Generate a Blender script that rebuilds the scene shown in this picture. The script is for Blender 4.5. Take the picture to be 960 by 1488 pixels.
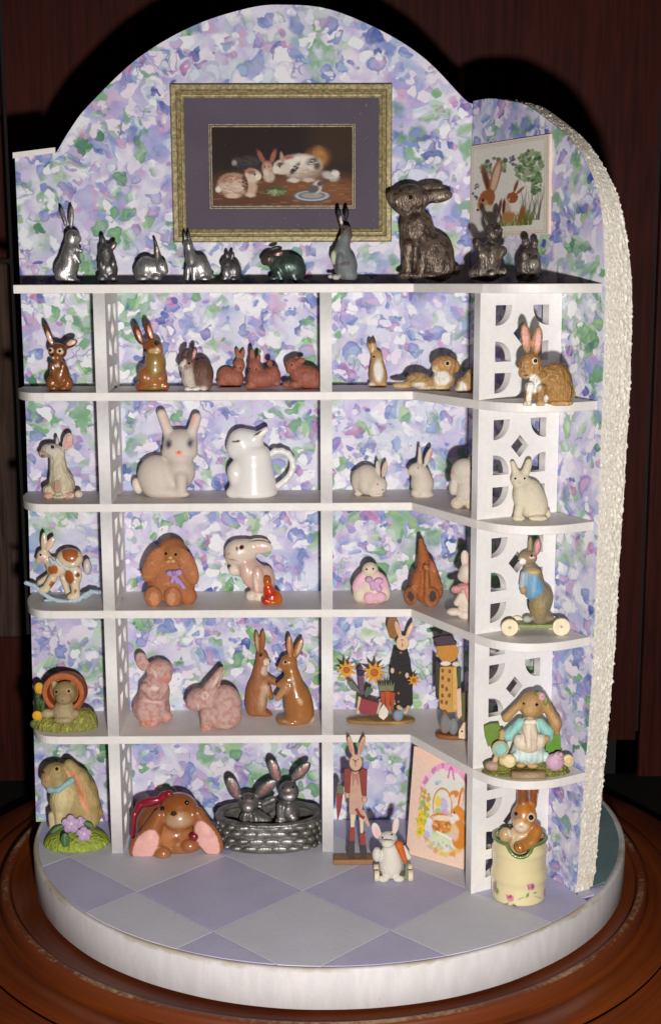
import bpy, bmesh, math, random
import numpy as np
from mathutils import Vector, Matrix
# ------------------------------------------------------------------ camera, world, light, exposure
for o in list(bpy.data.objects): bpy.data.objects.remove(o)
sc = bpy.context.scene
col = sc.collection
cam_d = bpy.data.cameras.new('camera'); cam = bpy.data.objects.new('camera', cam_d); col.objects.link(cam)
cam_d.sensor_fit = 'VERTICAL'; cam_d.sensor_height = 36.0
cam_d.lens = 1906.9 / 1488 * 36.0
cam_d.clip_start = 0.05; cam_d.clip_end = 60
PITCH, YAW, ROLL = 0.1758, 0.0090, -0.0033
fw = Vector((math.sin(YAW)*math.cos(PITCH), math.cos(YAW)*math.cos(PITCH), -math.sin(PITCH)))
rt = Vector((math.cos(YAW), -math.sin(YAW), 0)); up = rt.cross(fw)
r2 = rt*math.cos(ROLL) + up*math.sin(ROLL); u2 = up*math.cos(ROLL) - rt*math.sin(ROLL)
cam.matrix_world = Matrix(((r2.x, u2.x, -fw.x, -0.0309), (r2.y, u2.y, -fw.y, -4.2891), (r2.z, u2.z, -fw.z, 1.8443), (0, 0, 0, 1)))
sc.camera = cam
w = bpy.data.worlds.new('World'); sc.world = w; w.use_nodes = True
bg = w.node_tree.nodes['Background']; bg.inputs[0].default_value = (0.9, 0.85, 0.8, 1); bg.inputs[1].default_value = 0.012
fl = bpy.data.lights.new('camera_flash', 'POINT'); flash = bpy.data.objects.new('camera_flash', fl); col.objects.link(flash)
fl.energy = 620; fl.shadow_soft_size = 0.05; fl.color = (1.0, 0.98, 0.95)
flash.location = (0.13, -4.25, 1.36)
sc.view_settings.view_transform = 'Standard'; sc.view_settings.look = 'None'
sc.view_settings.exposure = 0; sc.view_settings.gamma = 1; sc.view_settings.use_curve_mapping = False
sc.render.engine = 'CYCLES'
rng = np.random.default_rng(5)

# ------------------------------------------------------------------ helpers
def lin(c):
    r = []
    for v in c[:3]:
        v = v/255.0
        r.append(v/12.92 if v <= 0.04045 else ((v+0.055)/1.055)**2.4)
    return tuple(r)
def tag(o, label=None, cat=None, group=None, kind=None):
    if label: o['label'] = label
    if cat: o['category'] = cat
    if group: o['group'] = group
    if kind: o['kind'] = kind
    return o
def empty(name, loc=(0,0,0)):
    o = bpy.data.objects.new(name, None); o.empty_display_size = 0.05; o.location = loc; col.objects.link(o); return o
def link(name, me, m=None, parent=None, loc=None):
    o = bpy.data.objects.new(name, me)
    if m and not me.materials: me.materials.append(m)
    if parent: o.parent = parent
    if loc is not None: o.location = loc
    col.objects.link(o); return o
def bm_obj(name, bm, m, parent=None, smooth=False, loc=None):
    me = bpy.data.meshes.new(name)
    bmesh.ops.recalc_face_normals(bm, faces=bm.faces)
    bm.to_mesh(me); bm.free()
    if smooth:
        for p in me.polygons: p.use_smooth = True
    return link(name, me, m, parent, loc)
def np_mesh(name, V, Q, cols=None, smooth=True):
    V = np.asarray(V, np.float32); Q = np.asarray(Q, np.int32)
    me = bpy.data.meshes.new(name)
    me.vertices.add(len(V)); me.vertices.foreach_set('co', V.ravel())
    n = Q.shape[1]
    me.loops.add(Q.size); me.loops.foreach_set('vertex_index', Q.ravel())
    me.polygons.add(len(Q)); me.polygons.foreach_set('loop_start', np.arange(0, Q.size, n, dtype=np.int32))
    me.polygons.foreach_set('use_smooth', np.full(len(Q), smooth))
    me.update(calc_edges=True)
    if cols is not None:
        a = me.color_attributes.new('Col', 'FLOAT_COLOR', 'POINT')
        a.data.foreach_set('color', np.concatenate([cols, np.ones((len(V), 1))], 1).astype(np.float32).ravel())
    return me
def prism(pts, fn, a, b, bev=0.0):
    """closed 2D outline extruded between a and b; fn maps (p,q,depth) to a point"""
    bm = bmesh.new()
    va = [bm.verts.new(fn(p, q, a)) for p, q in pts]; vb = [bm.verts.new(fn(p, q, b)) for p, q in pts]
    bm.faces.new(va); bm.faces.new(list(reversed(vb)))
    n = len(pts)
    for i in range(n): bm.faces.new([va[i], vb[i], vb[(i+1) % n], va[(i+1) % n]])
    bmesh.ops.recalc_face_normals(bm, faces=bm.faces)
    if bev:
        es = [e for e in bm.edges if len(e.link_faces) == 2 and e.calc_face_angle() > 0.7]
        bmesh.ops.bevel(bm, geom=es, offset=bev, segments=2, affect='EDGES', profile=0.5)
    return bm
def box(bm, x0, x1, y0, y1, z0, z1):
    vs = [bm.verts.new(p) for p in ((x0,y0,z0),(x1,y0,z0),(x1,y1,z0),(x0,y1,z0),(x0,y0,z1),(x1,y0,z1),(x1,y1,z1),(x0,y1,z1))]
    for f in ((0,3,2,1),(4,5,6,7),(0,1,5,4),(1,2,6,5),(2,3,7,6),(3,0,4,7)): bm.faces.new([vs[i] for i in f])
def bevel_all(bm, w, seg=2):
    bmesh.ops.bevel(bm, geom=list(bm.edges), offset=w, segments=seg, affect='EDGES', profile=0.5)
def catmull(pts, n=6):
    P = [np.array(p, float) for p in pts]; P = [2*P[0]-P[1]] + P + [2*P[-1]-P[-2]]
    out = []
    for i in range(1, len(P)-2):
        for k in range(n):
            t = k/n
            out.append(tuple(0.5*((2*P[i]) + (P[i+1]-P[i-1])*t + (2*P[i-1]-5*P[i]+4*P[i+1]-P[i+2])*t*t + (3*P[i]-P[i-1]-3*P[i+1]+P[i+2])*t**3)))
    out.append(tuple(P[-2])); return out
def lathe(prof, n=96, cx=0, cy=0):
    V = []; Q = []
    for i in range(n):
        a = 2*math.pi*i/n
        for r, z in prof: V.append((cx+r*math.cos(a), cy+r*math.sin(a), z))
    m = len(prof)
    for i in range(n):
        j = (i+1) % n
        for k in range(m-1): Q.append((i*m+k, j*m+k, j*m+k+1, i*m+k+1))
    return V, Q
def vnoise(X, Y, seed, sc_):
    """smooth value noise on arrays"""
    r = np.random.default_rng(seed); G = r.random((64, 64))
    x = np.asarray(X)*sc_; y = np.asarray(Y)*sc_
    xi = np.floor(x).astype(int); yi = np.floor(y).astype(int); fx = x-xi; fy = y-yi
    fx = fx*fx*(3-2*fx); fy = fy*fy*(3-2*fy)
    g = lambda a, b: G[a % 64, b % 64]
    return (g(xi,yi)*(1-fx)+g(xi+1,yi)*fx)*(1-fy) + (g(xi,yi+1)*(1-fx)+g(xi+1,yi+1)*fx)*fy

# ------------------------------------------------------------------ materials
class NT:
    def __init__(s, name):
        s.m = bpy.data.materials.new(name); s.m.use_nodes = True; s.t = s.m.node_tree
        s.p = s.t.nodes['Principled BSDF']; s.p.inputs['Specular IOR Level'].default_value = 0.4
    def n(s, ty, ins=None, **kw):
        nd = s.t.nodes.new(ty)
        for k, v in kw.items(): setattr(nd, k, v)
        for k, v in (ins or {}).items(): s.set(nd.inputs[k], v)
        return nd
    def set(s, sock, v):
        if isinstance(v, bpy.types.NodeSocket): s.t.links.new(v, sock)
        elif isinstance(v, (tuple, list)) and len(v) == 3 and sock.type == 'RGBA': sock.default_value = (*v, 1)
        else: sock.default_value = v
    def math(s, op, a, b=0.0, c=0.0, clamp=False):
        nd = s.n('ShaderNodeMath', {0: a, 1: b, 2: c}, operation=op); nd.use_clamp = clamp; return nd.outputs[0]
    def vec(s, op, a, b):
        return s.n('ShaderNodeVectorMath', {0: a, 1: b}, operation=op).outputs[0]
    def vscale(s, a, f):
        return s.n('ShaderNodeVectorMath', {0: a, 'Scale': f}, operation='SCALE').outputs[0]
    def noise(s, v, scale, detail=2.0, rough=0.5, out=0, dist=0.0):
        return s.n('ShaderNodeTexNoise', {'Vector': v, 'Scale': scale, 'Detail': detail, 'Roughness': rough, 'Distortion': dist}).outputs[out]
    def ramp(s, f, stops, interp='LINEAR'):
        nd = s.n('ShaderNodeValToRGB', {0: f}); cr = nd.color_ramp; cr.interpolation = interp
        while len(cr.elements) < len(stops): cr.elements.new(0.5)
        for e, (p, c) in zip(cr.elements, stops): e.position = p; e.color = (*c, 1)
        return nd.outputs[0]
    def sstep(s, x, a, b):
        nd = s.n('ShaderNodeMapRange', {0: x, 1: a, 2: b, 3: 0.0, 4: 1.0}, interpolation_type='SMOOTHSTEP'); return nd.outputs[0]
    def mix(s, f, a, b, bt='MIX'):
        nd = s.n('ShaderNodeMix', data_type='RGBA', blend_type=bt); s.set(nd.inputs[0], f); s.set(nd.inputs[6], a); s.set(nd.inputs[7], b); return nd.outputs[2]
    def bump(s, h, strength, dist):
        nd = s.n('ShaderNodeBump', {'Height': h, 'Strength': strength, 'Distance': dist}); s.t.links.new(nd.outputs[0], s.p.inputs['Normal']); return nd
    def base(s, c): s.set(s.p.inputs['Base Color'], c)
    def pr(s, **kw):
        for k, v in kw.items(): s.p.inputs[k.replace('_', ' ')].default_value = v
    @property
    def obj(s): return s.n('ShaderNodeTexCoord').outputs['Object']
    @property
    def uv(s): return s.n('ShaderNodeTexCoord').outputs['UV']

def m_paint(name, c, rough=0.6, var=0.06, bump=0.15):
    t = NT(name); v = t.obj
    n1 = t.noise(v, 7, 3); n2 = t.noise(v, 60, 3)
    f = t.math('ADD', t.math('MULTIPLY', n1, 0.6), t.math('MULTIPLY', n2, 0.4))
    c = lin(c); t.base(t.mix(t.sstep(f, 0.3, 0.7), tuple(x*(1-var) for x in c), tuple(min(1, x*(1+var)) for x in c)))
    t.pr(Roughness=rough); t.bump(n2, bump, 0.004); return t.m
M = {}
M['white'] = m_paint('white_painted_wood', (232, 225, 220), 0.5)
M['white2'] = m_paint('white_painted_lattice', (232, 227, 224), 0.55)
M['base_side'] = m_paint('white_base_edge', (222, 217, 219), 0.75, 0.06, 0.35)
def m_rim():
    t = NT('painted_base_edge'); v = t.obj
    z = t.n('ShaderNodeSeparateXYZ', {0: v}).outputs[2]
    n = t.noise(v, 26, 4, 0.65); n2 = t.noise(v, 5, 3); big = t.noise(v, 90, 3)
    mp = t.n('ShaderNodeMapping', {'Vector': v}); mp.inputs['Scale'].default_value = (1, 1, 0.25)
    streak = t.noise(mp.outputs[0], 34, 4, 0.6)
    c = t.mix(t.sstep(streak, 0.35, 0.7), lin((214, 208, 208)), lin((224, 218, 218)))
    wear = t.math('MULTIPLY', t.sstep(t.math('ADD', z, t.math('MULTIPLY', t.math('SUBTRACT', n, 0.5), 0.035)), -0.013, -0.004), t.sstep(n2, 0.38, 0.6))
    c = t.mix(t.math('MULTIPLY', wear, 0.75), c, lin((176, 160, 128)))
    crack = t.math('MULTIPLY', t.math('SUBTRACT', 1.0, t.sstep(t.math('ABSOLUTE', t.math('SUBTRACT', streak, 0.5)), 0.0, 0.006)), t.sstep(n, 0.56, 0.66))
    c = t.mix(t.math('MULTIPLY', crack, 0.6), c, lin((120, 112, 110)))
    t.base(c); t.pr(Roughness=0.7); t.bump(t.math('ADD', t.math('MULTIPLY', streak, 0.25), t.math('MULTIPLY', big, 0.3)), 0.15, 0.005); return t.m
M['base_side'] = m_rim()
M['teal'] = m_paint('dusty_teal_paint', (112, 136, 138), 0.7, 0.12)
M['tile_light'] = m_paint('pale_grey_tile', (205, 204, 214), 0.55, 0.05)
M['tile_dark'] = m_paint('lilac_tile', (187, 183, 210), 0.55, 0.06)
M['grout'] = m_paint('lilac_line', (124, 116, 158), 0.8)
M['pink_card'] = m_paint('card_edge', (230, 205, 190), 0.7)

def m_wood(name, c0, c1, scale, rough=0.35, axis='Z', coat=0.0, ring=False):
    t = NT(name); v = t.obj
    if ring:
        sp = t.n('ShaderNodeSeparateXYZ', {0: v}); x, y, z = sp.outputs
        r = t.math('SQRT', t.math('ADD', t.math('MULTIPLY', x, x), t.math('MULTIPLY', y, y)))
        g = t.math('ADD', t.math('MULTIPLY', r, 40.0), t.math('MULTIPLY', t.noise(v, 2.0, 3), 3.0))
        fine = t.n('ShaderNodeTexNoise', {'Vector': t.n('ShaderNodeCombineXYZ', {0: g, 1: 0.0, 2: 0.0}).outputs[0], 'Scale': 1.0, 'Detail': 4.0}).outputs[0]
    else:
        mp = t.n('ShaderNodeMapping', {'Vector': v}); mp.inputs['Scale'].default_value = (9, 9, 0.5) if axis == 'Z' else (0.5, 9, 9)
        fine = t.noise(mp.outputs[0], scale, 5, 0.62, dist=0.6)
    big = t.noise(v, 1.7, 3)
    f = t.math('ADD', t.math('MULTIPLY', fine, 0.45 if ring else 0.75), t.math('MULTIPLY', big, 0.55 if ring else 0.25))
    t.base(t.mix(t.sstep(f, 0.33, 0.70), c0, c1))
    t.pr(Roughness=rough); t.p.inputs['Coat Weight'].default_value = coat; t.p.inputs['Coat Roughness'].default_value = 0.25
    if axis == 'Z' and not ring: t.p.inputs['Specular IOR Level'].default_value = 0.12
    t.bump(fine, 0.15, 0.004); return t.m
def m_worn():
    t = NT('worn_ring_wood'); v = t.obj
    z = t.n('ShaderNodeSeparateXYZ', {0: v}).outputs[2]
    fine = t.noise(v, 60, 5, 0.75); n = t.noise(v, 3.5, 3)
    k = t.math('MULTIPLY', t.sstep(z, 0.2425, 0.2462), t.sstep(t.math('ADD', fine, t.math('MULTIPLY', n, 0.9)), 0.86, 1.2))
    t.base(t.mix(k, (0.15, 0.032, 0.008), (0.40, 0.25, 0.14)))
    t.pr(Roughness=0.45); t.bump(fine, 0.2, 0.004); return t.m
M['mahogany'] = m_wood('dark_mahogany', (0.026, 0.0050, 0.0032), (0.062, 0.0105, 0.0056), 5.0, 0.55)
M['lit_wood'] = m_wood('flash_lit_brown_wood', (0.034, 0.017, 0.011), (0.098, 0.058, 0.042), 5.0, 0.6)  # lighter brown paints flash light into the wood beyond the shadow edge
M['plinth'] = m_wood('varnished_plinth_wood', (0.088, 0.015, 0.0032), (0.215, 0.045, 0.0075), 5.0, 0.34, coat=0.3, ring=True)
M['plinth_worn'] = m_worn()
M['dark'] = m_paint('dark_cabinet_floor', (14, 9, 8), 0.7, 0.2)

def m_wallpaper():
    t = NT('floral_wallpaper'); uv = t.uv
    d1 = t.vscale(t.vec('SUBTRACT', t.noise(uv, 8, 2, out=1), (0.5, 0.5, 0.5)), 0.10)
    d2 = t.vscale(t.vec('SUBTRACT', t.noise(uv, 34, 1.5, out=1), (0.5, 0.5, 0.5)), 0.040)
    p = t.vec('ADD', t.vec('ADD', uv, d1), d2)
    L = lin
    c = t.ramp(t.noise(uv, 4.2, 3), [(0.25, L((196, 196, 234))), (0.42, L((238, 234, 245))), (0.52, L((214, 204, 236))), (0.62, L((240, 238, 246))), (0.78, L((202, 216, 240)))])
    fine = t.noise(uv, 90, 3); wash = t.noise(uv, 26, 3)
    def layer(c, scale, pal, pres, r0, r1, strength, mscale=None, mthr=0.5, off=0.0, edge=0.0):
        q = t.vec('ADD', p, (off, off*1.7, off*0.3))
        v = t.n('ShaderNodeTexVoronoi', {'Vector': q, 'Scale': scale}, feature='F1')
        dist, cc = v.outputs['Distance'], v.outputs['Color']
        sp = t.n('ShaderNodeSeparateColor', {0: cc}); R, G, B = sp.outputs
        n = len(pal)
        pc = t.ramp(R, [(i/n, L(x)) for i, x in enumerate(pal)], 'CONSTANT')
        a = t.math('SUBTRACT', 1.0, t.sstep(t.math('ADD', dist, t.math('MULTIPLY', t.math('SUBTRACT', B, 0.5), 0.16)), r0, r1))
        if mscale:
            mk = t.sstep(t.noise(t.vec('ADD', uv, (off*3.1, off, 0)), mscale, 2), mthr-0.05, mthr+0.06)
            pr_ = t.math('MULTIPLY', mk, t.math('LESS_THAN', G, pres))
        else: pr_ = t.math('LESS_THAN', G, pres)
        a = t.math('MULTIPLY', a, pr_)
        a = t.math('MULTIPLY', a, t.math('MULTIPLY_ADD', wash, 0.9, strength-0.42), clamp=True)
        c = t.mix(a, c, pc)
        if edge:
            e = t.math('MULTIPLY', t.sstep(dist, r0-0.16, r0), t.math('MULTIPLY', a, edge))
            c = t.mix(e, c, t.mix(0.55, pc, L((92, 98, 160))), 'MIX')
        return c
    LIGHT = [(140,190,140),(176,212,158),(206,228,208),(242,243,246),(228,230,244),(196,192,230),(220,184,216),(186,172,222),(170,178,226),(150,164,218),(176,196,228),(228,232,244)]
    MID = [(92,152,112),(136,184,116),(172,206,132),(160,176,214),(146,136,200),(206,140,190),(216,166,206),(132,114,184),(104,116,188),(82,108,180),(98,128,186),(146,162,218)]
    def zoned(c, scale, pal, pres, r0, r1, strength, off, edge=0.0, zs=2.6, spread=0.5, mthr=None):
        q = t.vec('ADD', p, (off, off*1.7, off*0.3))
        v = t.n('ShaderNodeTexVoronoi', {'Vector': q, 'Scale': scale}, feature='F1')
        dist = v.outputs['Distance']
        R, G, B = t.n('ShaderNodeSeparateColor', {0: v.outputs['Color']}).outputs
        z = t.n('ShaderNodeMapRange', {0: t.noise(t.vec('ADD', uv, (off*2.3, off, 0)), zs, 2), 1: 0.37, 2: 0.63, 3: 0.0, 4: 1.0}).outputs[0]
        z = t.math('MULTIPLY_ADD', t.math('SUBTRACT', R, 0.5), spread, z, clamp=True)
        n = len(pal); pc = t.ramp(z, [(i/n, L(x)) for i, x in enumerate(pal)], 'CONSTANT')
        a = t.math('SUBTRACT', 1.0, t.sstep(t.math('ADD', dist, t.math('MULTIPLY', t.math('SUBTRACT', B, 0.5), 0.2)), r0, r1))
        on = t.math('LESS_THAN', G, pres)
        if mthr is not None: on = t.math('MULTIPLY', on, t.sstep(t.noise(t.vec('ADD', uv, (off, off*3.3, 0)), 3.4, 2), mthr-0.04, mthr+0.06))
        a = t.math('MULTIPLY', a, on)
        a = t.math('MULTIPLY', a, t.math('MULTIPLY_ADD', wash, 1.3, strength-0.62), clamp=True)
        c = t.mix(a, c, pc)
        if edge:
            e = t.math('MULTIPLY', t.sstep(dist, r0-0.12, r0+0.02), t.math('MULTIPLY', a, edge))
            c = t.mix(e, c, t.mix(0.5, pc, L((84, 92, 158))))
        return c
    W = [(248,246,249),(250,249,252),(240,234,246),(246,236,246)]
    c = zoned(c, 6, LIGHT, 0.9, 0.22, 0.66, 0.78, 0.3)
    c = zoned(c, 11, LIGHT, 0.78, 0.34, 0.50, 0.78, 1.1, 0.22)
    c = zoned(c, 12, W, 0.48, 0.32, 0.48, 0.95, 2.9)
    c = zoned(c, 12, [(112,164,124),(150,194,132),(186,216,160),(128,178,140)], 0.66, 0.27, 0.52, 0.74, 4.1, 0.25, mthr=0.49)
    c = zoned(c, 19, LIGHT, 0.80, 0.38, 0.47, 0.86, 3.7, 0.55, 3.0, 0.7)
    c = zoned(c, 17, MID, 0.50, 0.31, 0.46, 0.72, 5.3, 0.35, 3.0, 0.45, mthr=0.465)
    c = zoned(c, 18, W, 0.42, 0.34, 0.42, 1.05, 7.7)
    c = zoned(c, 22, MID, 0.44, 0.33, 0.41, 0.88, 9.1, 0.25, 4.0, 0.5, mthr=0.50)
    c = zoned(c, 24, W, 0.28, 0.28, 0.38, 0.95, 11.3)
    ed = t.n('ShaderNodeTexVoronoi', {'Vector': t.vec('ADD', p, (5.1, 2.2, 0.4)), 'Scale': 17.0}, feature='DISTANCE_TO_EDGE').outputs['Distance']
    lm = t.math('MULTIPLY', t.math('SUBTRACT', 1.0, t.sstep(ed, 0.012, 0.06)), t.sstep(t.noise(uv, 9, 3), 0.54, 0.64))
    c = t.mix(t.math('MULTIPLY', lm, 0.55), c, L((110, 112, 172)))
    g = t.math('MULTIPLY_ADD', fine, 0.16, 0.92)
    c = t.mix(1.0, c, t.n('ShaderNodeCombineColor', {0: g, 1: g, 2: g}).outputs[0], 'MULTIPLY')
    c = t.n('ShaderNodeGamma', {0: c, 1: 1.14}).outputs[0]
    c = t.mix(1.0, c, (0.85, 0.85, 0.86), 'MULTIPLY')
    t.base(c); t.pr(Roughness=0.62); t.bump(fine, 0.08, 0.002); return t.m
M['wallpaper'] = m_wallpaper()
def m_stucco():
    t = NT('rough_stucco'); v = t.obj
    n1 = t.noise(v, 110, 4, 0.6); n2 = t.noise(v, 7, 3)
    c = t.mix(t.sstep(n1, 0.34, 0.62), lin((216, 206, 190)), lin((242, 233, 220)))
    c = t.mix(t.sstep(n2, 0.62, 0.8), c, lin((212, 198, 178)))
    t.base(c); t.pr(Roughness=0.5); t.bump(n1, 0.5, 0.006); return t.m
M['stucco'] = m_stucco()
def m_gold():
    t = NT('worn_gold_frame'); v = t.obj
    n = t.noise(v, 90, 4, 0.65)
    t.base(t.mix(t.sstep(n, 0.3, 0.7), lin((118, 102, 66)), lin((176, 160, 116))))
    t.pr(Roughness=0.45, Metallic=0.15); t.bump(n, 0.3, 0.004); return t.m
M['gold'] = m_gold()
def m_mat():
    t = NT('purple_grey_mat'); v = t.obj
    s = t.sstep(t.noise(v, 190, 2, 0.7), 0.70, 0.76)
    k = t.math('MULTIPLY', s, t.sstep(t.noise(v, 4, 2), 0.35, 0.7))
    t.base(t.mix(k, t.mix(t.noise(v, 6, 3), lin((80, 71, 84)), lin((97, 87, 99))), lin((205, 198, 205)))); t.pr(Roughness=0.6); t.p.inputs['Specular IOR Level'].default_value = 0.1; return t.m
M['mat'] = m_mat()
def m_print(name='printed_paper', rough=0.5, speck=0.0):
    t = NT(name); a = t.n('ShaderNodeAttribute', attribute_name='Col').outputs[0]
    v = t.obj; n = t.noise(v, 120, 3)
    g = t.math('MULTIPLY_ADD', n, 0.3, 0.85)
    c = t.mix(1.0, a, t.n('ShaderNodeCombineColor', {0: g, 1: g, 2: g}).outputs[0], 'MULTIPLY')
    if speck: c = t.mix(t.math('MULTIPLY', t.sstep(t.noise(v, 210, 2, 0.7), 0.71, 0.76), speck), c, lin((200, 190, 180)))
    t.base(c); t.pr(Roughness=rough); t.p.inputs['Specular IOR Level'].default_value = 0.12; return t.m
M['print'] = m_print(); M['print_dusty'] = m_print('varnished_print', 0.55, 0.45)

def m_fig(name, rough, metallic=0.0, coat=0.0, var=0.15, vs=0.09, bump=0.2, bs=0.4, stretch=1.0, spots=None, dist=1.0, spec=0.4):
    """figurine surface: vertex paint times soft colour variation plus relief. Coordinates are in figurine units"""
    t = NT(name); a = t.n('ShaderNodeAttribute', attribute_name='Col').outputs[0]
    v = t.obj
    mp = t.n('ShaderNodeMapping', {'Vector': v}); mp.inputs['Scale'].default_value = (1, 1, 1/stretch)
    n1 = t.noise(v, vs*450, 3, 0.55); n2 = t.noise(mp.outputs[0], bs*450, 3, 0.6)
    g = t.math('ADD', t.math('MULTIPLY', n1, 2*var), t.math('MULTIPLY_ADD', n2, var, 1-1.5*var))
    c = t.mix(1.0, a, t.n('ShaderNodeCombineColor', {0: g, 1: g, 2: g}).outputs[0], 'MULTIPLY')
    if spots: c = t.mix(t.math('MULTIPLY', t.sstep(t.noise(v, spots[1]*450, 4, 0.6), spots[2], spots[2]+0.12), spots[3]), c, lin(spots[0]))
    t.base(c); t.pr(Roughness=rough, Metallic=metallic); t.p.inputs['Specular IOR Level'].default_value = spec
    t.p.inputs['Coat Weight'].default_value = coat; t.p.inputs['Coat Roughness'].default_value = 0.06
    t.bump(n2, bump, 0.0022*dist*3); return t.m
M['glaze'] = m_fig('glazed_ceramic', 0.32, coat=0.7, var=0.20, vs=0.05, bump=0.14, bs=0.14, stretch=2.0)
M['white_glaze'] = m_fig('white_glazed_ceramic', 0.25, coat=0.8, var=0.03, vs=0.03, bump=0.04, bs=0.08)
M['satin'] = m_fig('satin_painted_resin', 0.52, coat=0.0, var=0.22, vs=0.07, bump=0.5, bs=0.22, stretch=2.8, dist=1.6)
M['bisque'] = m_fig('unglazed_bisque', 0.6, var=0.11, vs=0.05, bump=0.25, bs=0.16)
M['flocked'] = m_fig('flocked_white', 0.85, var=0.08, vs=0.10, bump=0.6, bs=0.35, spec=0.15)
M['fur'] = m_fig('carved_fur_resin', 0.5, var=0.34, vs=0.10, bump=1.0, bs=0.24, stretch=3.0, dist=1.6, spots=((222, 196, 150), 0.26, 0.54, 0.45))
M['clay'] = m_fig('whitewashed_clay', 0.75, var=0.16, vs=0.08, bump=0.5, bs=0.22, spots=((214, 190, 186), 0.14, 0.42, 0.42))
M['terracotta'] = m_fig('rough_terracotta', 0.7, var=0.22, vs=0.10, bump=0.7, bs=0.30, spots=((214, 150, 100), 0.12, 0.56, 0.5))
M['pewter'] = m_fig('cast_pewter', 0.40, metallic=0.7, var=0.35, vs=0.10, bump=0.5, bs=0.15, stretch=2.2, spec=0.5, spots=((48, 44, 44), 0.07, 0.44, 0.34))
M['bronze'] = m_fig('dark_bronze', 0.42, metallic=0.45, var=0.40, vs=0.07, bump=0.9, bs=0.15, stretch=3.6, dist=1.7, spec=0.5, spots=((40, 30, 27), 0.10, 0.48, 0.7))
M['wood_paint'] = m_fig('painted_wood_cutout', 0.65, var=0.18, vs=0.12, bump=0.3, bs=0.3)
M['grass_resin'] = m_fig('painted_grass_resin', 0.5, var=0.35, vs=0.14, bump=0.9, bs=0.16, stretch=3.0, spots=((196, 206, 92), 0.16, 0.54, 0.6), dist=3.0)
M['brick'] = m_fig('brick_red_resin', 0.55, var=0.32, vs=0.12, bump=0.8, bs=0.22, stretch=1.6, spots=((196, 112, 92), 0.16, 0.56, 0.5))
t_ = NT('black_eye'); t_.base((0.008, 0.005, 0.004)); t_.pr(Roughness=0.12); M['eye'] = t_.m

# ------------------------------------------------------------------ setting
S = [1.8296, 1.5034, 1.1573, 0.8152, 0.3994, 0.0]          # shelf tops, then the tiled floor
ST, SD = 0.026, 0.2587                                      # shelf thickness, depth
CN = np.array([0.46, 0.0]); UU = np.array([0.449, -0.8935]); NN = np.array([0.8935, 0.449])   # side wall: corner, along, outward
def wing(s, n, z=0.0):
    p = CN + s*UU + n*NN; return (p[0], p[1], z)
BACKY = 1.3
bm = bmesh.new(); box(bm, -1.30, 1.377, BACKY, BACKY+0.05, -0.19, 6.0)
tag(bm_obj('wall', bm, M['mahogany']), kind='structure')
bm = bmesh.new(); box(bm, 1.395, 4.0, BACKY-0.005, BACKY+0.05, -2.0, 6.0); bevel_all(bm, 0.012)
tag(bm_obj('wall', bm, M['mahogany']), kind='structure')
bm = bmesh.new(); box(bm, 1.30, 1.40, BACKY+0.03, BACKY+0.06, -2.0, 6.0); box(bm, -1.4, 1.40, BACKY+0.03, BACKY+0.06, -2.0, -0.16)
tag(bm_obj('wall', bm, M['dark']), kind='structure')
bm = bmesh.new(); box(bm, -4.0, -1.322, BACKY-0.01, BACKY+0.05, 1.93, 6.0); bevel_all(bm, 0.01)
tag(bm_obj('wall', bm, M['mahogany']), kind='structure')
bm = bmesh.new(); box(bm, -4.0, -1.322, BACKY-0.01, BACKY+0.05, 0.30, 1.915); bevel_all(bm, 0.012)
tag(bm_obj('wall', bm, M['lit_wood']), kind='structure')  # plank coloured brighter to show lit wall left of the display's shadow
bm = bmesh.new(); box(bm, -4.0, -1.305, BACKY-0.008, BACKY+0.05, -0.5, 0.302); bevel_all(bm, 0.01)
tag(bm_obj('wall', bm, M['mahogany']), kind='structure')
bm = bmesh.new(); box(bm, -6, 6, -6, BACKY+0.6, -0.46, -0.36)
tag(bm_obj('tabletop', bm, M['dark']), kind='structure')

# turned wooden plinth under the display
plinth = tag(empty('wooden_plinth', (-0.02, 0, -0.36)), 'round turned reddish brown wooden plinth under the white display base', 'plinth')
prof = catmull([(0.0, 0.232), (0.6, 0.232), (1.03, 0.232), (1.052, 0.238)], 3)
def ring_mesh(pts, nm, m):
    V, Q = lathe(pts, 160); return link(nm, np_mesh(nm, V, Q), m, plinth)
ring_mesh([(0.0, 0.228), (0.9, 0.228), (1.045, 0.229), (1.056, 0.2345)], 'top_disc', M['plinth'])
ring_mesh(catmull([(1.0575, 0.233), (1.064, 0.243), (1.076, 0.246), (1.088, 0.243), (1.095, 0.232), (1.097, 0.20)], 4), 'ridge', M['plinth_worn'])
ring_mesh(catmull([(1.098, 0.205), (1.112, 0.197), (1.13, 0.196), (1.17, 0.194), (1.196, 0.187), (1.208, 0.178)], 4), 'step', M['plinth'])
ring_mesh(catmull([(1.209, 0.172), (1.222, 0.170), (1.26, 0.166), (1.33, 0.150), (1.42, 0.115), (1.455, 0.075), (1.46, 0.0)], 5), 'foot', M['plinth'])

# ------------------------------------------------------------------ the display room
room = tag(empty('display_room', (0, 0, -0.124)), 'white mini display room with arched floral wallpaper walls, five shelves and lattice dividers', 'display shelf')
def rp(o): o.location = (o.location[0], o.location[1], o.location[2]+0.124); return o
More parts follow.
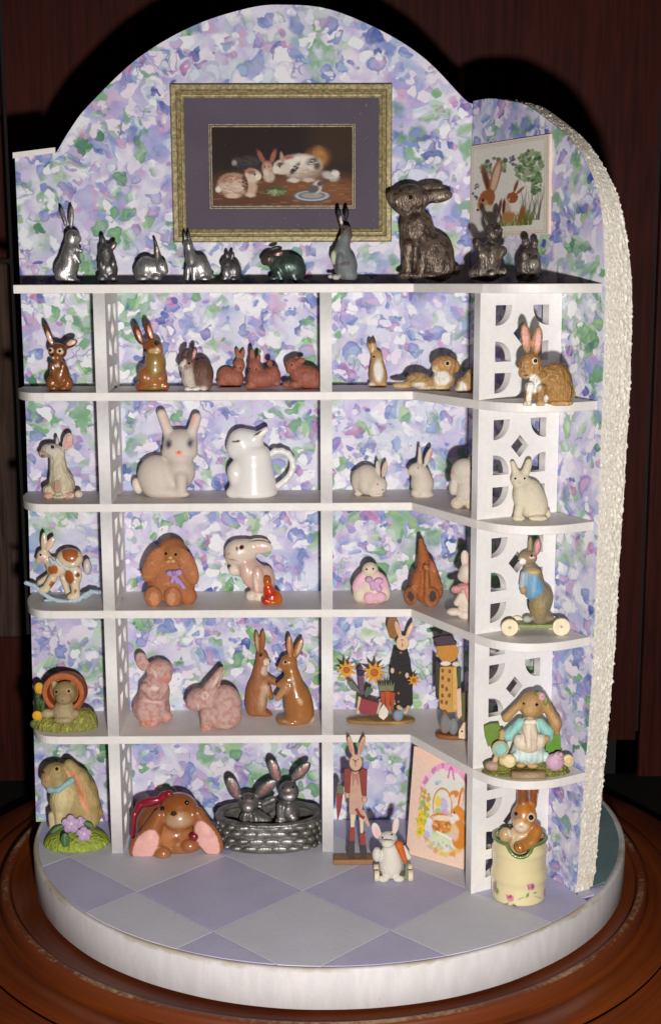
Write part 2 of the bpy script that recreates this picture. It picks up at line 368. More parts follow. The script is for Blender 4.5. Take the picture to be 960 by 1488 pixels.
# base: drum with a hollow rim, tiles on top
V, Q = lathe([(0.0, -0.124), (0.994, -0.124), (1.0, -0.119), (1.0, -0.010), (0.998, -0.004), (0.994, -0.0015), (0.985, -0.0015), (0.980, -0.006), (0.0, -0.006)], 180)
V = np.array(V); ang = np.arctan2(V[:,1], V[:,0]); rad = np.hypot(V[:,0], V[:,1])
wob = 0.0012*np.sin(ang*3+0.7)+0.0007*np.sin(ang*11+2.0)+0.0003*np.sin(ang*29)
k = np.where((rad > 0.97), 1+wob, 1); V[:,0] *= k; V[:,1] *= k
base = rp(link('base', np_mesh('base', V, Q), M['base_side'], room))
for p in base.data.polygons:
    c = p.center
base.data.materials.append(M['grout']); base.data.materials.append(M['teal'])
def inside_room(x, y):
    if x > 0.46:
        d = np.array([x, y]) - CN; return d @ NN < 0.004
    return y < 0.004
mi = []
for p in base.data.polygons:
    c = p.center; r = math.hypot(c.x, c.y)
    mi.append(1 if (c.z > -0.0075 and r < 0.6) else 0)
base.data.polygons.foreach_set('material_index', mi)
# tiles clipped to the disc in front of the walls
def clip(poly, n, d):           # keep n.p <= d
    out = []
    for i in range(len(poly)):
        a, b = np.array(poly[i]), np.array(poly[(i+1) % len(poly)])
        da, db = a @ n - d, b @ n - d
        if da <= 0: out.append(tuple(a))
        if da*db < 0: out.append(tuple(a + (b-a)*da/(da-db)))
    return out
HX, HY = 0.2535, 0.2515
def floor_piece(poly, m, name, z0=-0.006, z1=0.0):
    for k in range(72):
        a = 2*math.pi*k/72; n = np.array([math.cos(a), math.sin(a)]); poly = clip(poly, n, 0.982)
        if len(poly) < 3: return
    A = 0.5*sum(poly[i][0]*poly[(i+1) % len(poly)][1]-poly[(i+1) % len(poly)][0]*poly[i][1] for i in range(len(poly)))
    if abs(A) < 0.0006: return
    bm = prism(poly, lambda p, q, d: (p, q, d), z0, z1)
    bm_obj(name, bm, m, base)
def tile_ok(poly):
    return poly
g = 0.0026
for i in range(-5, 6):
    for j in range(-6, 3):
        if (i+j) % 2: continue
        cx, cy = -0.085 + i*HX, -0.535 + j*HY + 0.0
        # centre lattice: vertices of the photographed grid lie at (i+j) even; tiles centre one half diagonal away
        cx2, cy2 = cx, cy + HY
        poly = [(cx2+HX-g, cy2), (cx2, cy2+HY-g), (cx2-HX+g, cy2), (cx2, cy2-HY+g)]
        row = round((cy2 + 0.2835)/HY)
        m = M['tile_light'] if row % 2 == 0 else M['tile_dark']
        # in front of the back wall (left of the corner) / of the side wall
        pl = clip(poly, np.array([0.0, 1.0]), -0.001)
        if len(pl) < 3: continue
        pl2 = clip(pl, NN, CN @ NN - 0.001)
        if len(pl2) >= 3: floor_piece(pl2, m, 'floor_tile')
# small lilac floor strip right of the side wall, teal paint behind the walls
floor_piece([(0.754, -0.556), (0.74, -0.60), (1.2, -0.37), (1.2, -0.30)], M['tile_dark'], 'floor_edge', -0.006, -0.001)
sp_ = [wing(0.70, 0.0)[:2], (1.2, -0.36), (1.2, 1.2), (-1.2, 1.2), (-1.2, 0.0), (0.46, 0.0)]
bmq = [(0.46, 0.0), (0.76, -0.545), (1.3, -0.275), (1.3, 1.3), (-1.3, 1.3), (-1.3, 0.0)]
tp = []
for a in np.linspace(-0.52, math.pi-0.005, 60): tp.append((0.979*math.cos(a), 0.979*math.sin(a)))
tp += [(-0.975, 0.003), (0.462, 0.003), (0.745, -0.56)]
bm = prism(tp, lambda p, q, d: (p, q, d), -0.006, -0.0005); bm_obj('back_floor', bm, M['teal'], base)

# back wall
arch = [(-0.9847, 2.223), (-0.8538, 2.2396)]
arc = catmull([(-0.8538, 2.2396), (-0.802, 2.318), (-0.7444, 2.3858), (-0.5893, 2.5242), (-0.4154, 2.6202), (-0.2434, 2.6729), (-0.13, 2.6829), (0.0131, 2.6684), (0.1846, 2.5988), (0.3142, 2.5164), (0.428, 2.4043), (0.459, 2.385)], 5)
outline = [(-1.012, 0.0), (-0.986, 1.4), (-0.9847, 2.223)] + arc + [(0.459, 0.0)]
back = rp(bm_obj('back_wall', prism(outline, lambda p, q, d: (p, d, q), 0.004, 0.10), M['stucco'], room))
def wallpaper(pts, fn, parent):
    bm = prism(pts, fn, 0.0, 0.0038)
    uvl = bm.loops.layers.uv.new('UVMap')
    inv = {}
    vs = list(bm.verts); n = len(pts)
    for i, v in enumerate(vs[:n]): inv[v] = pts[i]
    for i, v in enumerate(vs[n:]): inv[v] = pts[i]
    for f in bm.faces:
        for l in f.loops: l[uvl].uv = inv[l.vert]
    return bm_obj('wallpaper', bm, M['wallpaper'], parent)
wallpaper(outline, lambda p, q, d: (p, d, q), back)
bm = bmesh.new(); box(bm, -0.99, -0.856, -0.006, 0.006, 2.2225, 2.2395)
for v in bm.verts:
    if v.co.x > -0.9: v.co.z += 0.016
bm_obj('cap_strip', bm, M['white'], back)
# rough bead along the arch edge of the back wall
def stucco_strip(name, path, nrm, across, lift, parent, seed, amp=0.010, wrap=0.04, taper=None):
    """dense lumpy strip: path = 3D points along the edge, nrm = outward normals, across = thickness direction (vector)"""
    P = np.array(path); Nn = np.array(nrm); m = len(P)
    L = np.linalg.norm(across); ax = np.array(across)/L
    na = int(L/0.0034); nw = int(wrap/0.0045)
    V = []; r = np.random.default_rng(seed)
    for j in range(na+nw+1):
        Lp = (np.full(m, L) if taper is None else taper)[:, None]
        if j <= na: pos = P + ax*(Lp*j/na); nn = Nn
        else: pos = P + ax*Lp - Nn*(wrap*(j-na)/nw); nn = np.repeat(ax[None], m, 0)
        if j == na: nn = (Nn + ax)/1.414
        V.append((pos, nn))
    pos = np.array([v[0] for v in V]); nn = np.array([v[1] for v in V])
    h = r.random(pos.shape[:2])
    def blur(a):
        b = a.copy()
        b[1:-1, 1:-1] = (a[1:-1,1:-1]*4 + a[:-2,1:-1]*2 + a[2:,1:-1]*2 + a[1:-1,:-2]*2 + a[1:-1,2:]*2 + a[:-2,:-2]+a[2:,2:]+a[:-2,2:]+a[2:,:-2])/16
        return b
    s1 = blur(h); s2 = blur(blur(blur(blur(r.random(pos.shape[:2])))))
    lump = np.clip((s1-0.52)*3.4, 0, 1)**1.3*amp + (s2-0.5)*amp*1.6
    big = (r.random(pos.shape[:2]) > 0.984); big = blur(big.astype(float)*2.6)
    lump += big*amp*1.0
    edge = np.ones(pos.shape[0]); edge[0] = 0.15; edge[1] = 0.6; edge[-1] = 0.0
    fade = np.clip(np.arange(m)/25.0, 0, 1); lump = lump*fade[None, ::1] if nrm[0][2] > 0.8 else lump*(fade[::-1])[None, :]
    Vv = (pos + nn*(lift + lump*edge[:, None])[..., None]).reshape(-1, 3)
    J, I = np.meshgrid(np.arange(na+nw), np.arange(m-1), indexing='ij')
    a = (J*m+I).ravel(); Q = np.stack([a, a+1, a+1+m, a+m], 1)
    return link(name, np_mesh(name, Vv, Q), M['stucco'], parent)
def resample(pts, step):
    P = np.array(pts); d = np.r_[0, np.cumsum(np.linalg.norm(np.diff(P, axis=0), axis=1))]
    t = np.linspace(0, d[-1], int(d[-1]/step)); return np.stack([np.interp(t, d, P[:, i]) for i in range(P.shape[1])], 1)
ap = resample([p for p in arc if p[0] > -0.86], 0.005)
tn = np.gradient(ap, axis=0); nr = np.stack([tn[:,1]*-1, tn[:,0]], 1); nr /= np.linalg.norm(nr, axis=1)[:, None]
side = np.clip((ap[:, 0]-0.0)/0.2, 0.05, 1)
stucco_strip('stucco_edge', [(x, 0.006, z) for x, z in ap], [(a, 0, b) for a, b in nr], (0, 0.094, 0), -0.002, back, 3, 0.0035)
# side wall
warch = catmull([(0.0, 2.394), (0.09, 2.391), (0.175, 2.376), (0.283, 2.350), (0.387, 2.299), (0.477, 2.248), (0.542, 2.198), (0.597, 2.133), (0.641, 2.048), (0.664, 1.94), (0.675, 1.782), (0.677, 1.47), (0.676, 0.87), (0.670, 0.661), (0.650, 0.333), (0.630, 0.0)], 5)
wout = [(0.0, 0.0)] + list(warch)
WT = 0.055
swall = rp(bm_obj('side_wall', prism([(0.015, 0.0)] + list(warch), lambda p, q, d: wing(p, d, q), 0.004, WT), M['stucco'], room))
wallpaper(wout, lambda p, q, d: wing(p, d, q), swall)
wp = resample([p for p in warch if p[0] > 0.06], 0.0036)
wp = wp[wp[:, 1] > 0.004]
tn = np.gradient(wp, axis=0); nr = np.stack([-tn[:,1], tn[:,0]], 1); nr /= np.linalg.norm(nr, axis=1)[:, None]
if nr[len(nr)//2, 0] < 0: nr = -nr
path3 = [wing(s, 0.005, z) for s, z in wp]
n3 = [(UU[0]*a, UU[1]*a, b) for a, b in nr]
stucco_strip('stucco_edge', path3, n3, (NN[0]*0.13, NN[1]*0.13, 0), -0.002, swall, 9, 0.0062, 0.04, np.interp(wp[:, 1], [0, .05, .4, .95, 1.25, 1.55, 1.82, 1.97, 2.2, 2.4], [.062, .068, .074, .082, .092, .100, .097, .080, .052, .036]))

# shelves
def shelf_outline(i):
    right = catmull([wing(0.49, -0.286)[:2], wing(0.572, -0.268)[:2], wing(0.636, -0.215)[:2], wing(0.668, -0.124)[:2], wing(0.667, -0.004)[:2]], 5)
    if i == 0: right = catmull([wing(0.50, -0.286)[:2], wing(0.585, -0.262)[:2], wing(0.645, -0.20)[:2], wing(0.674, -0.10)[:2], wing(0.672, -0.004)[:2]], 5)
    pts = [(-0.985, -0.002), (0.455, -0.002)]
    pts += [wing(0.01, -0.004)[:2]] + right[::-1]
    pts += [wing(0.14, -0.296)[:2], (0.258, -SD)]
    if i == 0: pts += [(-0.950, -SD), (-0.958, -0.002)]
    else: pts += catmull([(-0.87, -SD), (-0.921, -0.246), (-0.960, -0.19), (-0.986, -0.095), (-0.99, -0.002)], 5)
    if i == 0: pts = pts[1:]
    else: pts = pts[1:-1] + [(-0.989, -0.002)]
    return pts
for i in range(5):
    bm = prism(shelf_outline(i), lambda p, q, d: (p, q, d), S[i]-ST, S[i], 0.0022)
    rp(bm_obj('shelf', bm, M['white'], room))

# lattice dividers: outline with holes, filled curve turned into a mesh
def lattice_mesh(D, H, tops, th):
    cu = bpy.data.curves.new('lattice', 'CURVE'); cu.dimensions = '2D'; cu.fill_mode = 'BOTH'; cu.extrude = th/2; cu.bevel_depth = 0.0
    def sp(pts):
        s = cu.splines.new('POLY'); s.points.add(len(pts)-1); s.use_cyclic_u = True
        for p, q in zip(s.points, pts): p.co = (q[0], q[1], 0, 1)
    sp([(0, 0), (0.118, 0), (0.146, 0.017), (0.158, 0.019), (0.170, 0.016), (0.196, 0), (D, 0), (D, H), (0, H)] if H < 0.34 else [(0, 0), (D, 0), (D, H), (0, H)])
    a0, a1, h = 0.052, D-0.046, 0.160
    A, B = 0.056, 0.058
    def quarter(cx, cz, sx, sz):
        pts = [(cx, cz)]
        for k in range(9):
            t = math.pi/2*k/8; pts.append((cx+sx*A*math.cos(t)**0.9, cz+sz*B*math.sin(t)**0.9))
        zs = [p[1] for p in pts]
        lo, hi = 0.006, H-0.004
        if max(zs) <= lo+0.012 or min(zs) >= hi-0.012: return
        pts = [(x, min(max(z, lo), hi)) for x, z in pts]
        out = [pts[0]]
        for p in pts[1:]:
            if abs(p[0]-out[-1][0])+abs(p[1]-out[-1][1]) > 1e-4: out.append(p)
        sp(out)
    for t in tops:
        zt = H-t; zb = zt-h
        quarter(a0, zt, 1, -1); quarter(a1, zt, -1, -1); quarter(a0, zb, 1, 1); quarter(a1, zb, -1, 1)
        c, zc = (a0+a1)/2, (zt+zb)/2
        if zc-0.034 > 0.006 and zc+0.034 < H-0.004: sp([(c-0.031, zc), (c, zc+0.033), (c+0.031, zc), (c, zc-0.033)])
    o = bpy.data.objects.new('lattice', cu); col.objects.link(o)
    dg = bpy.context.evaluated_depsgraph_get(); dg.update()
    me = bpy.data.meshes.new_from_object(o.evaluated_get(dg)); bpy.data.objects.remove(o)
    return me
TOPS = [[0.034, 0.226], [0.034, 0.230], [0.034, 0.230], [-0.112, 0.076, 0.270], [-0.108, 0.082, 0.274]]
for r in range(5):
    z0 = S[r+1]; H = S[r]-ST-z0
    for kind in ('left', 'mid', 'side'):
        th = 0.036
        me = lattice_mesh(0.283 if kind == 'side' else 0.2545, H, TOPS[r], 0.030 if kind == 'side' else th)
        o = link('lattice_divider', me, M['white2'], room)
        if kind == 'side':
            th = 0.030
            p = wing(0.458+th/2, -0.2845, z0+0.124)
            X = Vector((NN[0], NN[1], 0)); Y = Vector((0, 0, 1)); Z = X.cross(Y)
        else:
            x = (-0.711 if kind == 'left' else -0.0247)+th/2
            p = (x, -0.2565, z0+0.124)
            X = Vector((0, 1, 0)); Y = Vector((0, 0, 1)); Z = X.cross(Y)
        mw = Matrix(((X.x, Y.x, Z.x, p[0]), (X.y, Y.y, Z.y, p[1]), (X.z, Y.z, Z.z, p[2]), (0, 0, 0, 1)))
        o.matrix_basis = mw

# ------------------------------------------------------------------ painted prints (flat pictures as vertex painted sheets)
class Print:
    def __init__(s, w, h, res, bg):
        s.w, s.h = w, h
        nx, ny = int(w*res)+1, int(h*res)+1
        s.X, s.Y = np.meshgrid(np.linspace(0, w, nx), np.linspace(0, h, ny)); s.nx, s.ny = nx, ny
        s.C = np.empty((ny, nx, 3)); s.C[:] = lin(bg)
        s.N1 = vnoise(s.X, s.Y, 1, 0.35)-0.5; s.N2 = vnoise(s.X, s.Y, 2, 0.35)-0.5; s.N3 = vnoise(s.X, s.Y, 7, 0.12)
    def blend(s, d, c, soft, op=1.0):
        a = np.clip(0.5-d/soft, 0, 1)*op
        s.C += (np.array(lin(c))-s.C)*a[..., None]
    def el(s, x, y, rx, ry, c, rot=0, soft=1.5, rough=1.2, op=1.0):
        t = math.radians(rot); dx, dy = s.X-x+s.N1*rough, s.Y-y+s.N2*rough
        a, b = dx*math.cos(t)-dy*math.sin(t), dx*math.sin(t)+dy*math.cos(t)
        s.blend((np.sqrt((a/rx)**2+(b/ry)**2)-1)*min(rx, ry), c, soft, op)
    def ln(s, x0, y0, x1, y1, r, c, soft=1.0, r1=None, op=1.0):
        if r1 is None: r1 = r
        vx, vy = x1-x0, y1-y0; L = vx*vx+vy*vy
        t = np.clip(((s.X-x0)*vx+(s.Y-y0)*vy)/L, 0, 1)
        s.blend(np.hypot(s.X-x0-t*vx, s.Y-y0-t*vy)-(r+(r1-r)*t), c, soft, op)
    def rect(s, x0, y0, x1, y1, c, soft=0.8):
        s.blend(np.maximum(np.maximum(x0-s.X, s.X-x1), np.maximum(y0-s.Y, s.Y-y1)), c, soft)
    def speckle(s, n, x, y, rx, ry, r, cols, seed):
        rr = np.random.default_rng(seed)
        for _ in range(n):
            a = rr.random()*6.28; q = math.sqrt(rr.random())
            s.el(x+rx*q*math.cos(a), y+ry*q*math.sin(a), r*(0.6+0.8*rr.random()), r*(0.6+0.8*rr.random()), cols[rr.integers(len(cols))], rr.random()*180, 1.0, 0.6, 0.85)
    def mesh(s, name, fn):
        V = np.array([fn(x/s.w, y/s.h) for x, y in zip(s.X.ravel(), s.Y.ravel())])
        J, I = np.meshgrid(np.arange(s.ny-1), np.arange(s.nx-1), indexing='ij'); a = (J*s.nx+I).ravel()
        Q = np.stack([a, a+s.nx, a+1+s.nx, a+1], 1)
        return np_mesh(name, V, Q, s.C.reshape(-1, 3), False)

# framed picture on the back wall
fp = tag(empty('framed_picture', (-0.142, -0.004, 1.9615)), 'wide gold framed rabbit painting in a purple grey mat on the arched wall', 'picture')
def fl_(o): o.location = (o.location[0]+0.142, o.location[1]+0.004, o.location[2]-1.9615); return o
fx0, fx1, fz0, fz1 = -0.4885, 0.2045, 1.9605, 2.4445
def rect_frame(x0, x1, z0, z1, prof, m, name, parent):
    bm = bmesh.new(); rings = []
    for ins, h in prof:
        rings.append([bm.verts.new((x, -h, z)) for x, z in ((x0+ins, z0+ins), (x1-ins, z0+ins), (x1-ins, z1-ins), (x0+ins, z1-ins))])
    for a, b in zip(rings, rings[1:]):
        for i in range(4): bm.faces.new([a[i], a[(i+1) % 4], b[(i+1) % 4], b[i]])
    return fl_(bm_obj(name, bm, m, parent))
rect_frame(fx0, fx1, fz0, fz1, [(0, 0), (0, 0.022), (0.004, 0.027), (0.016, 0.027), (0.019, 0.023), (0.021, 0.017), (0.0225, 0.017), (0.025, 0.023), (0.030, 0.024), (0.0325, 0.018), (0.036, 0.017), (0.041, 0.014), (0.0415, 0.004)], M['gold'], 'frame', fp)
bm = bmesh.new(); box(bm, fx0+0.038, fx1-0.038, -0.009, -0.001, fz0+0.038, fz1-0.038); fl_(bm_obj('mat', bm, M['mat'], fp))
px0, px1, pz0, pz1 = -0.3715, 0.0895, 2.0645, 2.3245
rect_frame(px0, px1, pz0, pz1, [(0, 0.0085), (0.0004, 0.0108), (0.0026, 0.0108), (0.003, 0.0085)], M['gold'], 'fillet', fp)
rect_frame(px0+0.0062, px1-0.0062, pz0+0.0062, pz1-0.0062, [(0, 0.0085), (0.0004, 0.0115), (0.0028, 0.0115), (0.0034, 0.0085)], M['gold'], 'fillet', fp)
P = Print(214, 122, 1.8, (44, 30, 26))
P.el(110, 25, 130, 40, (38, 25, 24), soft=30); P.el(190, 20, 40, 40, (56, 38, 26), soft=30)
P.el(110, 104, 130, 34, (104, 66, 44), soft=24); P.el(165, 100, 60, 20, (124, 78, 48), soft=14)
P.el(60, 112, 60, 14, (92, 58, 42), soft=12)
for k in range(90):
    q = np.random.default_rng(k); x, y = q.random()*214, 84+q.random()*38; a = (q.random()-0.5)*10
    P.ln(x, y, x+6+6*q.random(), y+a*0.4, 0.5, [(150, 104, 64), (72, 44, 34), (168, 126, 84)][k % 3], 0.8, op=0.6)
FURW, FURT, FURB, FURD = (204, 188, 172), (168, 132, 108), (118, 84, 66), (58, 46, 44)
def tuft(x, y, rx, ry, c, n, seed, ln=5, ang=0.0):          # short brush strokes that give the painted fur
    q = np.random.default_rng(seed)
    for _ in range(n):
        a = q.random()*6.28; r = math.sqrt(q.random()); px, py = x+rx*r*math.cos(a), y+ry*r*math.sin(a)
        t_ = ang+(q.random()-0.5)*1.2; P.ln(px, py, px+ln*math.cos(t_), py+ln*math.sin(t_), 0.7, c, 1.0, 0.3, 0.5)
# dark rabbit behind
P.el(55, 55, 20, 11, (52, 45, 48), 4, 5); P.el(38, 54, 8, 8, (60, 52, 54), 0, 4); P.el(34, 55, 3.5, 4, (150, 140, 136), 0, 3); tuft(55, 52, 16, 7, (84, 76, 80), 24, 1)
# straw basket
P.el(160, 48, 20, 17, (112, 72, 38), 20, 9); P.el(165, 44, 9, 13, (158, 108, 58), 25, 7); tuft(162, 46, 12, 12, (186, 138, 80), 26, 2, 6, 1.2)
# spotted rabbit, right
P.el(138, 63, 30, 19, (150, 128, 112), 4, 5); P.el(136, 60, 29, 17, FURW, 4, 6); P.el(128, 52, 20, 8, (226, 214, 202), 4, 8, op=0.7); P.el(150, 73, 18, 8, (148, 120, 104), 0, 8, op=0.6)
P.el(106, 62, 12.5, 11, FURW, -10, 3); P.el(97, 66, 6, 6, (216, 200, 186), 0, 3); P.el(104, 57, 5, 3, (92, 74, 66), 15, 3); P.el(152, 53, 9, 5, (74, 62, 60), 18, 4); P.el(160, 60, 5, 6, (90, 74, 68), 0, 4)
P.el(126, 64, 4, 12, (60, 50, 50), -38, 2); P.el(107, 47, 3, 8, (176, 142, 124), 14, 2); P.el(117, 47, 8, 3, (160, 96, 76), 8, 3); P.el(103, 61, 1.5, 1.5, (20, 14, 12), 0, 1, 0)
P.el(124, 82, 9, 3.5, (208, 192, 178), 0, 2.5); P.el(147, 82, 9, 3.5, (196, 178, 162), 0, 2.5); tuft(136, 58, 26, 13, (232, 222, 212), 40, 3); tuft(142, 72, 22, 8, (140, 116, 102), 26, 4)
# pink eared rabbit
P.el(75, 46, 3.6, 11, (150, 84, 72), 28, 2.5); P.el(93, 46, 3.8, 11, (156, 92, 78), -20, 2.5); P.el(84, 64, 8, 11, (176, 138, 116), 0, 4); P.el(87, 77, 8, 8, (186, 166, 150), 0, 4); P.el(82, 70, 4, 5, (206, 186, 172), 0, 3); P.el(80, 61, 1.2, 1.4, (26, 16, 14), 0, 1, 0); P.el(87, 61, 1.2, 1.4, (26, 16, 14), 0, 1, 0); tuft(85, 70, 7, 12, (208, 176, 154), 20, 5, 4, 1.5)
# lop rabbit, left
P.el(33, 91, 24, 18, (140, 104, 84), 0, 5); P.el(32, 88, 22, 16, (198, 172, 152), 0, 6); P.el(24, 80, 12, 7, (150, 108, 84), 14, 6); P.el(42, 80, 10, 6, (160, 118, 94), -8, 6); P.el(57, 92, 11, 13, (190, 160, 138), 0, 5)
P.el(62, 75, 12, 10.5, (204, 182, 164), -6, 3); P.el(60, 69, 7, 4, (140, 98, 80), 0, 3); P.el(50, 87, 4.2, 13.5, (92, 62, 52), 6, 2); P.el(70, 77, 4.5, 4.5, (220, 204, 190), 0, 2); P.el(65, 73, 1.5, 1.6, (24, 14, 12), 0, 1, 0); P.el(56, 66, 6, 2.4, (176, 112, 96), 20, 2)
P.el(31, 106, 11, 3.6, (206, 178, 156), 0, 2.5); P.el(58, 105, 7, 3, (206, 182, 164), 0, 2.5); P.el(9, 96, 4, 4.5, (220, 208, 196), 0, 3); tuft(30, 88, 18, 12, (224, 206, 190), 36, 6); tuft(34, 96, 18, 8, (146, 108, 88), 26, 7)
# greens, plate, doves
P.el(97, 98, 17, 7, (66, 76, 50), 0, 5)
for k in range(34):
    q = np.random.default_rng(k+400); a = q.random()*3.3-0.1; P.ln(97, 97, 97+(10+8*q.random())*math.cos(a), 97+9*math.sin(a), 1.1, [(120, 132, 92), (84, 98, 62), (164, 168, 128)][k % 3], 1.2, 0.4, 0.8)
P.el(152, 107, 28, 9.5, (66, 76, 90), 0, 1.4, 0.4); P.el(152, 106.4, 26, 8, (176, 174, 176), 0, 1.4, 0.4); P.el(152, 106, 21, 6, (84, 88, 98), 0, 1.4, 0.4); P.el(152, 106, 17, 4.6, (150, 144, 140), 0, 1.8, 0.4)
P.el(160, 93, 7, 10, (196, 188, 180), -14, 3); P.el(154, 96, 9, 6, (90, 84, 86), 10, 3); P.el(164, 88, 4, 4, (80, 74, 78), 0, 2); P.el(180, 76, 13, 6.5, (176, 168, 162), -22, 3); P.el(188, 72, 6, 5, (206, 198, 192), -30, 3); P.el(172, 84, 7, 3, (80, 74, 74), 20, 3); tuft(182, 75, 10, 5, (220, 212, 206), 14, 9)
me = P.mesh('picture', lambda u, v: (px0+0.0088+u*(px1-px0-0.0176), -0.0096, pz1-0.0088-v*(pz1-pz0-0.0176)))
fl_(link('picture', me, M['print_dusty'], fp))

# small picture pinned on the side wall
sp0 = wing(0.20, -0.005, 1.972)
wc = tag(empty('wall_card', sp0), 'cream square print of a hare family under leaves on the side wall', 'picture')
def woff(o): o.location = (-sp0[0], -sp0[1], -sp0[2]); return o
woff(bm_obj('card', prism([(0.0, 1.972), (0.425, 1.971), (0.418, 2.254), (-0.004, 2.256)], lambda p, q, d: wing(max(p, 0.006), d, q), -0.010, -0.001), M['pink_card'], wc))
P = Print(115, 140, 2.0, (222, 214, 200))
P.rect(0, 0, 115, 140, (226, 206, 192)); P.rect(2.5, 2.5, 112.5, 137.5, (196, 178, 158)); P.rect(3.6, 3.6, 111.4, 136.4, (224, 212, 196)); P.rect(5.5, 5.5, 109.5, 134.5, (198, 182, 160)); P.rect(6.3, 6.3, 108.7, 133.7, (222, 216, 205))
P.speckle(70, 38, 36, 22, 13, 2.6, [(92, 120, 78), (128, 150, 108), (74, 100, 68), (150, 160, 130)], 11)
P.speckle(110, 87, 40, 19, 22, 2.8, [(88, 122, 74), (120, 148, 98), (66, 98, 60), (156, 168, 130)], 12)
P.speckle(40, 98, 66, 7, 18, 2.4, [(88, 122, 74), (120, 148, 98), (66, 98, 60)], 13)
P.speckle(9, 65, 34, 6, 10, 2.0, [(58, 62, 96), (80, 84, 120)], 14); P.speckle(10, 12, 70, 6, 12, 1.8, [(58, 62, 96), (80, 84, 120)], 15)
for k in range(26):
    q = np.random.default_rng(k+50); x = 76+q.random()*28; P.ln(x, 118, x+(q.random()-0.4)*22, 70+q.random()*30, 0.8, [(92, 96, 80), (120, 122, 104)][k % 2], 0.8, 0.3, 0.8)
for k in range(60):
    q = np.random.default_rng(k+90); x = 48+q.random()*44; P.ln(x, 124, x+(q.random()-0.5)*14, 102+q.random()*14, 1.2, [(112, 120, 54), (150, 146, 70), (84, 96, 44)][k % 3], 1, 0.4, 0.85)
P.el(27, 55, 5.0, 25, (146, 88, 54), 16, 1.5, 0.5); P.el(27.5, 57, 2.6, 20, (92, 58, 44), 16, 2, 0.5)
P.el(40, 52, 7.0, 27, (158, 100, 66), -14, 1.5, 0.5); P.el(40.5, 52, 4.4, 22, (214, 178, 150), -14, 2, 0.5)
P.el(27, 84, 12, 17, (156, 92, 52), -24, 2); P.el(22, 92, 8, 9, (190, 140, 92), -20, 3); P.el(22, 84, 2.0, 2.4, (24, 16, 12), 0, 0.8, 0); P.el(30, 104, 12, 12, (206, 190, 168), 0, 4); P.el(14, 98, 2, 2, (70, 40, 30), 0, 1, 0)
P.el(65, 84, 8.5, 8, (156, 84, 48), -15, 1.5); P.el(70, 68, 2.4, 10, (140, 76, 48), -18, 1.2, 0.4); P.el(76, 75, 2.2, 8, (156, 92, 62), -48, 1.2, 0.4); P.el(60, 86, 2.5, 2, (206, 150, 120), 0, 1); P.el(57, 100, 6, 12, (200, 172, 140), 8, 3); P.el(60, 112, 10, 8, (172, 120, 72), 0, 4)
P.el(47, 98, 2.4, 14, (110, 66, 44), -10, 1, 0.4); P.el(53, 96, 2.4, 12, (92, 56, 42), -4, 1, 0.4); P.el(78, 110, 4, 14, (140, 92, 48), -12, 2)
woff(link('print', P.mesh('print', lambda u, v: wing(max(u*(0.418+0.007*v), 0.008), -0.0104, 2.2555+(-0.0015)*u-v*0.2835)), M['print'], wc))

# greeting card with an egg scene, leaning in the corner below the lowest shelf
b0, b1 = np.array([0.248, -0.275, 0.001]), np.array([0.4225, -0.3986, 0.001])
ed = (b1-b0)/np.linalg.norm(b1-b0); bk = np.array([-ed[1], ed[0], 0])
tl = 0.045
upv = np.array([bk[0]*tl, bk[1]*tl, 0.352])
ec = tag(empty('greeting_card', tuple(b0)), 'peach greeting card with a pink bowed egg and bunny scene leaning below the lowest shelf', 'card')
Wd = np.linalg.norm(b1-b0); nv = np.cross(ed, upv); nv /= np.linalg.norm(nv)
def epos(u, v, d): return tuple(ed*Wd*u + upv*v + nv*d)
bm = prism([(0, 0), (1, 0), (1, 1), (0, 1)], lambda p, q, d: epos(p, q, d), -0.006, 0.0); bm_obj('card', bm, M['pink_card'], ec)
P = Print(100, 160, 2.0, (238, 204, 184))
P.el(50, 6, 90, 10, (242, 202, 180), soft=10)
EX, EY = 63, 82
P.el(EX, EY, 47, 66, (226, 150, 110), 0, 3, 4); P.el(EX, EY, 44.5, 63, (224, 214, 196), 0, 2, 2); P.el(EX, EY-18, 38, 42, (226, 222, 210), 0, 8)
P.el(EX, EY+34, 36, 24, (176, 204, 128), 0, 8); P.el(EX, EY+48, 28, 13, (216, 224, 190), 0, 8)
for a in np.linspace(-160, -18, 26):
    x, y = EX+46*math.cos(math.radians(a)), EY+65*math.sin(math.radians(a)); q = np.random.default_rng(int(a+200))
    P.el(x, y, 4.5, 3.6, [(236, 160, 196), (240, 190, 214), (206, 130, 186)][int(q.random()*3)], q.random()*180, 1.5, 2)
P.el(60, 20, 6, 5, (240, 168, 206), 20, 1.5); P.el(72, 20, 6, 5, (240, 168, 206), -20, 1.5); P.ln(64, 20, 62, 34, 1.4, (214, 120, 180)); P.ln(68, 20, 72, 34, 1.4, (214, 120, 180)); P.el(66, 20, 2.2, 2.4, (206, 104, 168), 0, 1)
for a in np.linspace(20, 160, 22):
    x, y = EX+45*math.cos(math.radians(a)), EY+64*math.sin(math.radians(a)); q = np.random.default_rng(int(a+900))
    P.el(x, y, 4.5, 3.2, [(232, 190, 92), (226, 150, 90), (216, 206, 150), (206, 150, 170)][int(q.random()*4)], q.random()*180, 2, 2)
P.speckle(40, 26, 90, 8, 36, 3.2, [(236, 206, 60), (240, 220, 110), (150, 180, 90), (226, 140, 60)], 31)
P.speckle(30, 22, 112, 7, 20, 3.0, [(240, 214, 40), (236, 196, 30), (160, 190, 80)], 32)
P.el(56, 76, 17, 26, (206, 140, 70), 0, 1, 0.5); P.el(56, 77, 15, 24, (228, 222, 208), 0, 1.5, 0.5)
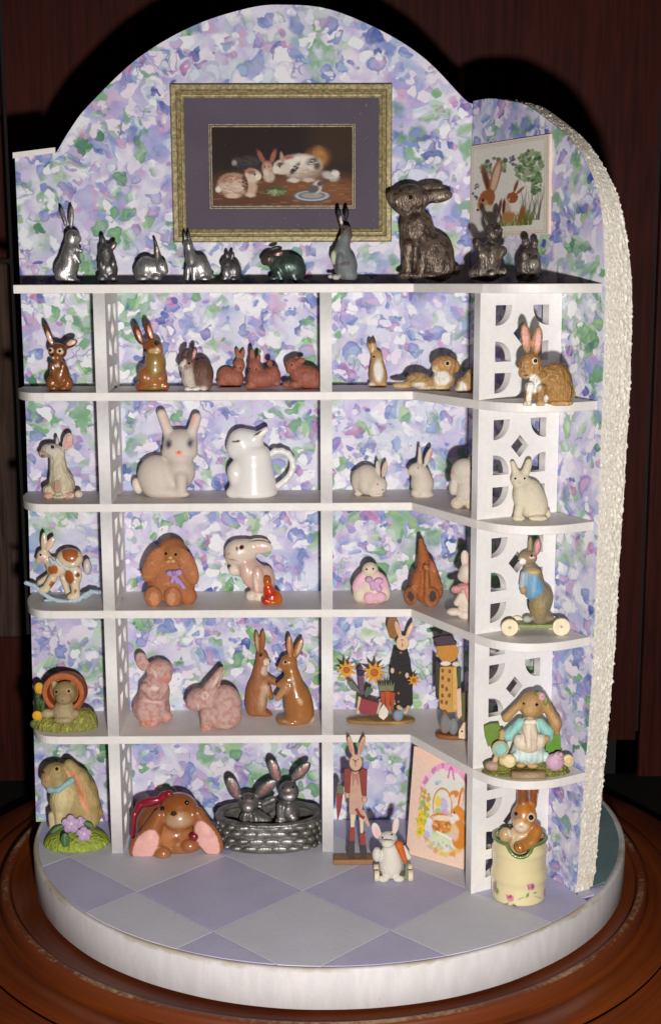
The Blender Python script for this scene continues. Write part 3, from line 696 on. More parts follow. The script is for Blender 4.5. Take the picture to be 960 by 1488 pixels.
P.el(58, 74, 7, 10, (206, 186, 220), 20, 1.5); P.el(48, 72, 5, 8, (240, 206, 70), 0, 1.5); P.el(62, 86, 7, 6, (214, 170, 200), 0, 1.5); P.el(50, 86, 6, 5, (170, 200, 140), 0, 2)
P.el(56, 102, 21, 15, (214, 138, 70), 8, 1.5); P.speckle(36, 56, 104, 18, 11, 1.8, [(180, 100, 46), (240, 190, 120), (232, 160, 90)], 33)
P.el(60, 94, 20, 4, (240, 216, 190), 10, 1.5)
P.el(86, 62, 4.6, 20, (214, 130, 54), -6, 1.2); P.el(87, 64, 2.4, 15, (240, 206, 190), -6, 1.5); P.el(74, 56, 9, 5.5, (218, 136, 60), 30, 1.5); P.el(73, 62, 4, 6, (240, 206, 190), 20, 2)
P.el(84, 84, 12, 13, (222, 142, 62), 0, 1.5); P.el(78, 92, 8, 9, (236, 226, 212), 0, 3); P.el(77, 82, 1.2, 2.0, (70, 40, 40), 0, 0.8, 0); P.el(73, 88, 1.4, 1.2, (220, 120, 120), 0, 0.8, 0)
P.el(88, 112, 13, 21, (218, 136, 56), 0, 2); P.el(80, 110, 7, 12, (232, 196, 150), 10, 3); P.el(76, 116, 6, 4, (226, 190, 190), 0, 2)
P.el(36, 116, 6.5, 13, (222, 218, 232), 6, 2); P.el(37, 104, 5, 5, (232, 230, 240), 0, 1.5); P.el(34, 124, 5, 5, (196, 186, 212), 0, 2)
P.ln(50, 116, 74, 121, 1.6, (244, 236, 226)); P.el(44, 46, 3.5, 3, (176, 176, 214), 0, 1.5); P.el(48, 43, 3, 2.6, (196, 196, 224), 0, 1.5)
P.speckle(40, 58, 136, 28, 8, 2.0, [(206, 160, 190), (216, 196, 130), (170, 196, 150), (236, 226, 220)], 36)
link('print', P.mesh('print', lambda u, v: epos(u, 1-v, 0.0012)), M['print'], ec)

# ------------------------------------------------------------------ figurines: smooth blended solids
def nets(f, h, org):
    s = f < 0
    c = np.zeros(tuple(n-1 for n in f.shape), np.int8)
    offs = [(i, j, k) for i in (0, 1) for j in (0, 1) for k in (0, 1)]
    sl = lambda o, d=1: tuple(slice(o[a], f.shape[a]-1+o[a]) for a in range(3))
    for o in offs: c += s[sl(o)]
    idx = np.nonzero((c > 0) & (c < 8)); n = len(idx[0])
    I = np.stack(idx, 1)
    acc = np.zeros((n, 3)); cnt = np.zeros(n)
    for o in offs:
        for a in range(3):
            if o[a]: continue
            e = list(o); e[a] = 1
            fa = f[I[:,0]+o[0], I[:,1]+o[1], I[:,2]+o[2]]; fb = f[I[:,0]+e[0], I[:,1]+e[1], I[:,2]+e[2]]
            m = (fa < 0) != (fb < 0)
            t = np.where(m, fa/np.where(m, fa-fb, 1), 0)
            p = np.tile(np.array(o, float), (n, 1)); p[:, a] += t
            acc[m] += p[m]; cnt[m] += 1
    V = (I+acc/cnt[:, None])*h+org
    vid = np.full(c.shape, -1, np.int32); vid[idx] = np.arange(n)
    Q = []
    for a in range(3):
        b, d = (a+1) % 3, (a+2) % 3
        s0 = [slice(None)]*3; s1 = [slice(None)]*3; s0[a] = slice(0, -1); s1[a] = slice(1, None)
        ch = s[tuple(s0)] != s[tuple(s1)]
        J = np.stack(np.nonzero(ch), 1)
        J = J[(J[:, b] > 0) & (J[:, d] > 0) & (J[:, b] < f.shape[b]-1) & (J[:, d] < f.shape[d]-1)]
        ins = s[J[:, 0], J[:, 1], J[:, 2]]
        def at(db, dd):
            K = J.copy(); K[:, b] += db; K[:, d] += dd; return vid[K[:, 0], K[:, 1], K[:, 2]]
        q = np.stack([at(-1, -1), at(0, -1), at(0, 0), at(-1, 0)], 1)
        q = np.where(ins[:, None], q, q[:, ::-1]); Q.append(q)
    return V, np.concatenate(Q)
def sd(p, X, W, Z):
    ty = p[0]
    if ty == 'E':
        _, x, w, z, rx, rw, rz, rot = p[:8]
        dx, dw, dz = X-x, W-w, Z-z
        if rot:
            t = math.radians(rot); dx, dz = dx*math.cos(t)+dz*math.sin(t), -dx*math.sin(t)+dz*math.cos(t)
        k0 = np.sqrt((dx/rx)**2+(dw/rw)**2+(dz/rz)**2); k1 = np.sqrt((dx/rx**2)**2+(dw/rw**2)**2+(dz/rz**2)**2)
        return k0*(k0-1)/np.maximum(k1, 1e-4)
    if ty == 'K':
        _, x0, w0, z0, r0, x1, w1, z1, r1 = p[:9]
        v = (x1-x0, w1-w0, z1-z0); L = max(sum(a*a for a in v), 1e-6)
        t = np.clip(((X-x0)*v[0]+(W-w0)*v[1]+(Z-z0)*v[2])/L, 0, 1)
        return np.sqrt((X-x0-t*v[0])**2+(W-w0-t*v[1])**2+(Z-z0-t*v[2])**2)-(r0+(r1-r0)*t)
    if ty == 'Y':                      # upright elliptic cylinder: x,w,z0,z1,rx,rw,taper,round
        _, x, w, z0, z1, rx, rw, tp, rd = p[:9]
        t = np.clip((Z-z0)/(z1-z0), 0, 1); f = 1+(tp-1)*t
        q = (np.sqrt(((X-x)/(rx*f))**2+((W-w)/(rw*f))**2)-1)*min(rx, rw)+rd
        h = np.abs(Z-(z0+z1)/2)-(z1-z0)/2+rd
        return np.minimum(np.maximum(q, h), 0)+np.hypot(np.maximum(q, 0), np.maximum(h, 0))-rd
    if ty == 'D':                      # disc or drum with its axis along w: x,w,z,r,half,round
        _, x, w, z, rx, rz, hf, rd = p[:8]
        q = (np.sqrt(((X-x)/rx)**2+((Z-z)/rz)**2)-1)*min(rx, rz)+rd
        h = np.abs(W-w)-hf+rd
        return np.minimum(np.maximum(q, h), 0)+np.hypot(np.maximum(q, 0), np.maximum(h, 0))-rd
    if ty == 'X':                      # wheel with its axis along x
        _, x, w, z, r, hf, rd = p[:7]
        q = np.hypot(W-w, Z-z)-r+rd; h = np.abs(X-x)-hf+rd
        return np.minimum(np.maximum(q, h), 0)+np.hypot(np.maximum(q, 0), np.maximum(h, 0))-rd
    if ty == 'B':                      # box
        _, x, w, z, a, b, c, rd = p[:8]
        qx, qw, qz = np.abs(X-x)-a+rd, np.abs(W-w)-b+rd, np.abs(Z-z)-c+rd
        return np.minimum(np.maximum(qx, np.maximum(qw, qz)), 0)+np.sqrt(np.maximum(qx, 0)**2+np.maximum(qw, 0)**2+np.maximum(qz, 0)**2)-rd
def bound(p):
    ty = p[0]
    if ty == 'E':
        m = max(p[4], p[6]) if p[7] else None
        rx, rz = (m, m) if m else (p[4], p[6]); return p[1]-rx, p[1]+rx, p[2]-p[5], p[2]+p[5], p[3]-rz, p[3]+rz
    if ty == 'K':
        r = max(p[4], p[8]); return min(p[1], p[5])-r, max(p[1], p[5])+r, min(p[2], p[6])-r, max(p[2], p[6])+r, min(p[3], p[7])-r, max(p[3], p[7])+r
    if ty == 'Y':
        f = max(1, p[7]); return p[1]-p[5]*f, p[1]+p[5]*f, p[2]-p[6]*f, p[2]+p[6]*f, p[3], p[4]
    if ty == 'D': return p[1]-p[4], p[1]+p[4], p[2]-p[6], p[2]+p[6], p[3]-p[5], p[3]+p[5]
    if ty == 'X': return p[1]-p[5], p[1]+p[5], p[2]-p[4], p[2]+p[4], p[3]-p[4], p[3]+p[4]
    if ty == 'B': return p[1]-p[4], p[1]+p[4], p[2]-p[5], p[2]+p[5], p[3]-p[6], p[3]+p[6]
def solid(name, prims, paints, sc_, cs, parent, m, vox=1.1, ground=True):
    """prims: list of (shape tuple, colour, blend); a negative blend carves. cs = (cos, sin) of the viewing slope used by the paint spots"""
    bs = np.array([bound(p[0]) for p in prims if p[2] >= 0])
    pad = 4.0
    lo = np.array([bs[:,0].min(), bs[:,2].min(), bs[:,4].min()])-pad; hi = np.array([bs[:,1].max(), bs[:,3].max(), bs[:,5].max()])+pad
    if ground: lo[2] = max(lo[2], -3*vox)
    n = np.ceil((hi-lo)/vox).astype(int)+1
    ax = [(lo[a]+vox*np.arange(n[a])).astype(np.float32) for a in range(3)]
    X, W, Z = ax[0][:, None, None], ax[1][None, :, None], ax[2][None, None, :]
    f = None
    for p, c, k in prims:
        d = np.broadcast_to(sd(p, X, W, Z), tuple(n))
        if f is None: f = d.astype(np.float32).copy(); continue
        if k >= 0:
            k = max(k, 0.05); h = np.maximum(k-np.abs(f-d), 0)/k; f = np.minimum(f, d)-h*h*k*0.25
        else:
            k = -k; d = -d; h = np.maximum(k-np.abs(f-d), 0)/k; f = np.maximum(f, d)+h*h*k*0.25
    if ground: f = np.maximum(f, -Z)
    f = f.astype(np.float64); f[np.abs(f) < 1e-6] = 1e-6
    V, Q = nets(f, vox, lo)
    if len(V) == 0: return None, None
    num = np.zeros((len(V), 3)); den = np.zeros(len(V))
    D = np.stack([sd(p, V[:,0], V[:,1], V[:,2]) for p, c, k in prims if k >= 0], 1); D = D-D.min(1)[:, None]
    Wt = np.exp(-D/0.9)
    C = np.array([lin(c) for p, c, k in prims if k >= 0]); cols = Wt @ C/Wt.sum(1)[:, None]
    # face-forward test for painted spots
    v0, v1, v2 = V[Q[:,0]], V[Q[:,1]], V[Q[:,2]]; fn = np.cross(v1-v0, v2-v0)
    vn = np.zeros_like(V)
    for i in range(4): np.add.at(vn, Q[:, i], fn)
    vn /= np.linalg.norm(vn, axis=1)[:, None]+1e-9
    front = np.clip((vn[:,1]*cs[0]+vn[:,2]*cs[1])*4+0.35, 0, 1)
    img = V[:,2]*cs[0]-V[:,1]*cs[1]
    jx, jz = (vnoise(V[:,0]+V[:,1], img, 3, 0.45)-0.5)*1.6, (vnoise(V[:,0]-V[:,1], img, 4, 0.45)-0.5)*1.6
    for x, y, rx, ry, rot, c, soft in paints:
        dx, dz = V[:,0]-x+jx, img-y+jz
        if rot: t = math.radians(rot); dx, dz = dx*math.cos(t)+dz*math.sin(t), -dx*math.sin(t)+dz*math.cos(t)
        d = (np.sqrt((dx/rx)**2+(dz/ry)**2)-1)*min(rx, ry)
        a = np.clip(0.5-d/max(soft, 0.2), 0, 1)*front
        cols += (np.array(lin(c))-cols)*a[:, None]
    P3 = np.stack([V[:,0], -V[:,1], V[:,2]], 1)*sc_
    me = np_mesh(name, P3, Q[:, ::-1], cols)
    return link(name, me, m, parent), (V, img)
EYE = {}
def eye_mesh(r, c, n=10):
    key = (round(r, 5), c)
    if key not in EYE:
        me = bpy.data.meshes.new('eye'); bm = bmesh.new(); bmesh.ops.create_uvsphere(bm, u_segments=n, v_segments=7, radius=r); bm.to_mesh(me); bm.free()
        for p in me.polygons: p.use_smooth = True
        if c not in M:
            t = NT('bead_'+c); t.base(lin(tuple(int(c[i:i+2], 16) for i in (1, 3, 5)))); t.pr(Roughness=0.2); M[c] = t.m
        me.materials.append(M[c]); EYE[key] = me
    return EYE[key]
def flat_mesh(name, pts, w, th, c, sc_, parent, m, bev=0.6):
    bm = prism([(p[0]*sc_, p[1]*sc_) for p in pts], lambda p, q, d: (p, -d, q), (w-th/2)*sc_, (w+th/2)*sc_, bev*sc_)
    o = bm_obj(name, bm, None, parent)
    me = o.data; a = me.color_attributes.new('Col', 'FLOAT_COLOR', 'POINT'); cc = lin(c)
    for d in a.data: d.color = (*cc, 1)
    me.materials.append(m); return o
def build(F):
    root = tag(empty(F['n'], F['loc']), F['l'], F['c'], F.get('g'))
    s, cs = F['s'], F['cs']
    for part in F['parts']:
        par = root
        if part['t'] == 'solid':
            o, info = solid(part['n'], part['p'], part.get('paint', []), s, cs, root, M[part['m']], part.get('v', 1.1), part.get('gr', True))
            if o is None: print('EMPTY', F['l'], part['n']); continue
            for x, y, r, c in part.get('eyes', []):
                V, img = info
                dd = np.hypot(V[:,0]-x, img-y); cand = np.nonzero(dd < 1.6)[0]
                if not len(cand): cand = np.array([dd.argmin()])
                b = cand[V[cand, 1].argmax()]
                e = link('eye' if c == 'eye' else 'nose' if c in ('#c87060', '#281410') else 'bead', eye_mesh(r*s, c), None, o)
                e.location = (x*s, -(V[b,1]-0.25*r)*s, ((y+V[b,1]*cs[1])/cs[0])*s)
            if part.get('label'): o['label'] = part['label']
        else:
            o = flat_mesh(part['n'], part['pts'], part['w'], part['th'], part['c'], s, root, M[part['m']])
            if part.get('label'): o['label'] = part['label']
FIGS = []
FIGS.append(dict(n='hare_figurine',l='tall pewter hare standing upright with raised paws, leftmost on the top shelf',c='hare figurine',g='metal rabbits along the top shelf',loc=(-0.7976,-0.1143,1.8296),s=0.002153,cs=(1,0.0035), parts=[
  dict(t='solid',n='body',m='pewter',p=[(('K',-0.3,0,45.5,12,-8.3,0,20.5,15),(176,172,170),8),(('E',-11.3,0,17.5,13,12.3,16,0),(176,172,170),6),(('E',-1.3,0,33.5,12,14.4,22,0),(176,172,170),6),(('K',0.7,0,51.5,10,1.7,0,67.5,9),(176,172,170),6),(('E',3.7,0,68.5,10,8.1,9,0),(176,172,170),4),(('E',10.7,0,64.5,5,4.2,5,0),(176,172,170),4),(('E',-8.8,1,95.5,3.4,3,15,14),(176,172,170),3),(('E',2.2,0,95.5,4,3,16,-4),(176,172,170),3),(('K',7.7,6,51.5,4,15.7,6,47.5,3),(176,172,170),3),(('K',7.7,8,41.5,4,12.7,8,31.5,3.2),(176,172,170),3),(('E',-4.3,6,8.5,12,8.1,7,0),(176,172,170),4),(('K',-7.3,8,7.5,5,9.7,10,4.5,3.5),(176,172,170),3),(('E',-15.3,8,13.5,8,7.2,9,0),(176,172,170),4)],paint=[(-8.8,95.5,1.2,10,14,(90,86,88),1.2),(2.7,95.5,1.4,11,-4,(96,92,92),1.2)],v=1.1,eyes=[(6.7,69.5,1.3,'eye')])]))
FIGS.append(dict(n='rabbit_figurine',l='small dark pewter rabbit hugging its paws beside the tall standing pewter hare',c='rabbit figurine',g='metal rabbits along the top shelf',loc=(-0.6822,-0.1186,1.8296),s=0.002152,cs=(1,0.0035), parts=[
  dict(t='solid',n='body',m='pewter',p=[(('E',-0.6,0,21.3,14,13.2,17,0),(120,116,116),3),(('E',-1.6,0,36.3,12,10.2,12,0),(120,116,116),4),(('E',-3.6,0,47.3,10,8.9,11,0),(120,116,116),4),(('E',-6.6,0,61.3,4,4,9,6),(120,116,116),3),(('E',7.4,0,54.3,4.5,3.5,8,-35),(120,116,116),3),(('E',-8.6,9,8.3,7,5.5,6,0),(120,116,116),3),(('E',7.4,9,8.3,7,5.5,6,0),(120,116,116),3),(('E',-8.6,9,29.3,5,6,9,0),(120,116,116),3),(('E',8.4,9,29.3,5,6,9,0),(120,116,116),3)],paint=[(8.4,53.3,2.2,5,-35,(150,120,112),1.2)],v=1.1,eyes=[(-6.6,48.3,1.2,'eye'),(1.4,47.3,1.2,'eye')])]))
FIGS.append(dict(n='rabbit_figurine',l='pewter rabbit crouching sideways with ears pointing straight up on the top shelf',c='rabbit figurine',g='metal rabbits along the top shelf',loc=(-0.5433,-0.1164,1.8296),s=0.002153,cs=(1,0.0035), parts=[
  dict(t='solid',n='body',m='pewter',p=[(('E',-9.4,0,23.1,16,14,17,0),(176,172,170),3),(('E',-18.4,0,15.1,10,9.3,12,0),(176,172,170),4),(('E',4.6,0,21.1,11,11,15,0),(176,172,170),4),(('E',12.6,6,25.1,9,8.1,10,0),(176,172,170),3),(('E',16.6,7,19.1,6,5.1,6,0),(176,172,170),3),(('K',7.6,4,31.1,3.4,6.6,4,53.1,2.6),(176,172,170),3),(('K',11.6,0,33.1,3,3.6,0,62.1,2),(120,116,116),2),(('E',4.6,9,9.1,8,6,6,0),(176,172,170),3),(('E',-14.4,8,8.1,9,6.4,6,0),(176,172,170),3),(('E',-24.4,0,18.1,4,3.8,5,0),(176,172,170),2)],paint=[(7.6,45.1,1.6,10,2,(196,170,150),1.2)],v=1.1,eyes=[(14.6,27.1,1.2,'eye')])]))
FIGS.append(dict(n='rabbit_figurine',l='shiny pewter rabbit sitting tall in front of the frame corner, top shelf',c='rabbit figurine',g='metal rabbits along the top shelf',loc=(-0.4086,-0.1186,1.8296),s=0.002153,cs=(1,0.0035), parts=[
  dict(t='solid',n='body',m='pewter',p=[(('E',5.1,0,22.9,14,14,19,0),(176,172,170),3),(('E',11.1,0,15.9,12,10.6,13,0),(176,172,170),4),(('E',-6.9,0,31.9,8,10.6,17,0),(176,172,170),4),(('K',-8.9,0,38.9,6,-10.9,0,54.9,6.5),(176,172,170),4),(('E',-11.4,0,54.9,6.5,6,7.5,0),(176,172,170),3),(('E',-15.9,0,65.9,2.6,2.5,9,0),(120,116,116),2),(('E',-9.9,0,65.9,2.6,2.5,9,0),(120,116,116),2),(('K',-10.9,9,22.9,4,-12.9,9,4.9,3.4),(176,172,170),2),(('K',-2.9,10,22.9,4,-2.9,10,4.9,3.4),(176,172,170),2),(('E',12.1,8,6.9,8,5.5,5,0),(176,172,170),3),(('E',23.1,0,10.9,4,3.4,4,0),(176,172,170),2)],v=1.1,eyes=[(-13.4,56.9,1,'eye'),(-8.4,56.9,1,'eye')])]))
FIGS.append(dict(n='rabbit_figurine',l='tiny dark pewter baby rabbit sitting below the gold frame, smallest of the shelf',c='rabbit figurine',g='metal rabbits along the top shelf',loc=(-0.2994,-0.1207,1.8296),s=0.002152,cs=(1,0.0035), parts=[
  dict(t='solid',n='body',m='pewter',p=[(('E',3.4,0,18.7,11,11,15,0),(120,116,116),3),(('E',-5.6,0,27.7,9,7.6,9,0),(120,116,116),3),(('E',-10.6,0,24.7,5,4.2,5,0),(120,116,116),3),(('E',1.4,0,39.7,3,3,7,-12),(120,116,116),2),(('E',-5.6,0,39.7,3,3,6,0),(120,116,116),2),(('E',-6.6,8,14.8,6,6.4,9,0),(176,172,170),3),(('E',-9.6,9,6.8,5,3.8,4,0),(120,116,116),2),(('E',3.4,9,6.8,6,4.2,4,0),(120,116,116),2)],v=1.1,eyes=[(-8.6,28.7,1,'eye')])]))
FIGS.append(dict(n='rabbit_figurine',l='greenish dark pewter rabbit with laid back ear, crouching on all fours',c='rabbit figurine',g='metal rabbits along the top shelf',loc=(-0.1367,-0.1186,1.8296),s=0.002154,cs=(1,0.0035), parts=[
  dict(t='solid',n='body',m='pewter',p=[(('E',7.7,0,24.5,22,17,18,0),(96,112,104),3),(('E',19.7,0,19.5,13,11.9,15,0),(96,112,104),4),(('E',-8.3,0,27.5,13,11.9,15,0),(96,112,104),4),(('E',-19.3,0,35.5,11,8.9,10,0),(124,106,98),4),(('E',-27.3,0,32.5,6,5.1,6,0),(140,110,98),3),(('E',-7.3,4,43.5,8,4,4,10),(140,108,98),2),(('E',-13.3,-3,50.5,7,3,3,15),(96,112,104),2),(('K',-7.3,9,16.5,6,-3.3,9,5.5,4),(96,112,104),2),(('K',11.7,8,15.5,6,17.7,8,5.5,5),(96,112,104),2),(('E',-14.3,9,7.5,6,4.2,4,0),(96,112,104),2)],v=1.1,eyes=[(-21.3,38.5,1.2,'eye')])]))
FIGS.append(dict(n='rabbit_figurine',l='slender grey rabbit with black ears standing in front of the lower right frame corner',c='rabbit figurine',g='painted rabbits on the shelves',loc=(0.0515,-0.1365,1.8296),s=0.002146,cs=(1,0.0035), parts=[
  dict(t='solid',n='body',m='satin',p=[(('E',2.2,0,25.2,17,16.1,21,0),(116,120,122),3),(('E',-2.8,0,41.2,12,12.3,17,0),(116,120,122),5),(('K',-2.8,0,47.2,11,0.2,0,62.2,9),(116,120,122),5),(('E',3.2,0,73.2,8,7.6,10,0),(92,78,74),4),(('E',7.2,0,68.2,5,4.2,5,0),(110,92,86),3),(('E',-7.8,0,99.2,3.5,3,9,0),(24,20,22),2),(('E',3.2,0,99.2,3.5,3,9.5,-6),(24,20,22),2),(('K',-3.8,0,82.2,4,-6.8,0,94.2,3),(40,34,36),3),(('E',-15.8,4,37.2,4,6,10,0),(190,196,160),2),(('E',-5.8,10,30.2,6,8.5,14,0),(116,120,122),3),(('E',-11.8,10,9.2,6,4.2,4,0),(196,186,176),2),(('E',-19.8,4,10.2,4,3,3,0),(196,186,176),2),(('E',8.2,6,12.2,11,8.5,9,0),(116,120,122),3)],paint=[(-3.8,90.2,2.4,5.5,5,(236,214,204),1.2),(-8.8,67.2,3,5,0,(226,214,196),1.2),(0.2,28.2,9,3,10,(92,80,80),1.2)],v=1.1,eyes=[(-0.8,77.2,1.4,'eye')])]))
FIGS.append(dict(n='hare_figurine',l='large dark bronze hare with ears swept back, biggest on the top shelf',c='hare figurine',g='metal rabbits along the top shelf',loc=(0.2898,-0.1231,1.8296),s=0.002154,cs=(1,0.0035), parts=[
  dict(t='solid',n='body',m='bronze',p=[(('E',14.7,0,39.8,34,24,34,0),(116,98,84),3),(('E',-4.3,0,53.8,25,20,34,0),(116,98,84),8),(('E',-6.3,0,79.8,25,19,24,0),(116,98,84),8),(('E',-17.3,0,117.8,27,17,23,0),(116,98,84),7),(('E',-36.3,0,118.8,12,9,10,0),(116,98,84),6),(('E',-43.3,0,123.8,7,6,8,0),(116,98,84),3),(('K',-4.3,0,119.8,12,11.7,0,121.8,9),(116,98,84),5),(('E',22.7,7,122.8,22,4,9.5,6),(116,98,84),3),(('E',13.7,-5,134.8,20,4,8,2),(116,98,84),3),(('K',-18.3,16,51.9,10,-20.3,16,15.9,7),(116,98,84),4),(('E',-23.3,17,11.9,11,7.2,6,0),(116,98,84),3),(('K',1.7,18,45.9,9,-0.3,18,15.9,7),(116,98,84),4),(('E',-4.3,19,10.9,11,6.8,5,0),(116,98,84),3),(('E',27.7,10,25.8,22,15,24,0),(116,98,84),4),(('E',17.7,16,10.9,20,11,6,0),(116,98,84),3),(('E',51.7,0,17.8,6,5.5,7,0),(116,98,84),2)],paint=[(23.7,123.8,14,5,6,(166,146,128),2),(-37.3,113.8,3,2.5,0,(170,160,150),1.2)],v=1.1,eyes=[(-16.3,120.8,3.2,'eye')])]))
FIGS.append(dict(n='squirrel_figurine',l='dark metal upright animal holding paws to its chest, before the small hare print',c='animal figurine',g='metal rabbits along the top shelf',loc=(0.4652,-0.3759,1.8296),s=0.002024,cs=(1,0.0038), parts=[
  dict(t='solid',n='body',m='bronze',p=[(('E',3.5,0,32.9,19,19.1,26,0),(104,92,84),3),(('E',-0.5,0,15.9,24,16.1,14,0),(104,92,84),4),(('E',8.5,0,71.9,13,11.9,15,0),(104,92,84),5),(('E',13.5,11,75,7,5.5,6,0),(104,92,84),3),(('E',-2.5,0,88.9,4,3,9,15),(104,92,84),2),(('E',15.5,0,91.9,4,3,9,-6),(104,92,84),2),(('K',-16.5,3,59.9,6,-6.5,10,40,6),(104,92,84),3),(('K',20.5,8,46,7,14.5,11,38,6),(104,92,84),3),(('E',-8.5,14,40,6,5.1,6,0),(150,136,120),2),(('E',20.5,10,46,6,5.5,7,0),(120,106,96),2),(('E',5.5,12,38,9,11,17,0),(130,114,102),3),(('E',4.5,17,14,7,5.5,6,0),(140,126,112),2),(('E',20.5,16,16,7,6,7,0),(150,136,120),2),(('E',-18.5,2,13.9,10,8.1,9,0),(104,92,84),3)],v=1.1,eyes=[(5.5,81.9,1.6,'eye'),(15.5,80.9,1.4,'eye')])]))
FIGS.append(dict(n='rabbit_figurine',l='small dark metal rabbit crouching at the right end of the top shelf',c='rabbit figurine',g='metal rabbits along the top shelf',loc=(0.5813,-0.408,1.8296),s=0.002008,cs=(1,0.0038), parts=[
  dict(t='solid',n='body',m='bronze',p=[(('E',0.8,0,23.8,18,17,22,0),(104,92,84),3),(('E',2.8,0,37.8,13,11.5,14,0),(104,92,84),4),(('E',-4.2,0,58.8,6,4,8,0),(104,92,84),2),(('E',8.8,0,57.8,5,4,8,0),(104,92,84),2),(('E',5.8,14,26.9,7,6.4,8,0),(160,150,140),3),(('E',-10.2,11,8.8,9,6.4,6,0),(104,92,84),3),(('E',7.8,12,8.8,8,5.5,5,0),(104,92,84),3),(('E',-8.2,11,39.8,4,3.8,5,0),(130,118,106),2)],v=1.1,eyes=[(-0.2,39.8,1.3,'eye'),(9.8,38.8,1.3,'eye')])]))
FIGS.append(dict(n='rabbit_figurine',l='glossy chestnut brown rabbit with huge ears sitting upright, left end compartment',c='rabbit figurine',g='painted rabbits on the shelves',loc=(-0.8313,-0.1618,1.5034),s=0.002158,cs=(0.9966,0.0823), parts=[
  dict(t='solid',n='body',m='glaze',p=[(('E',-3.3,0,22.1,14,15.3,22,0),(134,80,40),3),(('E',-5.3,0,56.2,13.5,10.8,12,0),(112,62,32),4),(('E',-5.3,7,47.7,8,6.4,7,0),(134,80,40),3),(('E',-17.3,0,81.3,5,3.5,16,18),(92,52,30),3),(('E',13.7,0,67.2,11,3.5,6,25),(92,52,30),3),(('E',-14.3,5,10.4,8,8.1,11,0),(134,80,40),2),(('E',8.7,5,10.4,8,8.1,11,0),(134,80,40),2),(('K',-11.3,10,35.9,4.5,-9.3,10,22.9,4),(134,80,40),2),(('K',3.7,10,35.9,4.5,0.7,10,22.9,4),(134,80,40),2),(('E',-11.3,11,3.9,6,4.2,4,0),(134,80,40),2),(('E',3.7,11,3.9,6,4.2,4,0),(134,80,40),2)],paint=[(-15.3,75,3.2,10,18,(226,190,166),1.2),(15.7,68,7,3.6,25,(222,184,160),1.2),(-13.3,57,4.4,4.4,0,(222,196,160),1.2),(0.2,56,4.4,4.4,0,(222,196,160),1.2),(-4.3,35,3.4,2.4,0,(240,210,200),1.2),(-9.3,46,2.4,1.4,0,(240,210,196),1.2)],v=1,eyes=[(-13.8,57,2.2,'eye'),(-0.3,56,2.2,'eye'),(-10.3,50.5,1.7,'eye')])]))
FIGS.append(dict(n='rabbit_figurine',l='glazed olive brown rabbit with upright pink lined ears and raised chin',c='rabbit figurine',g='painted rabbits on the shelves',loc=(-0.5446,-0.1737,1.5034),s=0.002154,cs=(0.9966,0.0826), parts=[
  dict(t='solid',n='body',m='glaze',p=[(('E',0.4,0,17,20,16.6,19,0),(156,104,50),3),(('E',3.4,0,40.1,15,15.7,22,0),(150,116,60),7),(('E',0.4,0,62.1,15,11.5,12,0),(136,76,34),4),(('E',7.4,6,59.6,8,6.4,7,0),(150,106,60),3),(('E',-20.6,0,80.2,6,4,15,20),(96,50,26),3),(('E',-4.6,0,84.2,6,4,15.5,16),(96,50,26),3),(('E',-15.6,6,5.4,10,7.2,7,0),(150,80,38),3),(('E',16.4,6,6.4,7,6,7,0),(150,80,38),3),(('E',10.4,12,18,8,6.4,7,0),(170,106,60),3),(('E',-11.6,8,19.6,9,9.8,14,0),(156,92,46),3),(('E',0.4,9,4.7,13,7.6,5,0),(150,110,56),3)],paint=[(-18.1,77.9,2.9,9,20,(222,140,112),1.2),(-2.6,82.9,2.9,9.5,16,(226,146,116),1.2),(3.4,55.9,9,4,0,(196,160,110),1.2),(4.4,30.9,6,11,0,(166,140,86),5),(7.4,67.9,4,4,0,(70,52,44),1.2),(-10.6,56.9,3,3.4,0,(70,44,30),1.2),(8.4,57.9,3,3,0,(206,176,140),1.2),(0.4,62.9,2,1.2,0,(70,36,20),1.2)],v=1,eyes=[(6.4,67.4,2.2,'eye'),(-11.1,56.9,2,'eye')])]))
FIGS.append(dict(n='rabbit_figurine',l='small brown and white rabbit with white paws, ears folded, turned left',c='rabbit figurine',g='painted rabbits on the shelves',loc=(-0.4115,-0.1802,1.5034),s=0.002151,cs=(0.9966,0.0827), parts=[  # the dark left ear puts a cast shadow into the solid shape
  dict(t='solid',n='body',m='satin',p=[(('E',8.8,0,23,17,16.6,22,0),(104,70,58),3),(('E',-7.2,0,19,14,13.6,18,0),(206,192,176),6),(('E',-12.2,0,36,12.5,10.4,12,0),(120,86,74),4),(('E',-19.2,5,33.4,6,5.1,6,0),(196,180,170),3),(('E',-2.2,2,52.3,4.4,3,11,-14),(96,60,54),3),(('E',-15.2,-3,52.8,5,3,9,-30),(80,52,48),3),(('E',12.8,6,11.5,12,10.6,13,0),(120,84,70),3),(('E',-11.2,12,1.9,5,3.8,4,0),(232,226,218),2),(('E',-0.2,12,1.9,6,4.2,4,0),(232,226,218),2),(('E',11.8,12,3.9,5,3.8,4,0),(232,226,218),2),(('E',17.8,1,15,5,6.8,11,0),(150,120,104),3)],paint=[(-1.2,51.9,2,6.5,-14,(216,160,154),1.2),(-16.2,38.9,3,6,-20,(226,214,206),1.2),(-8.2,35.9,5,4.6,0,(150,120,110),1.2),(-19.2,37.9,2,4,-30,(220,206,196),1.2),(-21.2,30.9,3,3,0,(150,130,124),1.2)],v=1,eyes=[(-8.7,38.4,1.9,'eye')])]))
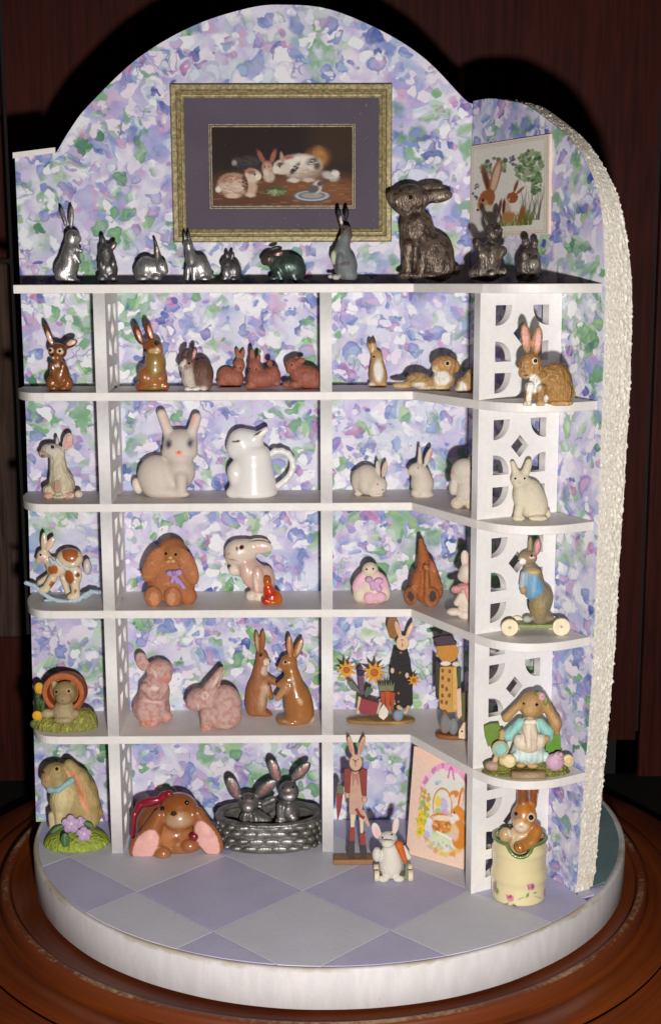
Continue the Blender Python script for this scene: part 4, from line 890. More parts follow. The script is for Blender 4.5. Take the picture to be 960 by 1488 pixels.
FIGS.append(dict(n='rabbit_figurine',l='brick red rabbit facing front, leftmost of the three brick red rabbits',c='rabbit figurine',g='brick red rabbits in the second compartment',loc=(-0.313,-0.0596,1.5034),s=0.002214,cs=(0.9968,0.0803), parts=[
  dict(t='solid',n='body',m='brick',p=[(('E',-4.7,0,14.2,14.5,12.5,15,0),(158,92,74),3),(('E',8.3,0,12.2,11.5,10.8,14,0),(158,92,74),2),(('E',13.3,0,31.3,8.5,7.9,10,0),(158,92,74),3),(('E',11.3,0,47.3,3.4,2.6,9,10),(158,92,74),2),(('E',18.3,0,47.3,3.2,2.6,8,-16),(158,92,74),2),(('E',-11.7,4,6.5,8,6,6,0),(158,92,74),2)],paint=[(13.3,28.2,3,4,0,(176,116,80),2)],v=1.1,eyes=[(7.3,28.2,1.3,'eye'),(15.3,27.2,1.3,'eye')])]))
FIGS.append(dict(n='rabbit_figurine',l='brick red rabbit with a raised tail, middle of the three brick red rabbits',c='rabbit figurine',g='brick red rabbits in the second compartment',loc=(-0.2157,-0.1683,1.5034),s=0.002158,cs=(0.9966,0.0824), parts=[
  dict(t='solid',n='body',m='brick',p=[(('E',4.5,0,16.1,21,14.9,14,0),(158,92,74),3),(('E',20.5,0,20.2,11,10.6,14,0),(158,92,74),5),(('E',-5.5,0,32.2,10,9.8,13,0),(158,92,74),4),(('E',-9.5,0,48.3,4,3,11,0),(158,92,74),3),(('E',-0.5,0,43.2,3.2,3,9,-6),(158,92,74),2),(('E',15.5,0,38.2,4.5,4,5,0),(158,92,74),2),(('E',-11.5,7,5.7,9,6,5,0),(158,92,74),2),(('E',-5.5,3,16.4,12,11,14,0),(158,92,74),3),(('E',25.5,3,9.4,6,4.7,5,0),(158,92,74),2)],v=1.1,eyes=[(-3.5,29.1,1.2,'eye'),(-12.5,30.1,1.1,'eye')])]))
FIGS.append(dict(n='rabbit_figurine',l='brick red lop rabbit lying, rightmost of the three brick red rabbits',c='rabbit figurine',g='brick red rabbits in the second compartment',loc=(-0.0765,-0.147,1.5034),s=0.00217,cs=(0.9966,0.082), parts=[
  dict(t='solid',n='body',m='brick',p=[(('E',3.9,0,17.1,21,16.1,17,0),(158,92,74),3),(('E',-8.1,0,24.1,12,10.6,13,0),(158,92,74),5),(('E',-16.1,0,34.1,11,8.9,10,0),(158,92,74),3),(('E',-21.1,0,28.1,5,4.7,6,0),(158,92,74),2),(('E',-4.1,6,40.6,7,3,4.5,15),(158,92,74),2),(('E',-12.1,-3,43.9,7,3,3,10),(158,92,74),2),(('E',-24.1,5,6.4,7,5.1,5,0),(158,92,74),2),(('E',-11.1,9,6.8,10,6.8,6,0),(158,92,74),2),(('E',14.9,5,9.5,10,7.6,8,0),(158,92,74),2)],v=1.1,eyes=[(-16.6,34,1.3,'eye')])]))
FIGS.append(dict(n='rabbit_figurine',l='thin tan and white rabbit sitting straight up beside the centre divider',c='rabbit figurine',g='tan and white rabbits near the corner',loc=(0.1574,-0.0831,1.5034),s=0.002204,cs=(0.9967,0.0808), parts=[
  dict(t='solid',n='body',m='satin',p=[(('E',1.4,0,15.2,13.5,13.4,18,0),(186,146,96),3),(('E',0.4,0,30.3,10.5,10.4,14,0),(186,146,96),5),(('E',-0.6,0,44.3,8.5,7.4,9,0),(186,146,96),4),(('E',2.4,5,40.7,5,4,4.5,0),(206,176,130),2),(('E',-9.6,0,58.4,4,3,11,8),(186,146,96),2),(('E',-4.1,0,59.4,3.4,3,11,6),(186,146,96),2),(('E',-7.6,6,3.7,6,4.2,4,0),(220,204,180),2),(('E',8.4,6,3.7,6,4.2,4,0),(186,146,96),2)],paint=[(1.4,22.2,7,15,4,(236,228,218),3),(-10.6,65.2,2.6,4,0,(96,66,44),1.2),(-5.1,66.2,2.6,4,0,(96,66,44),1.2),(-6.6,55.2,1.6,6,0,(226,200,160),1.2)],v=1,eyes=[(-5.1,43.2,1.7,'eye')])]))
FIGS.append(dict(n='rabbit_figurine',l='long tan and white rabbit lying down with raised head before the corner',c='rabbit figurine',g='tan and white rabbits near the corner',loc=(0.3252,-0.2183,1.5034),s=0.002135,cs=(0.9965,0.0835), parts=[
  dict(t='solid',n='body',m='fur',p=[(('E',-17,0,11,26,14.9,9,0),(186,146,96),3),(('E',-45,0,7,15,8.5,5,0),(210,180,130),4),(('E',-23,0,17.1,16,10.6,9,0),(186,146,96),4),(('E',15,0,16.1,17,14,16,0),(186,146,96),4),(('E',16,0,36.1,19,14,14,0),(190,140,88),5),(('E',3,6,31.6,6,5.1,6,0),(214,190,150),3),(('E',33,0,34.1,5,6,9,0),(178,130,84),2),(('E',26,-12,42.1,9,6,5,-10),(170,124,80),3),(('E',5,-12,43.1,6,4.2,4,10),(170,124,80),3),(('K',5,8,4.7,4.5,19,11,1.9,4),(220,190,144),2),(('E',-11,5,4.4,12,6.8,4,0),(222,204,176),2)],paint=[(12,17,12,10,0,(238,230,220),3),(-22,7,9,4,0,(236,226,212),2),(0,26,4,3,0,(240,232,222),1.2),(19,38,4.2,3.8,0,(232,214,190),1.2)],v=1,eyes=[(19,38,2.8,'eye')])]))
FIGS.append(dict(n='rabbit_figurine',l='tan and white rabbit half hidden behind the first lattice divider',c='rabbit figurine',g='tan and white rabbits near the corner',loc=(0.4121,-0.3015,1.5034),s=0.002092,cs=(0.9964,0.0852), parts=[
  dict(t='solid',n='body',m='fur',p=[(('E',2.1,0,10.2,14,11.5,13,0),(186,146,96),3),(('E',10.1,0,22.2,10,8.9,11,0),(186,146,96),4),(('E',-7.9,5,4.6,6,4.7,5,0),(220,204,180),2),(('E',14.1,0,34.3,4,3,8,0),(186,146,96),2)],paint=[(-2.9,7.1,5,9,20,(238,230,220),2)],v=1.1,eyes=[(10.1,25.1,1.5,'eye')])]))
FIGS.append(dict(n='rabbit_figurine',l='big golden brown rabbit with white bib and tall pink ears, right of the lattice',c='rabbit figurine',g='painted rabbits on the shelves',loc=(0.5764,-0.7033,1.5034),s=0.001885,cs=(0.9955,0.0946), parts=[
  dict(t='solid',n='body',m='fur',p=[(('E',19.7,0,30.1,26,20,31,0),(160,116,62),3),(('E',29.7,8,18.8,17,13,19,0),(160,116,62),4),(('E',-0.3,0,28.1,18,16,24,0),(160,116,62),6),(('E',-16.3,0,58.2,16.5,14.2,17,0),(170,122,70),5),(('E',-24.3,6,46.7,10,8.1,9,0),(182,140,90),4),(('E',-23.3,0,96.4,7.5,4,21,8),(172,124,84),3),(('E',-6.8,0,92.3,7.5,4,21,-5),(172,124,84),3),(('K',-18.3,15,27.5,7,-21.3,15,5.4,5),(160,116,62),3),(('K',-1.3,17,24.6,7,-3.3,17,4.6,5),(160,116,62),3),(('E',-21.3,17,2.5,7,4.7,4,0),(222,206,180),2),(('E',-3.3,19,2.7,7,4.7,4,0),(206,170,120),2),(('E',27.7,16,3.5,17,9.3,5,0),(196,150,92),3),(('E',45.7,0,15,5,5.1,7,0),(206,180,140),2)],paint=[(-24.3,96.9,4.4,15,8,(226,158,150),1.2),(-6.3,91.9,4.2,15,-5,(232,170,164),1.2),(-14.3,28.9,11,14,-10,(240,234,226),4),(-19.3,8.9,4,8,0,(236,226,214),1.2),(4.7,7.9,4,6,0,(236,226,214),1.2),(-11.3,62.9,4.8,4.8,0,(238,216,180),1.2),(-23.3,41.9,4,1.6,0,(110,70,46),1.2),(-26.3,46.9,3,2,0,(150,104,80),1.2)],v=1,eyes=[(-10.8,62.4,3,'eye')])]))
FIGS.append(dict(n='rabbit_figurine',l='cream speckled rabbit with pointed snout and one big pink ear, left end',c='rabbit figurine',g='white rabbits on the third shelf',loc=(-0.8436,-0.129,1.1573),s=0.002207,cs=(0.9866,0.1629), parts=[
  dict(t='solid',n='body',m='fur',p=[(('E',-3.7,0,19,19,16.6,20,0),(206,192,164),3),(('K',-8.7,0,59.5,11,-6.7,0,31.1,14),(210,198,172),6),(('E',-14.7,0,68.6,17,11.5,10,-12),(212,202,186),4),(('E',-28.7,0,63.6,7,5.5,6,0),(206,170,150),4),(('E',7.3,0,81.8,8,4,13,-18),(214,190,178),3),(('E',-9.2,-5,82,3,3,6,0),(200,194,180),2),(('E',-21.7,6,11.8,9,7.2,8,0),(206,190,156),3),(('E',-21.7,12,4.7,7,5.1,5,0),(214,180,158),2),(('E',8.3,11,4.6,9,6,5,0),(214,186,166),2),(('E',20.3,2,5.1,6,5.1,6,0),(220,200,186),2),(('E',-7.7,14,18.2,7,6.8,9,0),(200,170,146),3),(('E',-6.7,12,2.7,10,5.5,3,0),(206,194,166),2)],paint=[(7.8,79.7,5.4,9.5,-18,(232,176,172),1.2),(-26.7,65.7,4,2,0,(216,160,140),1.2),(-28.7,59.7,4,2,0,(120,96,84),1.2),(-21.7,3.7,4,3,0,(226,160,136),1.2),(9.3,3.7,4,3,0,(222,160,140),1.2),(-6.7,15.7,4,4,0,(196,140,116),2)],v=1,eyes=[(-13.2,72.2,2.6,'eye')])]))
FIGS.append(dict(n='rabbit_figurine',l='large pale grey porcelain rabbit with pink lined ears and blurred grey eyes',c='rabbit figurine',g='white rabbits on the third shelf',loc=(-0.5025,-0.1036,1.1573),s=0.002222,cs=(0.9868,0.162), parts=[
  dict(t='solid',n='body',m='bisque',p=[(('E',-21.6,0,28.5,28,24,31,0),(208,194,182),3),(('E',-12.6,0,18.3,28,22,20,0),(208,194,182),10),(('E',13.4,5,37.4,21,19,26,0),(208,194,182),7),(('E',13.4,0,75.1,25,19,22,0),(204,192,182),5),(('E',12.4,4,63.6,26,17,14,0),(212,198,186),5),(('K',-2.6,0,89.3,8,-12.6,0,118.7,7),(214,200,190),4),(('K',29.4,0,89.3,8,37.4,0,113.6,7),(214,200,190),4),(('K',15.4,20,29.7,9,15.4,20,9.5,7),(208,194,182),4),(('E',16.4,22,5.7,10,6.4,5,0),(208,194,182),3),(('E',3.4,18,6.1,10,6.4,5,0),(208,194,182),8),(('E',-50.6,0,14.3,7,8.1,12,15),(222,208,190),2),(('E',-14.6,14,8.5,22,13.2,9,0),(208,194,182),9)],paint=[(-7.6,109.1,3.6,12,16,(228,186,172),3),(34.4,107.1,3.6,10,-22,(230,176,160),3),(-2.1,74.1,5,6.5,0,(120,114,116),4),(28.9,75.1,4.4,6.5,0,(120,116,120),4),(13,61.1,5.4,4,0,(230,150,124),2),(13,56.1,5,2,0,(232,186,170),2),(-2.1,73.1,2,3.4,0,(70,66,70),1.2),(28.9,74.6,1.8,3,0,(76,72,76),1.2)],v=1.1,eyes=[(13,61.6,1.7,'#c87060')])]))
FIGS.append(dict(n='rabbit_creamer',l='glossy white rabbit shaped creamer jug with a loop handle',c='creamer jug',loc=(-0.2448,-0.1247,1.1573),s=0.002212,cs=(0.9867,0.1628), parts=[
  dict(t='solid',n='body',m='white_glaze',p=[(('Y',1.8,0,0,67,37,30,0.64,8),(238,232,226),1),(('E',1.8,0,61.9,24,20,16,0),(238,232,226),10),(('E',-14.2,0,79.1,19,18,20,0),(238,232,226),9),(('E',-23.2,0,70,13,13,15,0),(238,232,226),5),(('E',-0.2,0,82.2,18,14,14,0),(238,232,226),6),(('K',6.8,6,86.2,7,21.8,6,97.4,4.5),(238,232,226),4),(('E',-24.2,6,34.5,11,14,17,0),(238,232,226),6),(('E',-25.2,8,6.5,12,8.5,8,0),(238,232,226),6)],paint=[(-20.7,78.6,5.5,1.3,4,(70,54,50),1.2),(9.8,90.1,7,1.3,32,(90,70,64),0.8)],v=1.1),
  dict(t='solid',n='handle',m='white_glaze',p=[(('K',25.8,0,59.9,4.6,33.8,0,65.5,4.6),(238,232,226),2),(('K',33.8,0,65.5,4.6,43.8,0,66,4.6),(238,232,226),2),(('K',43.8,0,66,4.6,52.8,0,61.9,4.6),(238,232,226),2),(('K',52.8,0,61.9,4.6,58.8,0,52.8,4.6),(238,232,226),2),(('K',58.8,0,52.8,4.6,59.8,0,42.7,4.6),(238,232,226),2),(('K',59.8,0,42.7,4.6,55.8,0,31.5,4.6),(238,232,226),2),(('K',55.8,0,31.5,4.6,47.8,0,22.4,4.6),(238,232,226),2),(('K',47.8,0,22.4,4.6,37.8,0,15.3,4.6),(238,232,226),2)],v=1.1,gr=False)]))
FIGS.append(dict(n='rabbit_figurine',l='small white rabbit bowing its head with paired upright ears, by the centre divider',c='rabbit figurine',g='white rabbits on the third shelf',loc=(0.141,-0.1175,1.1573),s=0.002218,cs=(0.9867,0.1625), parts=[
  dict(t='solid',n='body',m='bisque',p=[(('E',-8.4,0,23,19,17.4,22,0),(210,196,180),3),(('E',-21.4,0,21,9,11,17,0),(210,196,180),3),(('E',10.6,5,15.7,11,9.8,12,0),(210,196,180),3),(('E',12.6,9,10.3,6,5.1,6,0),(210,196,180),2),(('E',8.1,4,37.9,3.6,3,14,4),(210,196,180),2),(('E',17.6,1,38.4,4,3,12,-12),(210,196,180),2),(('E',0.6,6,9.8,14,9.8,9,0),(210,196,180),4),(('E',-20.4,5,3.6,6,4.2,4,0),(210,196,180),2),(('E',5.6,11,2.5,10,5.7,3.4,0),(210,196,180),2),(('E',-10.4,9,17.4,10,10.2,14,0),(210,196,180),3)],paint=[(17.1,37.7,1.8,8,-12,(206,160,150),1.2)],v=1.1,eyes=[(7.1,15.7,1.4,'#c87060'),(14.6,7.7,1.1,'eye')])]))
FIGS.append(dict(n='rabbit_figurine',l='white rabbit sitting upright with a pink edged ear, in front of green wallpaper',c='rabbit figurine',g='white rabbits on the third shelf',loc=(0.295,-0.1512,1.1573),s=0.002201,cs=(0.9865,0.1638), parts=[
  dict(t='solid',n='body',m='bisque',p=[(('E',2,0,19.1,17,14.9,18,0),(210,196,180),3),(('E',0,0,32.3,13,11.5,14,0),(210,196,180),5),(('E',-6,0,40.4,11.5,8.9,9.5,0),(210,196,180),4),(('E',-14,0,37.4,6,4.9,5.5,0),(210,196,180),3),(('K',-2,-1,49.4,4,-2,-1,71.7,2),(210,196,180),2),(('E',10,3,59.2,4.6,3,14,-20),(210,196,180),3),(('Y',2,0,0,8,17,13,1,3),(210,196,180),3),(('E',-7,9,7.5,8,6.4,7,0),(210,196,180),3)],paint=[(13,59.9,1.6,8,-20,(214,140,130),1.2),(-2,61.9,1.3,7,0,(226,190,176),1.2)],v=1.1,eyes=[(-5,41.4,1.3,'#c87060')])]))
FIGS.append(dict(n='rabbit_figurine',l='fluffy white rabbit with a pink nose, half behind the second lattice divider',c='rabbit figurine',g='white rabbits on the third shelf',loc=(0.4027,-0.3681,1.1573),s=0.002089,cs=(0.985,0.1726), parts=[
  dict(t='solid',n='body',m='flocked',p=[(('E',3.5,0,55.4,20,16.1,18,0),(206,194,180),3),(('E',-6.5,0,47.3,11,8.5,9,0),(214,200,190),4),(('E',7.5,0,27,18,17,22,0),(206,194,180),5),(('E',-7.5,6,8.8,10,8.1,9,0),(206,190,168),3),(('E',12.5,8,7.1,9,7.2,8,0),(206,190,168),3),(('E',-13.5,0,31.1,6,7.6,12,0),(206,194,180),3),(('E',19.5,0,84.9,5,3.5,18,0),(206,194,180),3),(('E',13.5,-5,66.7,6,5,10,0),(206,194,180),3)],paint=[(-17.5,51.6,3,3,0,(226,160,160),2)],v=1.1,eyes=[(12.5,57.6,2.4,'eye')])]))
FIGS.append(dict(n='rabbit_figurine',l='off white flocked rabbit sitting in front of the second lattice divider',c='rabbit figurine',g='white rabbits on the third shelf',loc=(0.5724,-0.549,1.1573),s=0.001997,cs=(0.9835,0.1807), parts=[
  dict(t='solid',n='body',m='flocked',p=[(('E',2.8,0,30.3,21,18,28,0),(214,202,178),3),(('E',13.8,0,19.1,16,15,22,0),(214,202,178),6),(('E',-11.2,6,35.4,11,13.2,20,0),(214,202,178),6),(('E',-12.2,0,57.7,13.5,11,12.5,0),(214,202,178),5),(('E',-14.2,7,52.9,8,6,6,0),(214,202,178),3),(('K',-18.2,0,68.9,5.4,-22.7,0,82.1,3.2),(214,202,178),3),(('K',-3.2,0,69.9,6.4,0.8,0,83.1,5),(214,202,178),3),(('K',-13.2,12,18.2,7,-16.2,12,4,6),(214,202,178),3),(('E',-14.2,15,3.5,9,5.7,4.5,0),(214,202,178),3),(('E',13.8,13,3.2,14,8.1,5,0),(214,202,178),3),(('E',29.8,0,6.9,5,4.7,6,0),(214,202,178),2)],paint=[(3.8,41.8,3,2,0,(222,180,160),2),(-14.2,51.8,2,1.2,0,(200,160,146),1.2)],v=1.1,eyes=[(-19.7,57.8,1.7,'eye'),(-6.7,57.8,1.7,'eye')])]))
FIGS.append(dict(n='rocking_rabbit',l='patchwork cream and brown rabbit on pale blue rockers',c='rocking rabbit',loc=(-0.84,-0.114,0.8152),s=0.002246,cs=(0.9709,0.2393), parts=[
  dict(t='solid',n='rocker',m='satin',p=[(('K',-61.4,11,28.3,3.2,-50.4,11,24.2,3.2),(172,192,204),2),(('K',-50.4,11,24.2,3.2,-40.4,11,14.9,3.2),(172,192,204),2),(('K',-40.4,11,14.9,3.2,-29.4,11,6.7,3.2),(172,192,204),2),(('K',-29.4,11,6.7,3.2,-16.4,11,1.5,3.2),(172,192,204),2),(('K',-16.4,11,1.5,3.2,-0.4,11,0,3.2),(172,192,204),2),(('K',-0.4,11,0,3.2,13.6,11,3.6,3.2),(172,192,204),2),(('K',13.6,11,3.6,3.2,23.6,11,10.8,3.2),(172,192,204),2),(('K',23.6,11,10.8,3.2,31.6,11,14.9,3.2),(172,192,204),2),(('K',31.6,11,14.9,3.2,40.6,11,13.9,3.2),(172,192,204),2)],v=1.1,gr=False),
  dict(t='solid',n='rocker',m='satin',p=[(('K',-61.4,-11,22.9,3.2,-50.4,-11,18.8,3.2),(172,192,204),2),(('K',-50.4,-11,18.8,3.2,-40.4,-11,9.5,3.2),(172,192,204),2),(('K',-40.4,-11,9.5,3.2,-29.4,-11,1.3,3.2),(172,192,204),2),(('K',-29.4,-11,1.3,3.2,-16.4,-11,-3.9,3.2),(172,192,204),2),(('K',-16.4,-11,-3.9,3.2,-0.4,-11,-5.4,3.2),(172,192,204),2),(('K',-0.4,-11,-5.4,3.2,13.6,-11,-1.8,3.2),(172,192,204),2),(('K',13.6,-11,-1.8,3.2,23.6,-11,5.4,3.2),(172,192,204),2),(('K',23.6,-11,5.4,3.2,31.6,-11,9.5,3.2),(172,192,204),2),(('K',31.6,-11,9.5,3.2,40.6,-11,8.5,3.2),(172,192,204),2)],v=1.1,gr=False),
  dict(t='solid',n='crossbar',m='satin',p=[(('B',-15.4,0,1.9,22,11,1.6,1),(172,192,204),1),(('B',-33.4,0,10.2,4,11,1.4,1),(172,192,204),1)],v=1.1),
  dict(t='solid',n='body',m='glaze',p=[(('E',0.6,0,61.7,19,13,15,0),(222,200,168),3),(('E',-11.4,0,49.3,18,12,12,0),(222,200,168),4),(('E',-21.4,0,47.2,12,11,15,0),(222,200,168),5),(('K',-25.4,0,53.4,8,-33.4,0,62.7,7),(222,200,168),5),(('E',-37.4,0,65.8,9.5,8.1,9.5,0),(222,200,168),4),(('E',-43.4,0,59.6,5.5,4.5,5,0),(222,200,168),3),(('E',-34.9,3,86.1,4.5,3,15,-3),(222,200,168),3),(('E',-25.4,5,84.5,5,3,12,-28),(222,200,168),3),(('E',6.6,9,39.2,12.5,7,16,0),(222,200,168),3),(('K',8.6,11,29.4,7,9.6,11,10.8,6),(222,200,168),3),(('E',4.6,12,8,8,5.5,5,0),(222,200,168),2),(('K',-23.4,9,35,7,-33.4,9,19.6,6),(222,200,168),3),(('E',-37.4,10,17.8,8,5.5,5,0),(222,200,168),2),(('K',-11.4,-8,30.9,5,-5.4,-8,8.2,4),(222,200,168),3),(('K',-29.4,-7,35.2,5,-45.4,-7,24.9,4),(222,200,168),3),(('E',25.6,0,49.3,6,7.6,12,0),(206,196,190),3)],paint=[(3.6,64.9,11,11,0,(168,92,40),1.6),(-6.4,68.9,3,7,10,(150,84,40),1.2),(-22.4,43.9,8,7,0,(168,92,40),1.6),(1.6,32.9,7,10,10,(168,92,40),1.6),(13.6,35.9,3,3.5,0,(110,70,36),1.2),(-23.4,21.9,4,5,-20,(168,92,40),1.4),(9.6,11.9,2,3,0,(150,90,50),1.2),(-26.4,80.9,3,8,-28,(230,186,172),1.2),(-35.9,81.9,1.6,9,0,(206,180,160),1.2),(-39.4,64.9,2.4,2.6,0,(226,220,214),1.2),(-36.4,57.9,4,2.6,0,(226,170,160),2),(-24.4,53.9,6,5,0,(170,180,186),2)],v=1,eyes=[(-39.6,64.9,1.8,'eye')]),
  dict(t='solid',n='saddle_ruffle',m='satin',p=[(('K',-15.4,13,62.8,2.4,-10.4,13,55.6,2.4),(206,206,206),2),(('K',-10.4,13,55.6,2.4,-3.4,13,50.4,2.4),(206,206,206),2),(('K',-3.4,13,50.4,2.4,4.6,13,48.9,2.4),(206,206,206),2),(('K',4.6,13,48.9,2.4,12.6,13,50.4,2.4),(206,206,206),2),(('K',-26.4,9,63.9,2.6,-23.4,9,58.7,2.6),(186,190,196),2),(('K',-23.4,9,58.7,2.6,-18.4,9,57.7,2.6),(186,190,196),2)],v=1.1,gr=False)]))
FIGS.append(dict(n='lop_bunny',l='terracotta lop eared bunny sitting with big feet forward and lilac bow',c='bunny figurine',g='terracotta bunnies',loc=(-0.5055,-0.1566,0.8152),s=0.002226,cs=(0.9704,0.2417), parts=[
  dict(t='solid',n='body',m='terracotta',p=[(('E',-2.4,0,40.9,33,22,36,0),(176,108,66),3),(('E',1.6,0,72.8,22,20,23,0),(176,108,66),4),(('E',5.6,10,74.3,15,12.8,15,0),(164,104,60),3),(('E',-24.4,14,59.8,13,8,28,-26),(182,114,72),1),(('E',24.6,14,56.7,13,8,29,22),(182,114,72),1),(('E',-0.4,0,26.4,34,22,26,0),(176,108,66),4),(('E',23.6,6,11.4,13,11,13,0),(176,108,66),2),(('E',-24.4,22,14.4,13,7,15,0),(178,110,70),1),(('E',3.6,22,14.4,13,7,15,0),(178,110,70),1)],paint=[(-22.4,4.7,6,10,6,(200,136,96),2),(1.6,5.7,6,9,-12,(202,140,100),2),(-1.4,58.7,2.6,2,0,(226,180,120),1.2),(5.1,58.7,2.6,2,0,(226,180,120),1.2),(1.6,63.7,2.2,2,0,(226,186,126),1.2)],v=1.1,eyes=[(-4.9,69.7,2.2,'eye'),(9.1,68.2,2.2,'eye')]),
  dict(t='solid',n='bow',m='satin',p=[(('E',0.6,26,49.4,6,4,5,0),(176,140,192),1),(('E',13.6,26,50.4,5,4,5,0),(190,156,206),1),(('E',6.6,28,50.9,3.4,4,4,0),(166,130,186),1),(('K',7.6,26,45.3,3,10.6,26,36,4),(170,134,188),2),(('K',11.6,25,40.9,3,19.6,25,28.5,3.4),(176,140,190),2),(('K',5.6,26,43.2,3,2.6,26,37,2.6),(190,156,200),2)],v=1.1,gr=False)]))
FIGS.append(dict(n='rabbit_figurine',l='pink and cream rabbit bending over with paws at its mouth',c='rabbit figurine',loc=(-0.2443,-0.1116,0.8152),s=0.00225,cs=(0.971,0.2392), parts=[
  dict(t='solid',n='body',m='glaze',p=[(('E',-20.8,0,69.2,20,17,19,0),(222,206,188),3),(('E',-30.8,0,59.9,10,8.1,9,0),(228,206,192),4),(('E',-8.8,0,72.3,16,13.6,16,0),(222,206,188),5),(('E',10.2,7,78.1,18,4,9.5,-3),(222,206,188),3),(('E',7.2,-8,81.6,16,4,7,0),(222,206,188),3),(('K',-10.8,0,51.7,15,11.2,0,24.9,19),(216,176,160),5),(('E',17.2,0,29,14,14.4,20,0),(216,176,160),4),(('E',-7.8,12,38.1,10,6,19,16),(216,176,160),2),(('E',7.2,15,31.7,9,6,20,6),(216,176,160),2),(('E',-26.8,4,43.4,9,7.2,8,0),(232,218,204),3),(('K',-22.8,4,42.3,7,-14.8,4,44.4,7),(226,196,180),3),(('E',-2.8,5,5.5,9,7.2,8,0),(222,206,188),3),(('E',8.2,9,4.4,8,6.8,8,0),(222,206,188),3),(('E',11.2,0,12.5,12,10.2,12,0),(216,176,160),4)],paint=[(11.2,73.2,12,5.5,-3,(226,190,176),3),(-17.8,72.7,6.5,5,10,(236,222,210),1.2),(-15.8,73.7,3.6,3.4,0,(120,56,30),1.2),(-22.3,71.7,2,3.4,0,(150,90,60),1.2),(-29.8,56.2,6,1.2,-15,(190,130,110),1.2),(-34.8,64.2,3,2,0,(222,170,150),1.2),(4.2,20.2,2,12,6,(242,226,214),2)],v=1.1,eyes=[(-16.3,73.7,2.2,'eye')])]))
FIGS.append(dict(n='squirrel_figurine',l='tiny glossy red orange glass squirrel by the feet of the pink cream rabbit',c='glass squirrel',loc=(-0.1844,-0.1791,0.8152),s=0.002216,cs=(0.9701,0.2429), parts=[
  dict(t='solid',n='body',m='white_glaze',p=[(('E',0.6,0,9.6,12,9.8,11,0),(190,44,16),3),(('E',-3.4,0,19.9,8,6.8,8,0),(206,60,16),4),(('E',-5.4,0,32.3,6,6,8,0),(190,92,24),4),(('E',-7.4,0,37.4,2.4,2,3.6,0),(176,84,22),2),(('E',-2.4,0,36.4,2.2,2,3.2,0),(176,84,22),2),(('E',8.6,0,8.6,7,7.6,11,14),(196,100,30),3),(('E',-7.4,6,6,7,5.5,6,0),(186,36,18),2),(('E',1.6,6,3.9,9,6,5,0),(190,96,28),2)],v=0.9,eyes=[(-3.4,32.3,1.1,'eye')])]))
FIGS.append(dict(n='lop_bunny',l='small cream bunny with pink lop ears and a pink bow, huddled like an egg',c='bunny figurine',loc=(0.14,-0.1572,0.8152),s=0.002228,cs=(0.9704,0.2417), parts=[
  dict(t='solid',n='body',m='bisque',p=[(('E',-0.3,0,20.7,26,18,26,0),(222,206,182),3),(('E',-3.3,6,48,12,10.2,12,0),(222,206,182),4),(('E',-18.3,8,32,8,6,17,-32),(226,178,190),2),(('E',12.7,8,31,9,6,17,28),(226,178,190),2),(('E',-18.3,7,12.2,10,9.3,12,0),(222,206,182),3),(('E',17.7,7,14.2,9,8.9,12,0),(222,206,182),3),(('E',-4.3,17,9.5,8.5,5,9,0),(226,176,190),1),(('E',10.7,17,10.5,9,5,8,0),(226,176,190),1)],paint=[(-17.3,28.1,5,12,-32,(230,180,196),1.2),(12.7,26.1,5.6,12,28,(228,176,196),1.2)],v=1.1,eyes=[(-8.8,46.1,1.5,'eye'),(0.7,46.6,1.5,'eye')]),
  dict(t='solid',n='bow',m='satin',p=[(('E',-5.3,19,36.8,6,4,5,0),(206,160,196),1),(('E',8.7,19,34.7,7,4,5,0),(220,172,204),1),(('K',3.7,18,31.4,4,8.7,18,23.2,5),(214,166,200),2),(('K',-2.3,18,31.4,3,-0.3,18,23.2,3),(206,156,192),2)],v=1.1,gr=False)]))
FIGS.append(dict(n='lop_bunny',l='rough terracotta bunny with ears tied in a tall point above its head',c='bunny figurine',g='terracotta bunnies',loc=(0.3006,-0.1949,0.8152),s=0.00221,cs=(0.9698,0.2438), parts=[
  dict(t='solid',n='body',m='terracotta',p=[(('E',3.3,0,30.8,19,15,30,0),(166,94,50),3),(('K',2.3,0,59.7,11,-3.7,0,94.7,3.4),(166,94,50),5),(('K',8.3,4,58.6,9,20.3,4,27.7,8),(166,94,50),4),(('E',23.3,3,21.2,6,8.1,13,0),(166,94,50),3),(('E',-9.7,6,34.4,9,12.3,20,-10),(166,94,50),4),(('E',4.3,10,58,6,5.5,7,0),(150,84,46),2),(('E',4.3,12,35.9,5,10.6,20,0),(176,106,60),2),(('E',-18.7,12,15.2,10,8,14,0),(160,96,56),1),(('E',11.3,16,14.2,12,7,15,0),(160,96,56),1)],paint=[(-18.7,10.9,4.4,7.5,12,(70,50,44),2),(12.3,10.9,5.6,8,0,(70,50,44),2),(14.3,51.9,3,9,20,(196,110,90),2),(3.3,55.9,1.4,1,0,(60,34,24),1.2)],v=1.1,eyes=[(0.8,56.9,1,'eye'),(6.3,56.9,1,'eye')])]))
